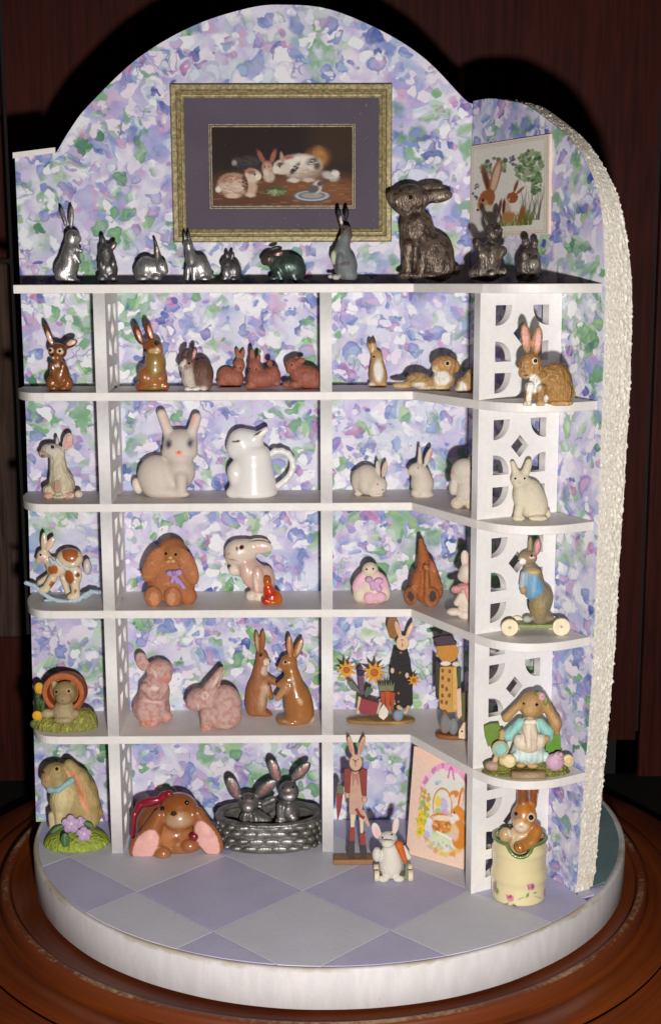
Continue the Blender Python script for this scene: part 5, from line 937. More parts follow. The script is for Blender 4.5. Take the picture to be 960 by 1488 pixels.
FIGS.append(dict(n='bunny_figurine',l='white bunny wearing a pink scarf, half behind the third lattice divider',c='bunny figurine',loc=(0.3992,-0.3633,0.8152),s=0.002123,cs=(0.9673,0.2536), parts=[
  dict(t='solid',n='body',m='bisque',p=[(('E',12.7,0,66.1,14,12.8,16,0),(218,202,186),3),(('E',5.7,0,60.9,9,7.2,8,0),(218,202,186),3),(('E',7.7,0,86.8,6.5,4,13,6),(218,202,186),3),(('E',20.7,0,87.8,6,4,13,-6),(218,202,186),3),(('E',10.7,0,24.7,15,15.7,22,0),(218,202,186),4),(('K',1.7,9,34.3,5,-4.3,9,24,5),(218,202,186),2),(('E',-8.3,9,10.6,11,7.2,6,0),(218,202,186),2),(('E',11.7,9,6.4,15,9.8,8,0),(218,202,186),2)],paint=[(8.7,81.9,2,8,6,(230,190,180),1.2)],v=1.1,eyes=[(15.7,63.9,1.8,'eye')]),
  dict(t='solid',n='scarf',m='satin',p=[(('E',10.7,2,47,15,12,5,0),(216,150,146),1),(('E',-5.3,8,43.4,8,5,6,0),(206,140,140),1),(('E',16.7,12,44.4,8,5,6,0),(222,160,156),1),(('K',9.7,13,43.7,4,12.7,13,29.2,4),(222,164,158),2)],v=1.1,gr=False)]))
FIGS.append(dict(n='rabbit_on_board',l='brown rabbit in a light blue waistcoat standing on a green wheeled board',c='wheeled rabbit',loc=(0.5928,-0.5418,0.8152),s=0.002032,cs=(0.9643,0.2648), parts=[
  dict(t='solid',n='board',m='satin',p=[(('B',-3.8,0,12.1,35,15,3,1),(136,146,92),1)],v=1.1,gr=False),
  dict(t='solid',n='wheel',m='satin',p=[(('D',-33.8,18,12.3,12.5,12.5,3.4,1.6),(232,216,184),1)],paint=[(-33.8,7.1,2.4,2.4,0,(170,156,130),1)],v=1.1),
  dict(t='solid',n='wheel',m='satin',p=[(('D',40.2,18,12.8,13,13,3.4,1.6),(232,216,184),1)],paint=[(40.2,7.6,2.4,2.4,0,(170,156,130),1)],v=1.1),
  dict(t='solid',n='wheel',m='satin',p=[(('D',-18.8,-15,10.3,10.5,10.5,3.4,1.6),(232,216,184),1)],paint=[(-18.8,13.9,2.4,2.4,0,(170,156,130),1)],v=1.1),
  dict(t='solid',n='wheel',m='satin',p=[(('D',32.2,-15,10.3,10.5,10.5,3.4,1.6),(232,216,184),1)],paint=[(32.2,13.9,2.4,2.4,0,(170,156,130),1)],v=1.1),
  dict(t='solid',n='body',m='satin',p=[(('K',12.2,0,21.5,13,12.2,0,40.1,16),(136,120,92),3),(('E',15.2,0,52.6,16,14.4,18,0),(136,120,92),5),(('K',3.2,0,83.7,12,7.2,0,58.8,14),(136,120,92),5),(('E',-2.8,0,92,11,8.9,10,0),(136,120,92),4),(('E',-6.8,0,110.6,13,10,10.5,0),(146,124,96),4),(('E',-15.8,3,106.3,6.5,5.3,6,0),(196,182,160),3),(('E',-3.8,-3,127.5,3.4,3,14,0),(150,140,108),3),(('E',5.2,4,127.3,6,3.5,12.5,-8),(140,120,96),3),(('E',-13.8,8,65.1,5.5,5.3,7,0),(176,144,104),2),(('E',-6.8,8,21.6,7,5.1,5,0),(176,176,160),3),(('E',24.2,6,22.1,8,5.5,5,0),(136,120,92),3)],paint=[(5.2,120.7,3.2,9,-8,(222,140,150),1.2),(-15.8,100.7,4.4,4.4,0,(238,230,220),1.2),(-2.8,106.7,4,2.4,-10,(236,200,190),1.2),(7.2,34.7,9,13,0,(150,130,84),4),(-8.8,34.7,2.6,12,8,(206,206,200),1.2)],v=1.1,gr=False,eyes=[(-3.3,108.7,1.9,'eye'),(-21.3,101.7,1.5,'eye')]),
  dict(t='solid',n='waistcoat',m='satin',p=[(('K',-1.8,0,85.8,13.5,3.2,0,64,16.5),(112,154,184),4),(('E',0.2,6,91.6,10,9,5,0),(214,170,96),2),(('K',-13.8,8,88,4.5,-15.8,8,71.4,4.5),(172,178,184),2)],paint=[(0.2,67.7,1.5,16,-6,(140,176,200),2),(7.2,66.7,6,9,0,(96,148,190),4)],v=1.1,gr=False)]))
FIGS.append(dict(n='flowerpot_bunny',l='bunny peeking out of a terracotta flowerpot lying on a grassy base',c='bunny figurine',g='bunnies on grass bases',loc=(-0.8546,-0.1679,0.3994),s=0.002256,cs=(0.9437,0.3309), parts=[
  dict(t='solid',n='grass_base',m='grass_resin',p=[(('E',-4.5,0,3.1,47,24,17,0),(142,136,62),3),(('E',20.5,0,11.6,22,17,18,0),(142,136,62),6),(('E',-29.5,0,7.3,20,14.9,15,0),(142,136,62),6)],v=1.1),
  dict(t='solid',n='flowerpot',m='satin',p=[(('D',-3.5,-10,49.4,30,29,15,3),(166,88,46),1),(('D',-3.5,7,55.4,30.5,29.5,4,2),(176,94,48),1),(('D',-3.5,4,54.3,23,22,14,2),(166,88,46),-1)],v=1.1),
  dict(t='solid',n='bunny',m='satin',p=[(('E',-1.5,6,53.9,17,13,18,0),(150,126,84),3),(('E',-1.5,16,49,11,8.5,9,0),(160,136,96),4),(('E',-3.5,10,27.8,17,13.6,15,0),(172,150,112),5),(('E',-15.5,4,61.7,5,4,12,14),(176,158,126),3),(('E',8.5,4,61.7,5,4,11,-12),(150,120,80),3),(('E',-26.5,14,26,9,6.8,7,0),(176,156,120),3),(('E',12.5,16,25.7,8,6.4,7,0),(168,146,104),3),(('E',-2.5,20,18.6,14,8.5,6,0),(170,150,110),3)],paint=[(-11.5,49.9,3.6,4,0,(176,152,110),1.2),(6,50.9,3.6,4,0,(176,152,110),1.2),(-2.5,37.9,1.8,1.2,0,(110,86,60),1.2)],v=1.1,eyes=[(-11.5,49.9,2.1,'eye'),(6,50.9,2.1,'eye')]),
  dict(t='solid',n='flowers',m='satin',p=[(('E',-40.5,16,23.5,7.5,3.5,7.5,0),(222,170,36),1),(('E',-39.5,2,60,7,3.5,9,0),(214,164,44),1),(('K',-41.5,3,27.5,4,-41.5,3,48.7,5),(50,70,36),3),(('E',-37.5,4,38.4,8,5,7,0),(58,80,42),2),(('E',-46.5,16,10.8,5,4,6,0),(92,106,56),2),(('K',-35.5,8,20.7,3,-33.5,8,35.6,3),(76,96,44),2)],paint=[(-40.5,16.9,3,3,0,(236,160,30),2)],v=1.1,gr=False)]))
FIGS.append(dict(n='bunny_figurine',l='whitewashed pink clay bunny standing with folded arms',c='bunny figurine',g='whitewashed pink clay bunnies',loc=(-0.5763,-0.1218,0.3994),s=0.002282,cs=(0.9448,0.3276), parts=[
  dict(t='solid',n='body',m='clay',p=[(('E',-4.4,0,20.5,27,20,24,0),(188,138,126),3),(('E',0.6,0,45.9,22,18,26,0),(188,138,126),7),(('E',8.6,0,77.6,19.5,16,17,0),(188,138,126),6),(('E',15.6,8,69.8,11,8.9,10,0),(200,128,110),4),(('E',8.6,8,67.7,13,8.9,8,0),(188,138,126),4),(('E',-16.4,0,91.4,9,6,14,14),(188,138,126),4),(('K',-11.4,14,57.1,7,0.6,18,44.7,6),(188,138,126),3),(('K',17.6,12,56.4,6,8.6,18,44.7,6),(188,138,126),3),(('E',-6.4,14,4.2,13,8.9,8,0),(198,120,96),3),(('E',17.6,10,11.2,9,7.2,8,0),(200,128,104),3),(('E',-13.4,10,21.8,12,12.3,17,0),(188,138,126),4),(('E',9.6,11,24.3,9,9.8,14,0),(188,138,126),4)],paint=[(-3.4,73.4,4.6,5,0,(222,180,166),1.5),(-4.4,74.4,3,3.4,0,(206,150,130),1.2),(4.6,67.4,1.4,6,20,(230,196,186),1.2),(1.6,47.4,8,3,0,(232,202,194),3),(-1.4,29.4,12,2,-8,(226,190,180),3)],v=1.1)]))
FIGS.append(dict(n='bunny_figurine',l='whitewashed pink clay bunny crouching with head low and ears up',c='bunny figurine',g='whitewashed pink clay bunnies',loc=(-0.3855,-0.1658,0.3994),s=0.00226,cs=(0.9437,0.3307), parts=[
  dict(t='solid',n='body',m='clay',p=[(('E',20.4,0,32.1,24,20,30,0),(188,138,126),3),(('E',8.4,0,16.2,22,18,18,0),(188,138,126),6),(('E',-14.6,0,40.6,21.5,17,17,0),(188,138,126),6),(('E',-25.6,5,34.9,11,8.5,9,0),(188,138,126),4),(('K',-2.6,2,58.2,9,15.4,2,86.8,3.5),(188,138,126),5),(('K',4.4,-5,56.8,6,17.4,-5,82.3,3),(214,170,160),3),(('K',-6.6,14,25.3,9,-7.6,14,5.2,7),(188,138,126),4),(('E',-6.6,17,3.1,8,5.5,5,0),(200,128,104),3),(('E',21.4,14,7.3,12,8.1,7,0),(188,138,126),3),(('E',32.4,4,17.6,12,11.9,16,0),(188,138,126),4),(('K',0.4,16,21.8,6,10.4,16,8,6),(188,138,126),3)],paint=[(-7.6,43.3,5.4,5.4,0,(232,200,190),1.5),(-7.6,43.3,3.4,3.6,0,(204,140,124),1.2),(10.4,66.3,1.8,12,-35,(230,200,192),1.5),(-17.6,28.3,1.3,5,0,(230,196,186),1.2),(-24.6,33.3,3,2.4,0,(206,120,100),2)],v=1.1)]))
FIGS.append(dict(n='hare_figurine',l='slim brown hare with white throat, left of the two hares touching paws',c='hare figurine',g='pair of brown hares facing each other',loc=(-0.2349,-0.0474,0.3994),s=0.002322,cs=(0.9466,0.3224), parts=[
  dict(t='solid',n='body',m='satin',p=[(('E',-3.6,0,27.2,16,14,26,0),(158,98,58),3),(('E',-5.6,0,14.5,15,13.2,16,0),(158,98,58),5),(('K',3.4,0,73.7,9,-0.6,0,44.1,13),(158,98,58),6),(('E',5.4,0,84.3,9.5,9.1,12,0),(158,98,58),4),(('E',12.4,0,79,5.5,4.7,5.5,0),(206,176,150),3),(('E',-1.6,0,109.6,4,3,16,5),(158,98,58),3),(('E',6.4,2,111.3,4.2,3,16,-3),(158,98,58),3),(('K',11.4,2,56.4,6,20.4,2,51.1,5),(158,98,58),3),(('K',19.4,2,51.1,5,29.4,2,45.8,4),(166,112,72),2),(('K',13.4,6,41.9,5,18.4,6,27.1,3.6),(158,98,58),3),(('E',9.4,6,1.8,10,6.4,5,0),(150,86,48),3),(('E',-2.6,4,5.3,15,9.3,7,0),(158,98,58),3),(('E',3.4,9,17.6,8,8.5,12,0),(176,128,92),4)],paint=[(11.4,73.8,4,5,0,(232,212,196),2),(9.4,61.8,5,7,-10,(220,196,176),3),(8.4,29.8,6,16,-5,(206,170,140),4),(-1.6,101.8,1.4,10,5,(206,166,140),1.2),(3.4,83.8,3,3,0,(92,52,30),1.2)],v=1.1,eyes=[(3.9,83.3,1.5,'eye'),(16.4,74.8,1.2,'eye')])]))
FIGS.append(dict(n='hare_figurine',l='larger caramel brown hare seen side on, right of the two hares touching paws',c='hare figurine',g='pair of brown hares facing each other',loc=(-0.1044,-0.1331,0.3994),s=0.002278,cs=(0.9445,0.3284), parts=[
  dict(t='solid',n='body',m='glaze',p=[(('E',1.8,0,25.1,21,17,29,0),(166,108,58),3),(('K',-8.2,0,75.9,11,-2.2,0,42,17),(166,108,58),8),(('E',5.8,0,14.5,18,15.3,18,0),(166,108,58),5),(('E',-12.2,0,89.7,12.5,10.4,12,0),(166,108,58),5),(('K',-18.2,0,86.5,7,-25.2,0,81.2,4.6),(166,108,58),4),(('E',-10.2,3,115,5,3,17,3),(166,108,58),3),(('E',1.8,-1,110.5,5.5,3,17,-22),(166,108,58),3),(('K',-14.2,6,65.3,7,-26.2,6,58.9,4),(166,108,58),3),(('K',-16.2,10,56.1,6,-28.2,10,40.2,4.4),(186,136,92),3),(('E',-19.2,7,5.3,12,7.9,6.5,0),(150,104,62),3),(('E',-8.2,9,2.8,12,7.6,6,0),(166,108,58),3),(('E',19.8,0,6,5,5.1,7,-25),(220,198,176),2)],paint=[(-11.2,106.7,2,11,3,(206,150,110),1.5),(3.8,106.7,2.6,11,-22,(216,180,146),1.5),(-17.2,84.7,3,3,0,(206,170,130),1.2),(-25.2,74.7,3,3,0,(206,180,150),2),(3.8,29.7,3,5,25,(220,180,140),3)],v=1.1,eyes=[(-16.7,85.2,2,'eye')])]))
FIGS.append(dict(n='garden_rabbit_scene',l='wooden rabbit in a black dress with sunflowers, carrots and barrow on an oval base',c='folk art rabbit',g='folk art wooden rabbits',loc=(0.1692,-0.136,0.3994),s=0.002278,cs=(0.9445,0.3286), parts=[
  dict(t='solid',n='base',m='wood_paint',p=[(('Y',0.7,0,0,6,50,15,1,2),(150,112,66),1)],paint=[(-22.3,3.3,10,1.6,-6,(190,150,90),1.2),(27.7,-2.7,14,1.6,-6,(186,146,86),1.2)],v=1.1),
  dict(t='flat',n='dress',m='wood_paint',pts=[(20.7,108.7),(38.7,108.7),(42.7,93.9),(45.7,67.4),(46.7,28.3),(41.7,21.9),(27.7,23),(20.7,32.5),(13.7,68.5),(14.7,81.2)],w=-2,th=9,c=(34,28,30)),
  dict(t='solid',n='head',m='wood_paint',p=[(('D',31.2,1,119.3,9.5,11,3,2),(222,184,150),1),(('E',24.7,1,139.4,4,2.4,13,16),(222,184,150),2),(('E',41.7,1,138.4,4,2.4,13,-22),(222,184,150),2)],paint=[(24.7,131.3,1.6,8,16,(226,160,140),1.2),(41.7,130.3,1.6,8,-22,(236,206,180),1.2),(30.7,116.3,2,1,0,(40,30,30),1.2),(30.7,109.3,0.8,3,0,(60,40,36),1.2)],v=1.1,gr=False),
  dict(t='flat',n='hat',m='wood_paint',pts=[(9.7,151.8),(13.7,159.2),(22.7,159.2),(24.7,146.5),(24.7,129.5),(18.7,124.3),(12.7,126.4),(8.7,140.1)],w=-3,th=5,c=(142,98,54)),
  dict(t='flat',n='sunflower',m='wood_paint',pts=[(-52.1,96.8),(-52.9,86.7),(-61.6,91),(-56.1,82.7),(-65.3,80.1),(-56.1,77.5),(-61.6,69.2),(-52.9,73.5),(-52.1,63.4),(-48.1,72.6),(-41.3,65.4),(-43.8,75.2),(-34.3,74.3),(-42.1,80.1),(-34.3,85.9),(-43.8,85),(-41.3,94.8),(-48.1,87.6)],w=4,th=2.4,c=(214,150,44)),
  dict(t='solid',n='flower_centre',m='wood_paint',p=[(('D',-49.3,5.6,80.7,4.8,4.8,1.6,0.6),(176,96,30),1)],v=1.1,gr=False),
  dict(t='flat',n='sunflower',m='wood_paint',pts=[(-6,96),(-10.8,85.1),(-18.8,93.6),(-15.9,82),(-27.2,83.1),(-17.9,76.2),(-27.2,69.3),(-15.9,70.4),(-18.8,58.8),(-10.8,67.3),(-6,56.4),(-5.1,68.4),(5.2,63.3),(-1.3,73.1),(9.7,76.2),(-1.3,79.3),(5.2,89.1),(-5.1,84.1)],w=5,th=2.4,c=(214,150,44)),
  dict(t='solid',n='flower_centre',m='wood_paint',p=[(('D',-9.3,6.6,76.8,5.7,5.7,1.6,0.6),(176,96,30),1)],v=1.1,gr=False),
  dict(t='flat',n='sunflower',m='wood_paint',pts=[(52.7,73.4),(48.4,68.9),(45.9,74.7),(45.4,68.4),(40,71),(43.4,65.9),(37.7,64.2),(43.4,62.6),(40,57.4),(45.4,60.1),(45.9,53.8),(48.4,59.5),(52.7,55.1),(51.1,61.2),(57.1,60.6),(52.2,64.2),(57.1,67.8),(51.1,67.3)],w=4,th=2.4,c=(214,150,44)),
  dict(t='solid',n='flower_centre',m='wood_paint',p=[(('D',47.7,5.6,64.8,3,3,1.6,0.6),(176,96,30),1)],v=1.1,gr=False),
  dict(t='flat',n='leaf',m='wood_paint',pts=[(-49.3,62.5),(-41.3,64.6),(-32.3,51.9),(-29.3,45.5),(-42.3,50.8)],w=5,th=2.4,c=(104,112,92)),
  dict(t='flat',n='leaf',m='wood_paint',pts=[(-11.3,52.2),(-19.3,56.4),(-24.3,45.9),(-21.3,39.5),(-11.3,48)],w=6,th=2.4,c=(84,100,84)),
  dict(t='flat',n='flower_stem',m='wood_paint',pts=[(-33.3,76.6),(-28.3,85.1),(-23.3,76.6),(-24.3,42.7),(-30.3,42.7)],w=3,th=3,c=(104,74,96)),
  dict(t='solid',n='flower_centre',m='wood_paint',p=[(('D',-29.3,5,76.2,4.6,4.6,2,1),(46,40,66),1)],v=1.1,gr=False),
  dict(t='flat',n='barrow',m='wood_paint',pts=[(-28.3,41.2),(-3.3,33.8),(-6.3,19),(-12.3,15.8),(-28.3,18),(-32.3,24.3)],w=11,th=9,c=(148,58,66)),
  dict(t='flat',n='barrow_handle',m='wood_paint',pts=[(-32.3,43.7),(-28.3,41.6),(-31.3,16.2),(-35.3,18.3)],w=12,th=3,c=(206,184,150)),
  dict(t='flat',n='barrow_handle',m='wood_paint',pts=[(-2.3,35.6),(1.7,33.5),(-4.3,16.5),(-7.3,18.7)],w=13,th=3,c=(196,176,150)),
  dict(t='flat',n='carrot',m='wood_paint',pts=[(-1.3,48),(6.7,49),(5.7,26.8),(0.7,31)],w=6,th=5,c=(176,72,34)),
  dict(t='flat',n='carrot',m='wood_paint',pts=[(5.7,49.7),(13.7,49.7),(12.7,19),(7.7,23.3)],w=8,th=5,c=(186,78,36)),
  dict(t='flat',n='carrot',m='wood_paint',pts=[(12.7,48.3),(20.7,47.3),(18.7,22.9),(14.7,18.7)],w=7,th=5,c=(170,68,32)),
  dict(t='flat',n='carrot_top',m='wood_paint',pts=[(-2.3,49),(-3.3,62.8),(-0.3,56.4),(0.7,66),(2.7,56.4),(5.7,63.9),(4.7,49)],w=6,th=3,c=(122,124,92)),
  dict(t='flat',n='carrot_top',m='wood_paint',pts=[(4.7,49),(3.7,62.8),(6.7,56.4),(7.7,66),(9.7,56.4),(12.7,63.9),(11.7,49)],w=6,th=3,c=(122,124,92)),
  dict(t='flat',n='carrot_top',m='wood_paint',pts=[(11.7,49),(10.7,62.8),(13.7,56.4),(14.7,66),(16.7,56.4),(19.7,63.9),(18.7,49)],w=6,th=3,c=(122,124,92)),
  dict(t='flat',n='birdhouse',m='wood_paint',pts=[(-3.3,13.7),(-3.3,21.1),(3.7,32.8),(10.7,22.2),(9.7,14.8),(3.7,8.4)],w=14,th=5,c=(226,214,198)),
  dict(t='solid',n='watering_can',m='wood_paint',p=[(('E',24.7,12,14.1,7.5,5,8.5,0),(136,150,164),1),(('K',29.7,12,18.3,2,35.7,12,24.7,1.6),(136,150,164),2)],v=1.1),
  dict(t='solid',n='feet',m='wood_paint',p=[(('K',25.7,8,25.4,3.4,35.7,8,16.9,3),(206,170,140),1),(('K',39.7,7,25,3,36.7,7,18.7,3),(206,170,140),1)],v=1.1,gr=False),
  dict(t='solid',n='hand',m='wood_paint',p=[(('E',16.7,4,79,3,3.2,4.6,0),(226,196,170),1)],v=1.1,gr=False),
  dict(t='solid',n='hand',m='wood_paint',p=[(('E',37.7,5,72,3,3.2,4.6,0),(226,196,170),1)],v=1.1,gr=False),
  dict(t='solid',n='button',m='wood_paint',p=[(('D',28.7,3.6,105.4,2.2,2.2,1.4,0.6),(150,110,70),1)],v=1.1,gr=False),
  dict(t='solid',n='button',m='wood_paint',p=[(('D',27.7,3.6,75.7,2.2,2.2,1.4,0.6),(150,110,70),1)],v=1.1,gr=False),
  dict(t='solid',n='button',m='wood_paint',p=[(('D',25.7,3.6,45,2.2,2.2,1.4,0.6),(150,110,70),1)],v=1.1,gr=False),
  dict(t='solid',n='button',m='wood_paint',p=[(('D',25.7,3.6,32.3,2.2,2.2,1.4,0.6),(150,110,70),1)],v=1.1,gr=False)]))
FIGS.append(dict(n='scarecrow_rabbit',l='wooden figure in straw hat and patterned tan pinafore, half behind the fourth divider',c='folk art figure',g='folk art wooden rabbits',loc=(0.3787,-0.2846,0.3994),s=0.002202,cs=(0.9406,0.3394), parts=[
  dict(t='solid',n='base',m='wood_paint',p=[(('Y',9.4,0,0,7,28,15,1,2),(136,84,40),1)],v=1.1),
  dict(t='flat',n='hat_crown',m='wood_paint',pts=[(-20.6,143.7),(-24.6,149),(-10.6,153.3),(1.4,153.3),(5.4,146.9),(10.4,143.7),(9.4,139.5),(-18.6,138.4)],w=0,th=8,c=(70,50,62)),
  dict(t='flat',n='head',m='wood_paint',pts=[(-19.6,138.1),(9.4,140.2),(13.4,129.6),(9.4,118.9),(-0.6,112.6),(-10.6,115.7),(-17.6,124.2)],w=2,th=7,c=(188,128,46)),
  dict(t='flat',n='dress',m='wood_paint',pts=[(-13.6,106.9),(10.4,107.9),(12.4,76),(13.4,39.9),(-0.6,38.8),(-13.6,45.2),(-14.6,65.4)],w=1,th=7,c=(196,146,74)),
  dict(t='solid',n='collar',m='wood_paint',p=[(('E',-5.6,5,112.6,8,3,4,0),(226,212,196),2),(('E',9.4,5,111.5,6,3,4,0),(214,204,190),2)],v=1.1,gr=False),
  dict(t='solid',n='painted_spot',m='wood_paint',p=[(('D',-9.6,4.8,101.9,2.3,3.2,0.9,0.4),(136,82,40),1)],v=1.1,gr=False),
  dict(t='solid',n='painted_spot',m='wood_paint',p=[(('D',0.4,4.8,100.8,2.3,3.2,0.9,0.4),(136,82,40),1)],v=1.1,gr=False),
  dict(t='solid',n='painted_spot',m='wood_paint',p=[(('D',-9.6,4.8,91.2,2.3,3.2,0.9,0.4),(136,82,40),1)],v=1.1,gr=False),
  dict(t='solid',n='painted_spot',m='wood_paint',p=[(('D',-0.6,4.8,88,2.3,3.2,0.9,0.4),(136,82,40),1)],v=1.1,gr=False),
  dict(t='solid',n='painted_spot',m='wood_paint',p=[(('D',-9.6,4.8,78.5,2.3,3.2,0.9,0.4),(136,82,40),1)],v=1.1,gr=False),
  dict(t='solid',n='painted_spot',m='wood_paint',p=[(('D',-3.6,4.8,74.2,2.3,3.2,0.9,0.4),(136,82,40),1)],v=1.1,gr=False),
  dict(t='solid',n='painted_spot',m='wood_paint',p=[(('D',-9.6,4.8,64.7,2.3,3.2,0.9,0.4),(136,82,40),1)],v=1.1,gr=False),
  dict(t='solid',n='painted_spot',m='wood_paint',p=[(('D',0.4,4.8,64.7,2.3,3.2,0.9,0.4),(136,82,40),1)],v=1.1,gr=False),
  dict(t='solid',n='painted_spot',m='wood_paint',p=[(('D',-10.6,4.8,55.1,2.3,3.2,0.9,0.4),(136,82,40),1)],v=1.1,gr=False),
  dict(t='solid',n='painted_spot',m='wood_paint',p=[(('D',-3.6,4.8,54,2.3,3.2,0.9,0.4),(136,82,40),1)],v=1.1,gr=False),
  dict(t='flat',n='apron_edge',m='wood_paint',pts=[(4.4,107.6),(9.4,107.6),(11.4,77.8),(12.4,43.8),(5.4,43.8),(4.4,77.8)],w=6,th=3,c=(210,164,90)),
  dict(t='flat',n='coat_sleeve',m='wood_paint',pts=[(-19.6,117.5),(-13.6,111.1),(-13.6,64.3),(-18.6,61.1),(-19.6,85.6)],w=-2,th=6,c=(58,54,44)),
  dict(t='flat',n='coat_sleeve',m='wood_paint',pts=[(12.4,107.2),(17.4,105.1),(17.4,75.3),(11.4,77.4)],w=-1,th=6,c=(52,84,70)),
  dict(t='solid',n='boots',m='wood_paint',p=[(('E',-5.6,8,23.3,8,6,15,0),(124,124,126),2),(('E',6.4,10,19.8,7,6,13,0),(128,130,134),2),(('K',-6.6,6,39.6,4,-6.6,6,31.1,5),(130,92,60),2)],paint=[(-6.6,11.2,1.6,7,0,(160,110,76),1.2)],v=1.1),
  dict(t='flat',n='birdhouse',m='wood_paint',pts=[(13.4,4.2),(13.4,14.8),(20.4,27.6),(25.4,27.6),(25.4,2.1)],w=14,th=5,c=(228,196,170)),
  dict(t='flat',n='post',m='wood_paint',pts=[(10.4,74.3),(16.4,77.5),(18.4,36),(14.4,29.7),(11.4,36)],w=8,th=3,c=(222,184,160)),
  dict(t='flat',n='flower_pot',m='wood_paint',pts=[(17.4,69.3),(25.4,71.5),(25.4,24.7),(16.4,28.9)],w=6,th=5,c=(90,92,48)),
  dict(t='solid',n='birdhouse_hole',m='wood_paint',p=[(('D',17.9,16.6,14.7,1.6,1.6,1,0.4),(30,22,20),1)],v=1.1,gr=False)]))
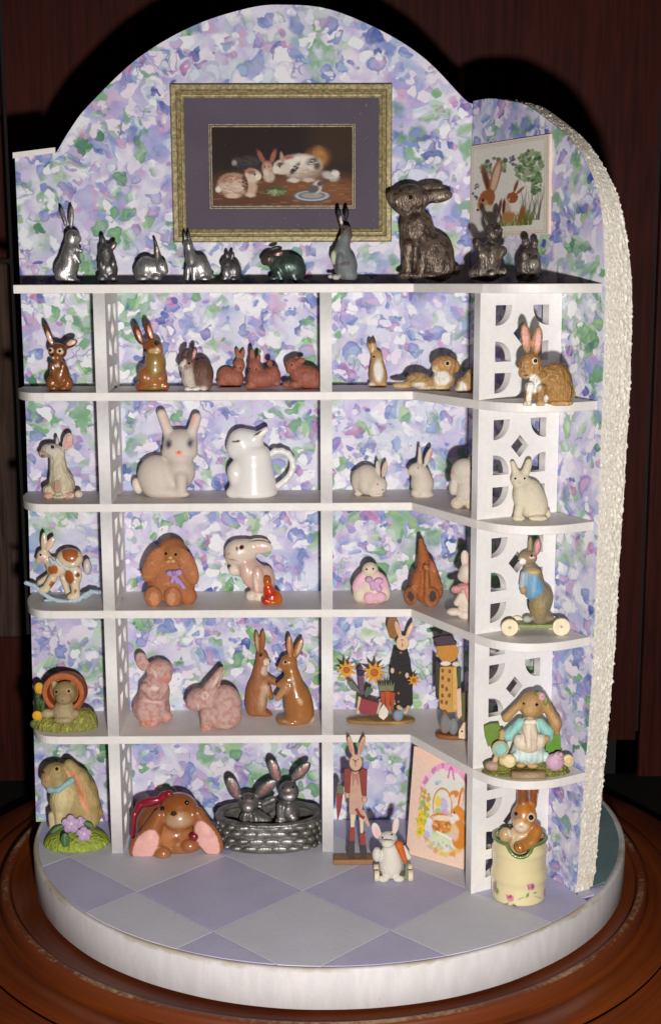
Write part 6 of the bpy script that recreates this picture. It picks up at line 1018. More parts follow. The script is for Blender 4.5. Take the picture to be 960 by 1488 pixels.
FIGS.append(dict(n='bonnet_bunny',l='bunny girl in teal jacket and cream apron between green leaves on a grassy base',c='bunny figurine',g='bunnies on grass bases',loc=(0.5711,-0.5871,0.3994),s=0.002047,cs=(0.9316,0.3636), parts=[
  dict(t='solid',n='grass_base',m='grass_resin',p=[(('E',4,0,0,65,26,9,0),(120,118,50),3),(('E',-37,8,13.2,22,12.8,8,0),(120,116,48),4),(('E',41,8,11.1,24,13.6,8,0),(120,118,52),4)],v=1.1),
  dict(t='flat',n='leaf',m='wood_paint',pts=[(-57,67.8),(-47,72.1),(-35,72.1),(-31,57.1),(-32,44.2),(-41,39.9),(-51,37.8),(-55,50.7)],w=-6,th=5,c=(106,132,50)),
  dict(t='flat',n='leaf',m='wood_paint',pts=[(33,44.2),(49,57.1),(54,55),(55,35.6),(53,22.8),(41,18.5),(33,27.1)],w=-6,th=5,c=(96,142,48)),
  dict(t='solid',n='dress',m='satin',p=[(('K',8,0,74.5,11,7,0,35.8,23),(206,222,212),5),(('E',8,0,25.1,28,20,13,0),(206,220,212),5),(('E',-14,14,27.3,5.4,5.7,8,0),(200,218,212),2.5),(('E',-5,16.5,28.3,5.4,5.7,8,0),(200,218,212),2.5),(('E',4,19,29.3,5.4,5.7,8,0),(200,218,212),2.5),(('E',13,16.5,28.3,5.4,5.7,8,0),(200,218,212),2.5),(('E',22,14,27.3,5.4,5.7,8,0),(200,218,212),2.5),(('E',31,11.5,26.4,5.4,5.7,8,0),(200,218,212),2.5),(('K',-6,2,75.3,7,-23,6,57.5,9),(146,196,186),3),(('K',23,2,75.3,7,34,6,61.8,9),(146,196,186),3),(('E',31,11,57.3,10,6,9,0),(146,196,186),2)],paint=[(31,51.4,8,1,-10,(110,160,156),0.8),(-20,59.4,1,9,-30,(120,170,164),0.8)],v=1.1),
  dict(t='solid',n='apron',m='satin',p=[(('K',7,8,77.6,9,6,11,48.7,17),(224,206,182),3),(('E',-9,17,51.1,8,7,12,14),(224,206,182),4),(('E',21,17,51.1,8,7,12,-14),(220,202,176),4),(('K',1,16,80.7,4,12,16,80.7,4),(234,220,200),2)],paint=[(-2,47.4,1.1,16,10,(180,158,130),1),(7,45.4,1.1,16,0,(184,162,136),1),(16,47.4,1.1,16,-10,(180,158,130),1)],v=1.1,gr=False),
  dict(t='solid',n='head',m='satin',p=[(('E',11,0,101.3,19.5,16,20,0),(178,138,88),3),(('E',7,10,96.6,11,8.5,9,0),(190,150,98),4),(('K',-5,2,105.3,5,-26,2,82.8,6.5),(178,138,88),3),(('K',27,4,110.4,6,45,4,73.9,9),(178,138,88),4),(('K',45,5,76.4,8,47,5,61.4,4.5),(178,138,88),3)],paint=[(41,73.4,3.4,13,25,(196,150,106),2)],v=1.1,gr=False,eyes=[(15,93.4,2.5,'eye'),(-3,95.4,1.8,'eye')]),
  dict(t='solid',n='hair_flower',m='satin',p=[(('E',22,17,118.7,5,3,6,0),(220,170,176),1),(('E',18,15,123.3,6,3,3.4,0),(120,136,62),1),(('E',28,14,111.1,4,3,7,0),(128,142,66),1)],paint=[(22,104.4,1.6,1.8,0,(196,110,130),1.2)],v=1.1,gr=False),
  dict(t='solid',n='paw',m='satin',p=[(('K',-32,6,61.8,5,-33,6,52.1,4),(196,156,108),2)],v=1.1,gr=False),
  dict(t='solid',n='paw',m='satin',p=[(('E',30,18,56.8,5,4.2,5,0),(190,150,100),1)],v=1.1,gr=False),
  dict(t='solid',n='paw',m='satin',p=[(('E',-6,18,17.1,7,4.7,4,0),(196,156,106),1)],v=1.1,gr=False),
  dict(t='solid',n='paw',m='satin',p=[(('E',11,18,16,8,5.1,4,0),(196,156,106),1)],v=1.1,gr=False),
  dict(t='solid',n='hat',m='satin',p=[(('D',-36,17,41.4,12.5,12.5,3,1.5),(190,166,120),1),(('D',-36,18.5,42,9,9,3.6,1.2),(146,196,186),1)],v=1.1,gr=False),
  dict(t='solid',n='snail_shell',m='satin',p=[(('D',-23,20,24.3,10,10,4,3),(226,200,150),1),(('D',-21,21,26.9,6,6,5,2),(236,214,168),1),(('E',-34,18,23.5,4,4.7,7,15),(206,180,130),2)],v=1.1,gr=False),
  dict(t='solid',n='snail_shell',m='satin',p=[(('D',63,10,20.4,8.5,9.5,4,3),(232,208,158),1),(('D',63,11,20.8,4.6,5,5,1.5),(222,190,140),1)],v=1.1,gr=False),
  dict(t='solid',n='pink_shell',m='satin',p=[(('E',43,18,21.4,13.5,9,13,0),(206,164,184),1),(('E',47,22,31.5,8,6,7,0),(216,176,194),1),(('E',49,27,35.6,4,3,4,0),(196,150,172),1)],v=1.1,gr=False),
  dict(t='solid',n='toadstool',m='satin',p=[(('E',-46,14,14.5,11,8,7,-8),(186,150,136),2),(('K',-42,12,23.3,4,-40,12,29.8,3),(200,176,128),2)],v=1.1,gr=False),
  dict(t='solid',n='stone_step',m='satin',p=[(('B',4,24,4.4,25,6,6,3),(146,118,86),1)],paint=[(4,-6.6,16,2,0,(176,148,112),2)],v=1.1)]))
FIGS.append(dict(n='grass_bunny',l='tan lop eared bunny with blue collar on a grassy mound with lilac flowers',c='bunny figurine',g='bunnies on grass bases',loc=(-0.8297,-0.1801,0),s=0.002287,cs=(0.9123,0.4095), parts=[
  dict(t='solid',n='grass_base',m='grass_resin',p=[(('E',-4.1,0,0,48,34,23,0),(158,172,62),3)],v=1.2),
  dict(t='solid',n='bunny',m='satin',p=[(('E',-4.1,-3,92.5,24,14,24,0),(176,150,98),3),(('E',11.9,0,74.1,18,14,26,0),(176,150,98),4),(('E',4.9,0,53.3,28,22,32,0),(176,150,98),3),(('E',-20.1,5,67.6,20,18,28,0),(200,178,126),6),(('E',-30.1,4,105.5,21,18,19.5,0),(164,140,92),5),(('E',-38.1,12,100.3,11,8.9,10,0),(186,160,116),4),(('K',-10.1,4,121.9,8,7.9,4,102.2,10),(176,150,98),5),(('K',5.9,8,106.2,9,20.9,8,66.7,12),(176,150,98),4),(('E',28.9,0,46.7,7,6.8,9,0),(166,136,96),2),(('K',-24.1,16,50.6,7,-25.1,16,33.1,6),(206,186,140),3),(('K',-36.1,10,47.9,6,-36.1,10,28.2,5),(206,186,146),3),(('E',11.9,8,40.4,20,15.3,16,0),(176,150,98),4)],paint=[(7.9,70.6,4.8,31,18,(226,152,112),1.6),(-7.1,95.6,4,7,40,(214,160,120),2),(-24.6,102.6,4.6,3.6,0,(206,176,90),1.2),(-39.1,91.6,4,3,0,(206,140,112),2),(-40.1,85.6,5,1,0,(190,120,100),1.2),(-45.6,98.6,2.4,2.6,0,(150,120,70),1.2),(-21.1,61.6,9,20,0,(212,192,140),6)],v=1.1,eyes=[(-25.1,102.6,2.6,'eye'),(-45.6,98.6,1.8,'eye')]),
  dict(t='solid',n='collar',m='satin',p=[(('K',-36.1,17,89.4,4,-24.1,19,89.2,4),(146,184,190),3),(('K',-24.1,19,89.2,4,-5.1,14,102.3,4.5),(146,184,190),3),(('K',-42.1,10,91.7,4,-36.1,17,88.3,4),(140,176,184),2)],v=1.1,gr=False),
  dict(t='solid',n='flower',m='satin',p=[(('E',-5.1,34,52.6,6.24,3.4,6.24,0),(190,156,192),0.6),(('E',-12.1,34,46.9,6.24,3.4,6.24,0),(190,156,192),0.6),(('E',-9.4,34,37.8,6.24,3.4,6.24,0),(190,156,192),0.6),(('E',-0.7,34,37.8,6.24,3.4,6.24,0),(190,156,192),0.6),(('E',2,34,46.9,6.24,3.4,6.24,0),(190,156,192),0.6),(('E',-5.1,36,45.3,3.36,2.4,3.36,0),(232,206,226),0.5)],v=1.1,gr=False),
  dict(t='solid',n='flower',m='satin',p=[(('E',13.9,38,37.7,5.2,2.8,5.2,0),(190,156,192),0.6),(('E',8,38,33,5.2,2.8,5.2,0),(190,156,192),0.6),(('E',10.3,38,25.4,5.2,2.8,5.2,0),(190,156,192),0.6),(('E',17.6,38,25.4,5.2,2.8,5.2,0),(190,156,192),0.6),(('E',19.8,38,33,5.2,2.8,5.2,0),(190,156,192),0.6),(('E',13.9,40,31.8,2.8,2.4,2.8,0),(232,206,226),0.5)],v=1.1,gr=False),
  dict(t='solid',n='flower',m='satin',p=[(('E',7.9,30,50.3,4.16,2.2,4.16,0),(190,156,192),0.6),(('E',3.2,30,46.5,4.16,2.2,4.16,0),(190,156,192),0.6),(('E',5,30,40.4,4.16,2.2,4.16,0),(190,156,192),0.6),(('E',10.9,30,40.4,4.16,2.2,4.16,0),(190,156,192),0.6),(('E',12.7,30,46.5,4.16,2.2,4.16,0),(190,156,192),0.6),(('E',7.9,32,45.7,2.24,2.4,2.24,0),(232,206,226),0.5)],v=1.1,gr=False),
  dict(t='solid',n='leaf',m='satin',p=[(('E',-25.1,34,36.7,11,2.6,5,32),(70,104,60),1)],paint=[(-25.1,19.6,8.8,0.9,32,(116,150,96),1.2)],v=1.1,gr=False),
  dict(t='solid',n='leaf',m='satin',p=[(('E',-12.1,42,23.9,7,2.6,11,0),(70,104,60),1)],paint=[(-12.1,4.6,0.9,8.8,0,(116,150,96),1.2)],v=1.1,gr=False),
  dict(t='solid',n='leaf',m='satin',p=[(('E',19.9,32,42.4,8,2.6,5,-30),(70,104,60),1)],paint=[(19.9,25.6,6.4,0.9,-30,(116,150,96),1.2)],v=1.1,gr=False)]))
FIGS.append(dict(n='lop_bunny',l='glossy caramel lop bunny lying with pink ears spread and a dark red bow',c='bunny figurine',loc=(-0.4841,-0.2049,0),s=0.002276,cs=(0.9114,0.4116), parts=[
  dict(t='solid',n='body',m='glaze',p=[(('E',-18.2,-12,30.9,42,36,36,0),(156,92,46),3),(('E',-34.2,-8,28.4,34,30,36,0),(140,82,42),5),(('E',-4.2,10,60.6,28,24,24,0),(156,92,46),6),(('E',-2.2,24,51.6,22,16,17,0),(166,106,60),5),(('E',-4.2,8,9.2,34,24,20,0),(160,100,56),6),(('K',-30.2,24,58.2,9,-44.2,24,29.6,15),(156,92,46),4),(('E',-50.2,32,14.6,20,6,29,-34),(156,92,46),3),(('K',23.8,22,59.5,9,37.8,22,33.1,12),(156,92,46),4),(('E',38.8,26,22.9,18,6,31,28),(156,92,46),3),(('E',-25.2,34,3.4,12,9.3,10,0),(166,106,62),3),(('E',12.8,30,13.7,12,8.9,9,0),(160,98,56),3)],paint=[(-49.2,0.1,15,25,-34,(234,176,166),1.4),(37.8,9.1,13.5,27,28,(234,176,166),1.4),(-2.2,36.1,17,11,0,(190,146,108),6),(-4.2,59.1,20,8,0,(120,62,30),7),(-20.2,7.1,9,12,0,(186,124,76),6),(9.8,11.1,9,10,0,(176,112,66),6),(-8.2,44.6,5,3.6,0,(40,18,12),1.5),(-4.2,57.1,22,10,0,(150,84,36),6),(-4.2,33.1,14,5,0,(190,150,116),4)],v=1.1,eyes=[(-25.2,51.1,3.4,'eye'),(9.3,59.1,3.4,'eye'),(-8.7,44.6,3,'#281410')]),
  dict(t='solid',n='bow',m='white_glaze',p=[(('E',-46.2,8,70.7,20,5,7,10),(140,24,40),2),(('E',-26.2,6,78.6,9,6,7,30),(150,26,42),2),(('E',-18.2,8,82.8,7,5,6,0),(140,22,38),2),(('K',-60.2,8,66.3,5,-68.2,8,50.9,4),(140,24,40),2),(('K',-68.2,10,51.8,4,-71.2,10,18.9,3.2),(140,24,44),2),(('E',18.8,33,28.2,7,4,6,0),(130,22,38),1)],v=1.1,gr=False)]))
FIGS.append(dict(n='rabbit_basket',l='pewter basket with two pewter rabbits with pink lined ears sitting inside',c='pewter basket',loc=(-0.2001,-0.1871,-0),s=0.002286,cs=(0.9121,0.4101), parts=[
  dict(t='solid',n='basket',m='pewter',p=[(('Y',-1.4,0,0,44,74,42,1.02,5),(158,154,150),1),(('Y',-1.4,0,8,80,65,33,1,3),(158,154,150),-2)],v=1.3),
  dict(t='solid',n='weave_strand',m='pewter',p=[(('E',-73.8,3,8,3.5,12,5.4,0),(132,128,123),0.8)],v=1.3),
  dict(t='solid',n='weave_strand',m='pewter',p=[(('E',-69.3,14.5,8,4.543034,11.2,5.4,0),(132,128,123),0.8)],v=1.3),
  dict(t='solid',n='weave_strand',m='pewter',p=[(('E',-59.2,24.9,8,7.79061,9.6,5.4,0),(156,152,147),0.8)],v=1.3),
  dict(t='solid',n='weave_strand',m='pewter',p=[(('E',-44.3,33.3,8,10.407036,7.2,5.4,0),(132,128,123),0.8)],v=1.3),
  dict(t='solid',n='weave_strand',m='pewter',p=[(('E',-25.9,39,8,12.180346,4.2,5.4,0),(132,128,123),0.8)],v=1.3),
  dict(t='solid',n='weave_strand',m='pewter',p=[(('E',-5.3,41.5,8,12.966877,3,5.4,0),(156,152,147),0.8)],v=1.3),
  dict(t='solid',n='weave_strand',m='pewter',p=[(('E',15.7,40.6,8,12.702909,3,5.4,0),(156,152,147),0.8)],v=1.3),
  dict(t='solid',n='weave_strand',m='pewter',p=[(('E',35.5,36.5,8,11.409827,5.8,5.4,0),(156,152,147),0.8)],v=1.3),
  dict(t='solid',n='weave_strand',m='pewter',p=[(('E',52.3,29.4,8,9.192388,8.5,5.4,0),(156,152,147),0.8)],v=1.3),
  dict(t='solid',n='weave_strand',m='pewter',p=[(('E',64.9,19.9,8,6.230237,10.5,5.4,0),(132,128,123),0.8)],v=1.3),
  dict(t='solid',n='weave_strand',m='pewter',p=[(('E',72.3,8.8,8,3.5,11.7,5.4,0),(156,152,147),0.8)],v=1.3),
  dict(t='solid',n='weave_strand',m='pewter',p=[(('E',-72.3,8.8,19,3.5,11.7,5.4,0),(132,128,123),0.8)],v=1.3),
  dict(t='solid',n='weave_strand',m='pewter',p=[(('E',-64.9,19.9,19,6.230237,10.5,5.4,0),(132,128,123),0.8)],v=1.3),
  dict(t='solid',n='weave_strand',m='pewter',p=[(('E',-52.3,29.4,19,9.192388,8.5,5.4,0),(132,128,123),0.8)],v=1.3),
  dict(t='solid',n='weave_strand',m='pewter',p=[(('E',-35.5,36.5,19,11.409827,5.8,5.4,0),(132,128,123),0.8)],v=1.3),
  dict(t='solid',n='weave_strand',m='pewter',p=[(('E',-15.7,40.6,19,12.702909,3,5.4,0),(156,152,147),0.8)],v=1.3),
  dict(t='solid',n='weave_strand',m='pewter',p=[(('E',5.3,41.5,19,12.966877,3,5.4,0),(156,152,147),0.8)],v=1.3),
  dict(t='solid',n='weave_strand',m='pewter',p=[(('E',25.9,39,19,12.180346,4.2,5.4,0),(156,152,147),0.8)],v=1.3),
  dict(t='solid',n='weave_strand',m='pewter',p=[(('E',44.3,33.3,19,10.407036,7.2,5.4,0),(156,152,147),0.8)],v=1.3),
  dict(t='solid',n='weave_strand',m='pewter',p=[(('E',59.2,24.9,19,7.79061,9.6,5.4,0),(132,128,123),0.8)],v=1.3),
  dict(t='solid',n='weave_strand',m='pewter',p=[(('E',69.3,14.5,19,4.543034,11.2,5.4,0),(132,128,123),0.8)],v=1.3),
  dict(t='solid',n='weave_strand',m='pewter',p=[(('E',73.8,3,19,3.5,12,5.4,0),(156,152,147),0.8)],v=1.3),
  dict(t='solid',n='weave_strand',m='pewter',p=[(('E',-73.8,3,30,3.5,12,5.4,0),(156,152,147),0.8)],v=1.3),
  dict(t='solid',n='weave_strand',m='pewter',p=[(('E',-69.3,14.5,30,4.543034,11.2,5.4,0),(156,152,147),0.8)],v=1.3),
  dict(t='solid',n='weave_strand',m='pewter',p=[(('E',-59.2,24.9,30,7.79061,9.6,5.4,0),(156,152,147),0.8)],v=1.3),
  dict(t='solid',n='weave_strand',m='pewter',p=[(('E',-44.3,33.3,30,10.407036,7.2,5.4,0),(132,128,123),0.8)],v=1.3),
  dict(t='solid',n='weave_strand',m='pewter',p=[(('E',-25.9,39,30,12.180346,4.2,5.4,0),(156,152,147),0.8)],v=1.3),
  dict(t='solid',n='weave_strand',m='pewter',p=[(('E',-5.3,41.5,30,12.966877,3,5.4,0),(156,152,147),0.8)],v=1.3),
  dict(t='solid',n='weave_strand',m='pewter',p=[(('E',15.7,40.6,30,12.702909,3,5.4,0),(156,152,147),0.8)],v=1.3),
  dict(t='solid',n='weave_strand',m='pewter',p=[(('E',35.5,36.5,30,11.409827,5.8,5.4,0),(132,128,123),0.8)],v=1.3),
  dict(t='solid',n='weave_strand',m='pewter',p=[(('E',52.3,29.4,30,9.192388,8.5,5.4,0),(156,152,147),0.8)],v=1.3),
  dict(t='solid',n='weave_strand',m='pewter',p=[(('E',64.9,19.9,30,6.230237,10.5,5.4,0),(132,128,123),0.8)],v=1.3),
  dict(t='solid',n='weave_strand',m='pewter',p=[(('E',72.3,8.8,30,3.5,11.7,5.4,0),(156,152,147),0.8)],v=1.3),
  dict(t='solid',n='weave_strand',m='pewter',p=[(('E',-72.3,8.8,39,3.5,11.7,5.4,0),(156,152,147),0.8)],v=1.3),
  dict(t='solid',n='weave_strand',m='pewter',p=[(('E',-64.9,19.9,39,6.230237,10.5,5.4,0),(156,152,147),0.8)],v=1.3),
  dict(t='solid',n='weave_strand',m='pewter',p=[(('E',-52.3,29.4,39,9.192388,8.5,5.4,0),(132,128,123),0.8)],v=1.3),
  dict(t='solid',n='weave_strand',m='pewter',p=[(('E',-35.5,36.5,39,11.409827,5.8,5.4,0),(156,152,147),0.8)],v=1.3),
  dict(t='solid',n='weave_strand',m='pewter',p=[(('E',-15.7,40.6,39,12.702909,3,5.4,0),(156,152,147),0.8)],v=1.3),
  dict(t='solid',n='weave_strand',m='pewter',p=[(('E',5.3,41.5,39,12.966877,3,5.4,0),(156,152,147),0.8)],v=1.3),
  dict(t='solid',n='weave_strand',m='pewter',p=[(('E',25.9,39,39,12.180346,4.2,5.4,0),(156,152,147),0.8)],v=1.3),
  dict(t='solid',n='weave_strand',m='pewter',p=[(('E',44.3,33.3,39,10.407036,7.2,5.4,0),(156,152,147),0.8)],v=1.3),
  dict(t='solid',n='weave_strand',m='pewter',p=[(('E',59.2,24.9,39,7.79061,9.6,5.4,0),(156,152,147),0.8)],v=1.3),
  dict(t='solid',n='weave_strand',m='pewter',p=[(('E',69.3,14.5,39,4.543034,11.2,5.4,0),(156,152,147),0.8)],v=1.3),
  dict(t='solid',n='weave_strand',m='pewter',p=[(('E',73.8,3,39,3.5,12,5.4,0),(156,152,147),0.8)],v=1.3),
  dict(t='solid',n='rim',m='pewter',p=[(('E',72,0,42.7,6.5,5,3.6,0),(140,136,132),3),(('E',71.7,3.9,42.9,6.5,5,3.6,0),(140,136,132),3),(('E',70.6,7.8,43.6,6.5,5,3.6,0),(140,136,132),3),(('E',68.9,11.6,42.6,6.5,5,3.6,0),(140,136,132),3),(('E',66.5,15.3,42.6,6.5,5,3.6,0),(140,136,132),3),(('E',63.5,18.9,43.3,6.5,5,3.6,0),(140,136,132),3),(('E',59.9,22.2,42.9,6.5,5,3.6,0),(140,136,132),3),(('E',55.7,25.4,43.2,6.5,5,3.6,0),(140,136,132),3),(('E',50.9,28.3,43.1,6.5,5,3.6,0),(140,136,132),3),(('E',45.7,30.9,42.9,6.5,5,3.6,0),(140,136,132),3),(('E',40,33.3,43.8,6.5,5,3.6,0),(140,136,132),3),(('E',33.9,35.3,42.8,6.5,5,3.6,0),(140,136,132),3),(('E',27.6,37,43,6.5,5,3.6,0),(140,136,132),3),(('E',20.9,38.3,42.8,6.5,5,3.6,0),(140,136,132),3),(('E',14,39.2,43.3,6.5,5,3.6,0),(140,136,132),3),(('E',7.1,39.8,42.9,6.5,5,3.6,0),(140,136,132),3),(('E',0,40,43,6.5,5,3.6,0),(140,136,132),3),(('E',-7.1,39.8,43.5,6.5,5,3.6,0),(140,136,132),3),(('E',-14,39.2,42.9,6.5,5,3.6,0),(140,136,132),3),(('E',-20.9,38.3,43.2,6.5,5,3.6,0),(140,136,132),3),(('E',-27.6,37,43.7,6.5,5,3.6,0),(140,136,132),3),(('E',-33.9,35.3,42.6,6.5,5,3.6,0),(140,136,132),3),(('E',-40,33.3,42.6,6.5,5,3.6,0),(140,136,132),3),(('E',-45.7,30.9,42.8,6.5,5,3.6,0),(140,136,132),3),(('E',-50.9,28.3,43.5,6.5,5,3.6,0),(140,136,132),3),(('E',-55.7,25.4,43.3,6.5,5,3.6,0),(140,136,132),3),(('E',-59.9,22.2,42.8,6.5,5,3.6,0),(140,136,132),3),(('E',-63.5,18.9,42.9,6.5,5,3.6,0),(140,136,132),3),(('E',-66.5,15.3,42.7,6.5,5,3.6,0),(140,136,132),3),(('E',-68.9,11.6,43.1,6.5,5,3.6,0),(140,136,132),3),(('E',-70.6,7.8,42.6,6.5,5,3.6,0),(140,136,132),3),(('E',-71.7,3.9,43.4,6.5,5,3.6,0),(140,136,132),3),(('E',-72,0,43.7,6.5,5,3.6,0),(140,136,132),3),(('E',-71.7,-3.9,43.7,6.5,5,3.6,0),(140,136,132),3),(('E',-70.6,-7.8,43.5,6.5,5,3.6,0),(140,136,132),3),(('E',-68.9,-11.6,46.7,6.5,5,3.6,0),(140,136,132),3),(('E',-66.5,-15.3,45.5,6.5,5,3.6,0),(140,136,132),3),(('E',-63.5,-18.9,45.9,6.5,5,3.6,0),(140,136,132),3),(('E',-59.9,-22.2,46.8,6.5,5,3.6,0),(140,136,132),3),(('E',-55.7,-25.4,46.5,6.5,5,3.6,0),(140,136,132),3),(('E',-50.9,-28.3,46,6.5,5,3.6,0),(140,136,132),3),(('E',-45.7,-30.9,46.7,6.5,5,3.6,0),(140,136,132),3),(('E',-40,-33.3,46.3,6.5,5,3.6,0),(140,136,132),3),(('E',-33.9,-35.3,46.6,6.5,5,3.6,0),(140,136,132),3),(('E',-27.6,-37,45.9,6.5,5,3.6,0),(140,136,132),3),(('E',-20.9,-38.3,45.7,6.5,5,3.6,0),(140,136,132),3),(('E',-14,-39.2,46.1,6.5,5,3.6,0),(140,136,132),3),(('E',-7.1,-39.8,45.7,6.5,5,3.6,0),(140,136,132),3),(('E',-0,-40,46,6.5,5,3.6,0),(140,136,132),3),(('E',7.1,-39.8,46.8,6.5,5,3.6,0),(140,136,132),3),(('E',14,-39.2,45.9,6.5,5,3.6,0),(140,136,132),3),(('E',20.9,-38.3,45.5,6.5,5,3.6,0),(140,136,132),3),(('E',27.6,-37,45.6,6.5,5,3.6,0),(140,136,132),3),(('E',33.9,-35.3,45.7,6.5,5,3.6,0),(140,136,132),3),(('E',40,-33.3,46.5,6.5,5,3.6,0),(140,136,132),3),(('E',45.7,-30.9,46,6.5,5,3.6,0),(140,136,132),3),(('E',50.9,-28.3,45.9,6.5,5,3.6,0),(140,136,132),3),(('E',55.7,-25.4,45.6,6.5,5,3.6,0),(140,136,132),3),(('E',59.9,-22.2,46.8,6.5,5,3.6,0),(140,136,132),3),(('E',63.5,-18.9,46.1,6.5,5,3.6,0),(140,136,132),3),(('E',66.5,-15.3,45.8,6.5,5,3.6,0),(140,136,132),3),(('E',68.9,-11.6,45.6,6.5,5,3.6,0),(140,136,132),3),(('E',70.6,-7.8,42.6,6.5,5,3.6,0),(140,136,132),3),(('E',71.7,-3.9,42.7,6.5,5,3.6,0),(140,136,132),3)],v=1.3),
  dict(t='solid',n='rabbit',m='pewter',p=[(('E',-29.4,4,63.1,15,12.8,15,0),(140,136,132),3),(('E',-29.4,15,60.4,9,7.2,8,0),(160,154,150),3),(('E',-50.4,4,86.1,9.5,3.4,18,22),(140,136,132),3),(('E',-4.4,4,85,9,3.4,20,-50),(140,136,132),3),(('E',-23.4,2,37,20,15.3,16,0),(140,136,132),5),(('E',-7.4,4,35.7,12,9.3,10,0),(140,136,132),4),(('K',-33.4,17,50.3,4,-34.4,17,39.4,4),(166,160,156),2),(('K',-25.4,17,49.2,4,-24.4,17,38.3,4),(166,160,156),2)],paint=[(-48.4,74.9,4,11,22,(196,140,134),2),(-4.4,74.9,4,12,-50,(190,136,130),2),(-31.4,58.9,2.4,2,0,(190,120,110),1.5)],v=1.1,eyes=[(-37.4,61.9,1.6,'eye'),(-23.4,61.9,1.6,'eye')],label='rabbit on the left with a fallen ear'),
  dict(t='solid',n='rabbit',m='pewter',p=[(('E',28.6,8,81.4,15,13.2,16,0),(140,136,132),3),(('E',29.6,19,78.6,9,6.8,7,0),(170,164,160),3),(('E',8.6,6,113.3,8.5,3.4,18,18),(140,136,132),3),(('E',46.6,6,111.2,8,3.4,19,-44),(140,136,132),3),(('E',27.6,6,49.8,17,16.6,22,0),(140,136,132),5),(('K',16.6,18,63.9,5,16.6,18,46.4,4.6),(160,154,150),2),(('E',34.6,20,46.2,7,6,7,0),(166,160,156),2),(('E',16.6,20,41.8,7,5.1,5,0),(166,160,156),2),(('E',28.6,16,56.4,8,8.5,12,0),(150,146,142),3)],paint=[(10.6,97.9,3.6,12,18,(200,140,134),2),(48.6,98.9,3.4,11,-44,(196,140,134),2),(27.6,71.9,2.4,2,0,(200,126,114),1.5),(24.6,62.9,3,2.6,0,(220,216,212),1.2),(33.6,63.9,3,2.6,0,(220,216,212),1.2)],v=1.1,eyes=[(20.6,75.9,1.6,'eye'),(35.6,76.9,1.6,'eye')],label='rabbit on the right sitting higher'),
  dict(t='solid',n='cloth',m='pewter',p=[(('E',-0.4,-2,57.1,10,5,13,-20),(150,146,144),2),(('K',-7.4,2,61.1,4,6.6,2,67.7,5),(160,156,152),2)],v=1.1,gr=False)]))
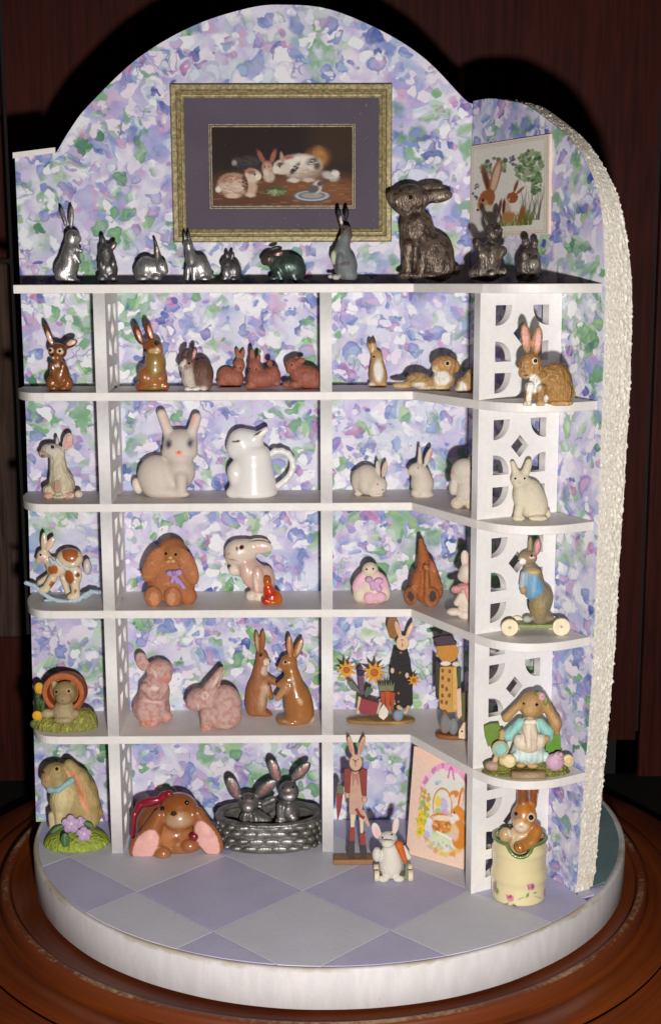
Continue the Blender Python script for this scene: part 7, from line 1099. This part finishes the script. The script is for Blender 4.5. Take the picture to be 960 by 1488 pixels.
FIGS.append(dict(n='wooden_hare',l='thin wooden hare in a dark red coat and boots holding a carrot',c='folk art rabbit',g='folk art wooden rabbits',loc=(0.0713,-0.3386,-0),s=0.002209,cs=(0.9061,0.423), parts=[
  dict(t='solid',n='base',m='wood_paint',p=[(('B',1.2,0,4,29,10,4,1),(150,108,72),1)],v=1.1),
  dict(t='flat',n='torso',m='wood_paint',pts=[(-2.8,139.1),(10.2,139.1),(13.2,113.7),(15.2,89.5),(13.2,76.2),(4.2,74),(-4.8,76.2),(-4.8,102.7)],w=0,th=6,c=(196,156,134)),
  dict(t='flat',n='coat_tail',m='wood_paint',pts=[(10.2,80.2),(17.2,80.2),(25.2,58.1),(23.2,53.7),(16.2,64.7)],w=-1,th=4,c=(196,160,138)),
  dict(t='solid',n='head',m='wood_paint',p=[(('D',4.7,1,152.8,9.5,12,3,1.8),(206,166,138),1),(('E',-2.3,1,178.2,4,2.2,16,14),(206,166,138),2),(('E',13.2,1,178.2,4,2.2,16,-16),(206,166,138),2)],paint=[(-2.3,159.1,1.6,10,14,(196,130,110),1.2),(13.2,159.1,1.6,10,-16,(196,130,110),1.2),(-6.8,175.1,2,3,0,(60,44,36),1.2),(17.2,176.1,2,3,0,(60,44,36),1.2),(4.2,140.1,2.4,1,0,(40,28,26),1.2),(4.2,136.1,0.8,3,0,(60,40,36),1.2)],v=1.1,gr=False,eyes=[(1.2,142.1,0.9,'eye'),(8.2,142.1,0.9,'eye')]),
  dict(t='flat',n='sleeve',m='wood_paint',pts=[(-11.8,144.3),(-4.8,146.5),(-1.8,139.9),(-3.8,107.9),(-11.8,110.1)],w=4,th=5,c=(138,58,50)),
  dict(t='flat',n='sleeve',m='wood_paint',pts=[(9.2,139.9),(13.2,145.4),(21.2,143.2),(20.2,103.5),(13.2,104.6)],w=4,th=5,c=(138,58,50)),
  dict(t='solid',n='hand',m='wood_paint',p=[(('E',-7.8,5,105,4,3.7,4.6,0),(206,166,138),1)],v=1.1,gr=False),
  dict(t='solid',n='hand',m='wood_paint',p=[(('E',17.2,5,98.4,4,4.2,6,0),(206,166,138),1)],v=1.1,gr=False),
  dict(t='flat',n='scarf',m='wood_paint',pts=[(-0.8,139.3),(4.2,134.8),(9.2,139.3),(8.2,118.3),(5.2,129.3),(3.2,129.3),(0.2,117.2)],w=5,th=2,c=(176,120,104)),
  dict(t='flat',n='sash',m='wood_paint',pts=[(3.2,83),(7.2,85.2),(13.2,74.1),(18.2,71.9),(15.2,67.5),(8.2,74.1)],w=5,th=2,c=(150,60,54)),
  dict(t='flat',n='leg',m='wood_paint',pts=[(-2.8,75.6),(4.2,74.5),(2.2,54.6),(-2.8,54.6)],w=1,th=5,c=(222,200,166)),
  dict(t='flat',n='leg',m='wood_paint',pts=[(10.2,74.5),(16.2,71.2),(15.2,45.8),(11.2,45.8)],w=1,th=5,c=(222,200,166)),
  dict(t='flat',n='boot',m='wood_paint',pts=[(-3.8,55.7),(3.2,55.7),(3.2,34.7),(-4.8,34.7)],w=1,th=6,c=(150,62,50)),
  dict(t='flat',n='boot',m='wood_paint',pts=[(10.2,46.9),(18.2,46.9),(19.2,28.1),(11.2,28.1)],w=1,th=6,c=(150,62,50)),
  dict(t='flat',n='shoe',m='wood_paint',pts=[(-4.8,34.7),(3.2,34.7),(3.2,8.3),(-2.8,7.2),(-8.8,14.9)],w=1,th=6,c=(66,58,56)),
  dict(t='flat',n='shoe',m='wood_paint',pts=[(11.2,28.1),(19.2,28.1),(21.2,14.9),(19.2,4.9),(12.2,6.1)],w=1,th=6,c=(66,58,56)),
  dict(t='flat',n='carrot',m='wood_paint',pts=[(-22.8,107.7),(-18.8,109.9),(-13.8,105.5),(-16.8,83.4),(-21.8,65.8),(-22.8,83.4)],w=6,th=4,c=(146,58,48)),
  dict(t='flat',n='carrot_top',m='wood_paint',pts=[(-21.8,107.7),(-22.8,118.7),(-18.8,123.2),(-13.8,118.7),(-11.8,107.7),(-16.8,105.5)],w=6,th=3,c=(104,112,88))]))
FIGS.append(dict(n='wheeled_bunny',l='small white bunny with a carrot sitting on a little wheeled cart',c='wheeled bunny',loc=(0.1877,-0.4454,-0),s=0.002155,cs=(0.9016,0.4326), parts=[
  dict(t='solid',n='body',m='flocked',p=[(('E',-0.1,4,21.2,17,15,21,0),(222,214,200),3),(('E',-1.1,3,39.6,13,11,13,0),(222,214,200),5),(('E',-4.1,2,60.2,13.5,10.4,11,0),(206,200,190),4),(('E',-5.1,11,56.7,9,6.6,6.5,0),(222,214,202),3),(('E',-21.1,0,71.4,6.5,3.2,13,16),(222,214,200),2),(('E',6.9,0,79.2,5,3.2,13,-8),(222,214,200),2),(('E',-20.1,6,37.7,7,7.6,11,0),(222,214,200),2),(('K',17.9,6,47.7,4,24.9,6,34.3,5),(222,214,200),2),(('E',-11.1,14,3.8,8,5.5,5,0),(222,214,200),3),(('E',10.9,14,3.8,8,5.5,5,0),(222,214,200),3)],paint=[(-20.1,62.4,3,8,16,(240,180,186),1.2),(7.4,70.4,1.6,7,-8,(236,200,196),1.2),(-5.1,51.4,9,1,-6,(96,84,82),1.2),(-3.1,71.4,3,3,0,(110,80,70),1.2)],v=1.1,eyes=[(-12.6,54.4,1.4,'eye'),(0.9,58.4,1.4,'eye')]),
  dict(t='solid',n='carrot',m='wood_paint',p=[(('K',10.9,15,56.4,6,19.9,15,32,3.4),(206,100,38),1),(('K',18.9,15,32,3,20.9,15,26.5,2),(110,120,70),1)],v=1.1,gr=False),
  dict(t='solid',n='cart',m='wood_paint',p=[(('B',2.9,0,2.6,22,9,2.4,1),(126,136,104),1),(('B',22.9,-2,12.8,2.4,8,10,1),(126,132,100),1)],v=1.1,gr=False),
  dict(t='solid',n='wheel',m='wood_paint',p=[(('X',-20.6,12,7.8,8,3.6,1.2),(226,212,182),1)],v=1.1),
  dict(t='solid',n='wheel',m='wood_paint',p=[(('X',-20.6,-8,7.8,8,3.6,1.2),(226,212,182),1)],v=1.1),
  dict(t='solid',n='wheel',m='wood_paint',p=[(('X',27.9,12,7.8,8,3.6,1.2),(226,212,182),1)],v=1.1),
  dict(t='solid',n='wheel',m='wood_paint',p=[(('X',27.9,-8,7.8,8,3.6,1.2),(226,212,182),1)],v=1.1)]))
FIGS.append(dict(n='jug_rabbit',l='brown rabbit peeping out of a cream jug with green rim and pink rosebuds',c='rabbit in a jug',loc=(0.5552,-0.5815,-0),s=0.002086,cs=(0.8953,0.4454), parts=[
  dict(t='solid',n='jug',m='white_glaze',p=[(('Y',5.8,0,0,80,39,36,0.99,5),(226,210,162),1),(('Y',5.8,0,74,93,37,34,1.03,2),(226,210,162),8),(('E',5.8,0,38,40.5,37.5,20,0),(226,210,162),5),(('Y',5.8,0,10,120,34,31,1,2),(226,210,162),-2),(('E',1.3,36,94,17,20,17,0),(226,210,162),-4)],paint=[(-10.7,-2.7,4.6,5,20,(206,140,156),1.5),(-10.7,-0.7,2.2,3,20,(176,80,110),1),(-14.7,-0.7,1.4,4,30,(190,110,130),1),(18.3,12.3,5.2,4.6,-10,(206,140,156),1.5),(20.3,13.3,2.6,3,0,(170,80,106),1),(13.3,12.3,1.4,4,20,(190,116,136),1),(-15.7,-10.7,3.2,1.6,20,(120,140,60),1),(-4.7,-12.7,3.6,1.8,-30,(110,130,54),1),(13.3,1.3,1.6,4,-30,(120,140,70),1),(24.3,4.3,2.4,1.4,20,(120,140,70),1),(5.3,-2.7,6,0.7,18,(150,160,96),0.8),(30.3,-1.7,6,0.7,-14,(150,160,96),0.8),(41.3,5.3,2.6,6,0,(196,116,140),1.2),(-30.7,14.3,2,7,0,(150,120,110),1.2),(-27.7,7.3,2,4,0,(130,146,80),1)],v=1.1),
  dict(t='solid',n='rim',m='white_glaze',p=[(('K',43.4,0,92.5,2.5,43.1,4.5,92.5,2.5),(104,130,66),0.8),(('K',43.1,4.5,92.5,2.5,42.1,9,92.5,2.5),(104,130,66),0.8),(('K',42.1,9,92.5,2.5,40.5,13.2,92.5,2.5),(104,130,66),0.8),(('K',40.5,13.2,92.5,2.5,38.4,17.3,92.5,2.5),(104,130,66),0.8),(('K',38.4,17.3,92.5,2.5,35.6,21.1,92.5,2.5),(104,130,66),0.8),(('K',35.6,21.1,92.5,2.5,32.4,24.5,92.5,2.5),(104,130,66),0.8),(('K',32.4,24.5,92.5,2.5,28.7,27.5,92.5,2.5),(104,130,66),0.8),(('K',28.7,27.5,92.5,2.5,24.6,30,92.5,2.5),(104,130,66),0.8),(('K',24.6,30,92.5,2.5,20.2,32,92.5,2.5),(104,130,66),0.8),(('K',20.2,32,92.5,2.5,15.5,36.4,84.7,2.5),(104,130,66),0.8),(('K',15.5,36.4,84.7,2.5,10.7,37.3,79.8,2.5),(104,130,66),0.8),(('K',10.7,37.3,79.8,2.5,5.8,37.6,77.6,2.5),(104,130,66),0.8),(('K',5.8,37.6,77.6,2.5,0.9,37.3,77,2.5),(104,130,66),0.8),(('K',0.9,37.3,77,2.5,-3.9,36.4,77.8,2.5),(104,130,66),0.8),(('K',-3.9,36.4,77.8,2.5,-8.6,35,80.1,2.5),(104,130,66),0.8),(('K',-8.6,35,80.1,2.5,-13,33,84.8,2.5),(104,130,66),0.8),(('K',-13,33,84.8,2.5,-17.1,27.5,92.5,2.5),(104,130,66),0.8),(('K',-17.1,27.5,92.5,2.5,-20.8,24.5,92.5,2.5),(104,130,66),0.8),(('K',-20.8,24.5,92.5,2.5,-24,21.1,92.5,2.5),(104,130,66),0.8),(('K',-24,21.1,92.5,2.5,-26.8,17.3,92.5,2.5),(104,130,66),0.8),(('K',-26.8,17.3,92.5,2.5,-28.9,13.2,92.5,2.5),(104,130,66),0.8),(('K',-28.9,13.2,92.5,2.5,-30.5,9,92.5,2.5),(104,130,66),0.8),(('K',-30.5,9,92.5,2.5,-31.5,4.5,92.5,2.5),(104,130,66),0.8),(('K',-31.5,4.5,92.5,2.5,-31.8,0,92.5,2.5),(104,130,66),0.8),(('K',-31.8,0,92.5,2.5,-31.5,-4.5,92.5,2.5),(104,130,66),0.8),(('K',-31.5,-4.5,92.5,2.5,-30.5,-9,92.5,2.5),(104,130,66),0.8),(('K',-30.5,-9,92.5,2.5,-28.9,-13.2,92.5,2.5),(104,130,66),0.8),(('K',-28.9,-13.2,92.5,2.5,-26.8,-17.3,92.5,2.5),(104,130,66),0.8),(('K',-26.8,-17.3,92.5,2.5,-24,-21.1,92.5,2.5),(104,130,66),0.8),(('K',-24,-21.1,92.5,2.5,-20.8,-24.5,92.5,2.5),(104,130,66),0.8),(('K',-20.8,-24.5,92.5,2.5,-17.1,-27.5,92.5,2.5),(104,130,66),0.8),(('K',-17.1,-27.5,92.5,2.5,-13,-30,92.5,2.5),(104,130,66),0.8),(('K',-13,-30,92.5,2.5,-8.6,-32,92.5,2.5),(104,130,66),0.8),(('K',-8.6,-32,92.5,2.5,-3.9,-33.4,92.5,2.5),(104,130,66),0.8),(('K',-3.9,-33.4,92.5,2.5,0.9,-34.3,92.5,2.5),(104,130,66),0.8),(('K',0.9,-34.3,92.5,2.5,5.8,-34.6,92.5,2.5),(104,130,66),0.8),(('K',5.8,-34.6,92.5,2.5,10.7,-34.3,92.5,2.5),(104,130,66),0.8),(('K',10.7,-34.3,92.5,2.5,15.5,-33.4,92.5,2.5),(104,130,66),0.8),(('K',15.5,-33.4,92.5,2.5,20.2,-32,92.5,2.5),(104,130,66),0.8),(('K',20.2,-32,92.5,2.5,24.6,-30,92.5,2.5),(104,130,66),0.8),(('K',24.6,-30,92.5,2.5,28.7,-27.5,92.5,2.5),(104,130,66),0.8),(('K',28.7,-27.5,92.5,2.5,32.4,-24.5,92.5,2.5),(104,130,66),0.8),(('K',32.4,-24.5,92.5,2.5,35.6,-21.1,92.5,2.5),(104,130,66),0.8),(('K',35.6,-21.1,92.5,2.5,38.4,-17.3,92.5,2.5),(104,130,66),0.8),(('K',38.4,-17.3,92.5,2.5,40.5,-13.2,92.5,2.5),(104,130,66),0.8),(('K',40.5,-13.2,92.5,2.5,42.1,-9,92.5,2.5),(104,130,66),0.8),(('K',42.1,-9,92.5,2.5,43.1,-4.5,92.5,2.5),(104,130,66),0.8),(('K',43.1,-4.5,92.5,2.5,43.4,0,92.5,2.5),(104,130,66),0.8)],v=1,gr=False),
  dict(t='solid',n='rabbit',m='glaze',p=[(('E',10.3,6,125.1,18.5,16,20,0),(176,112,50),3),(('E',5.3,16,116.7,12,10.2,12,0),(206,170,124),5),(('K',9.3,2,142.1,9,7.8,2,164.4,7.5),(136,76,42),4),(('K',21.3,0,141.1,8,24.3,0,163.4,7),(136,76,42),3),(('K',7.8,2,162.2,7.5,7.3,2,173.4,7),(136,76,42),3),(('K',24.3,0,161.2,7,24.3,0,172.4,6.5),(136,76,42),3),(('E',8.3,4,89.5,21,18,22,0),(206,180,144),6),(('K',27.3,16,107.7,9,19.3,24,95,8.5),(176,112,50),4),(('K',19.3,24,93.8,8.5,1.3,30,89,8.5),(176,112,50),4),(('E',-16.7,14,100,9.5,9.1,12,0),(196,160,116),3),(('E',8.3,2,65,24,20,24,0),(200,170,130),4)],paint=[(15.3,120.3,14,8,0,(190,116,40),5),(9.3,106.3,4,14,0,(196,130,60),4),(4.3,93.3,9,6,0,(226,206,178),3),(-3.2,111.3,3.4,6,0,(150,130,110),1.5),(18.3,107.3,6,6.5,0,(220,196,166),1.5),(3.3,94.3,3.4,2,0,(214,160,130),1.5),(16.3,142.3,2,12,0,(130,124,130),2),(31.3,137.3,3,10,-8,(220,200,160),1.5),(-10.7,88.3,4,9,0,(226,210,186),2),(-1.7,66.3,0.8,6,20,(120,66,30),1),(4.3,65.3,0.8,6,10,(120,66,30),1)],v=1.1,gr=False,eyes=[(17.8,106.8,4,'eye'),(-2.9,112.3,2.8,'eye')])]))

for F in FIGS: build(F)
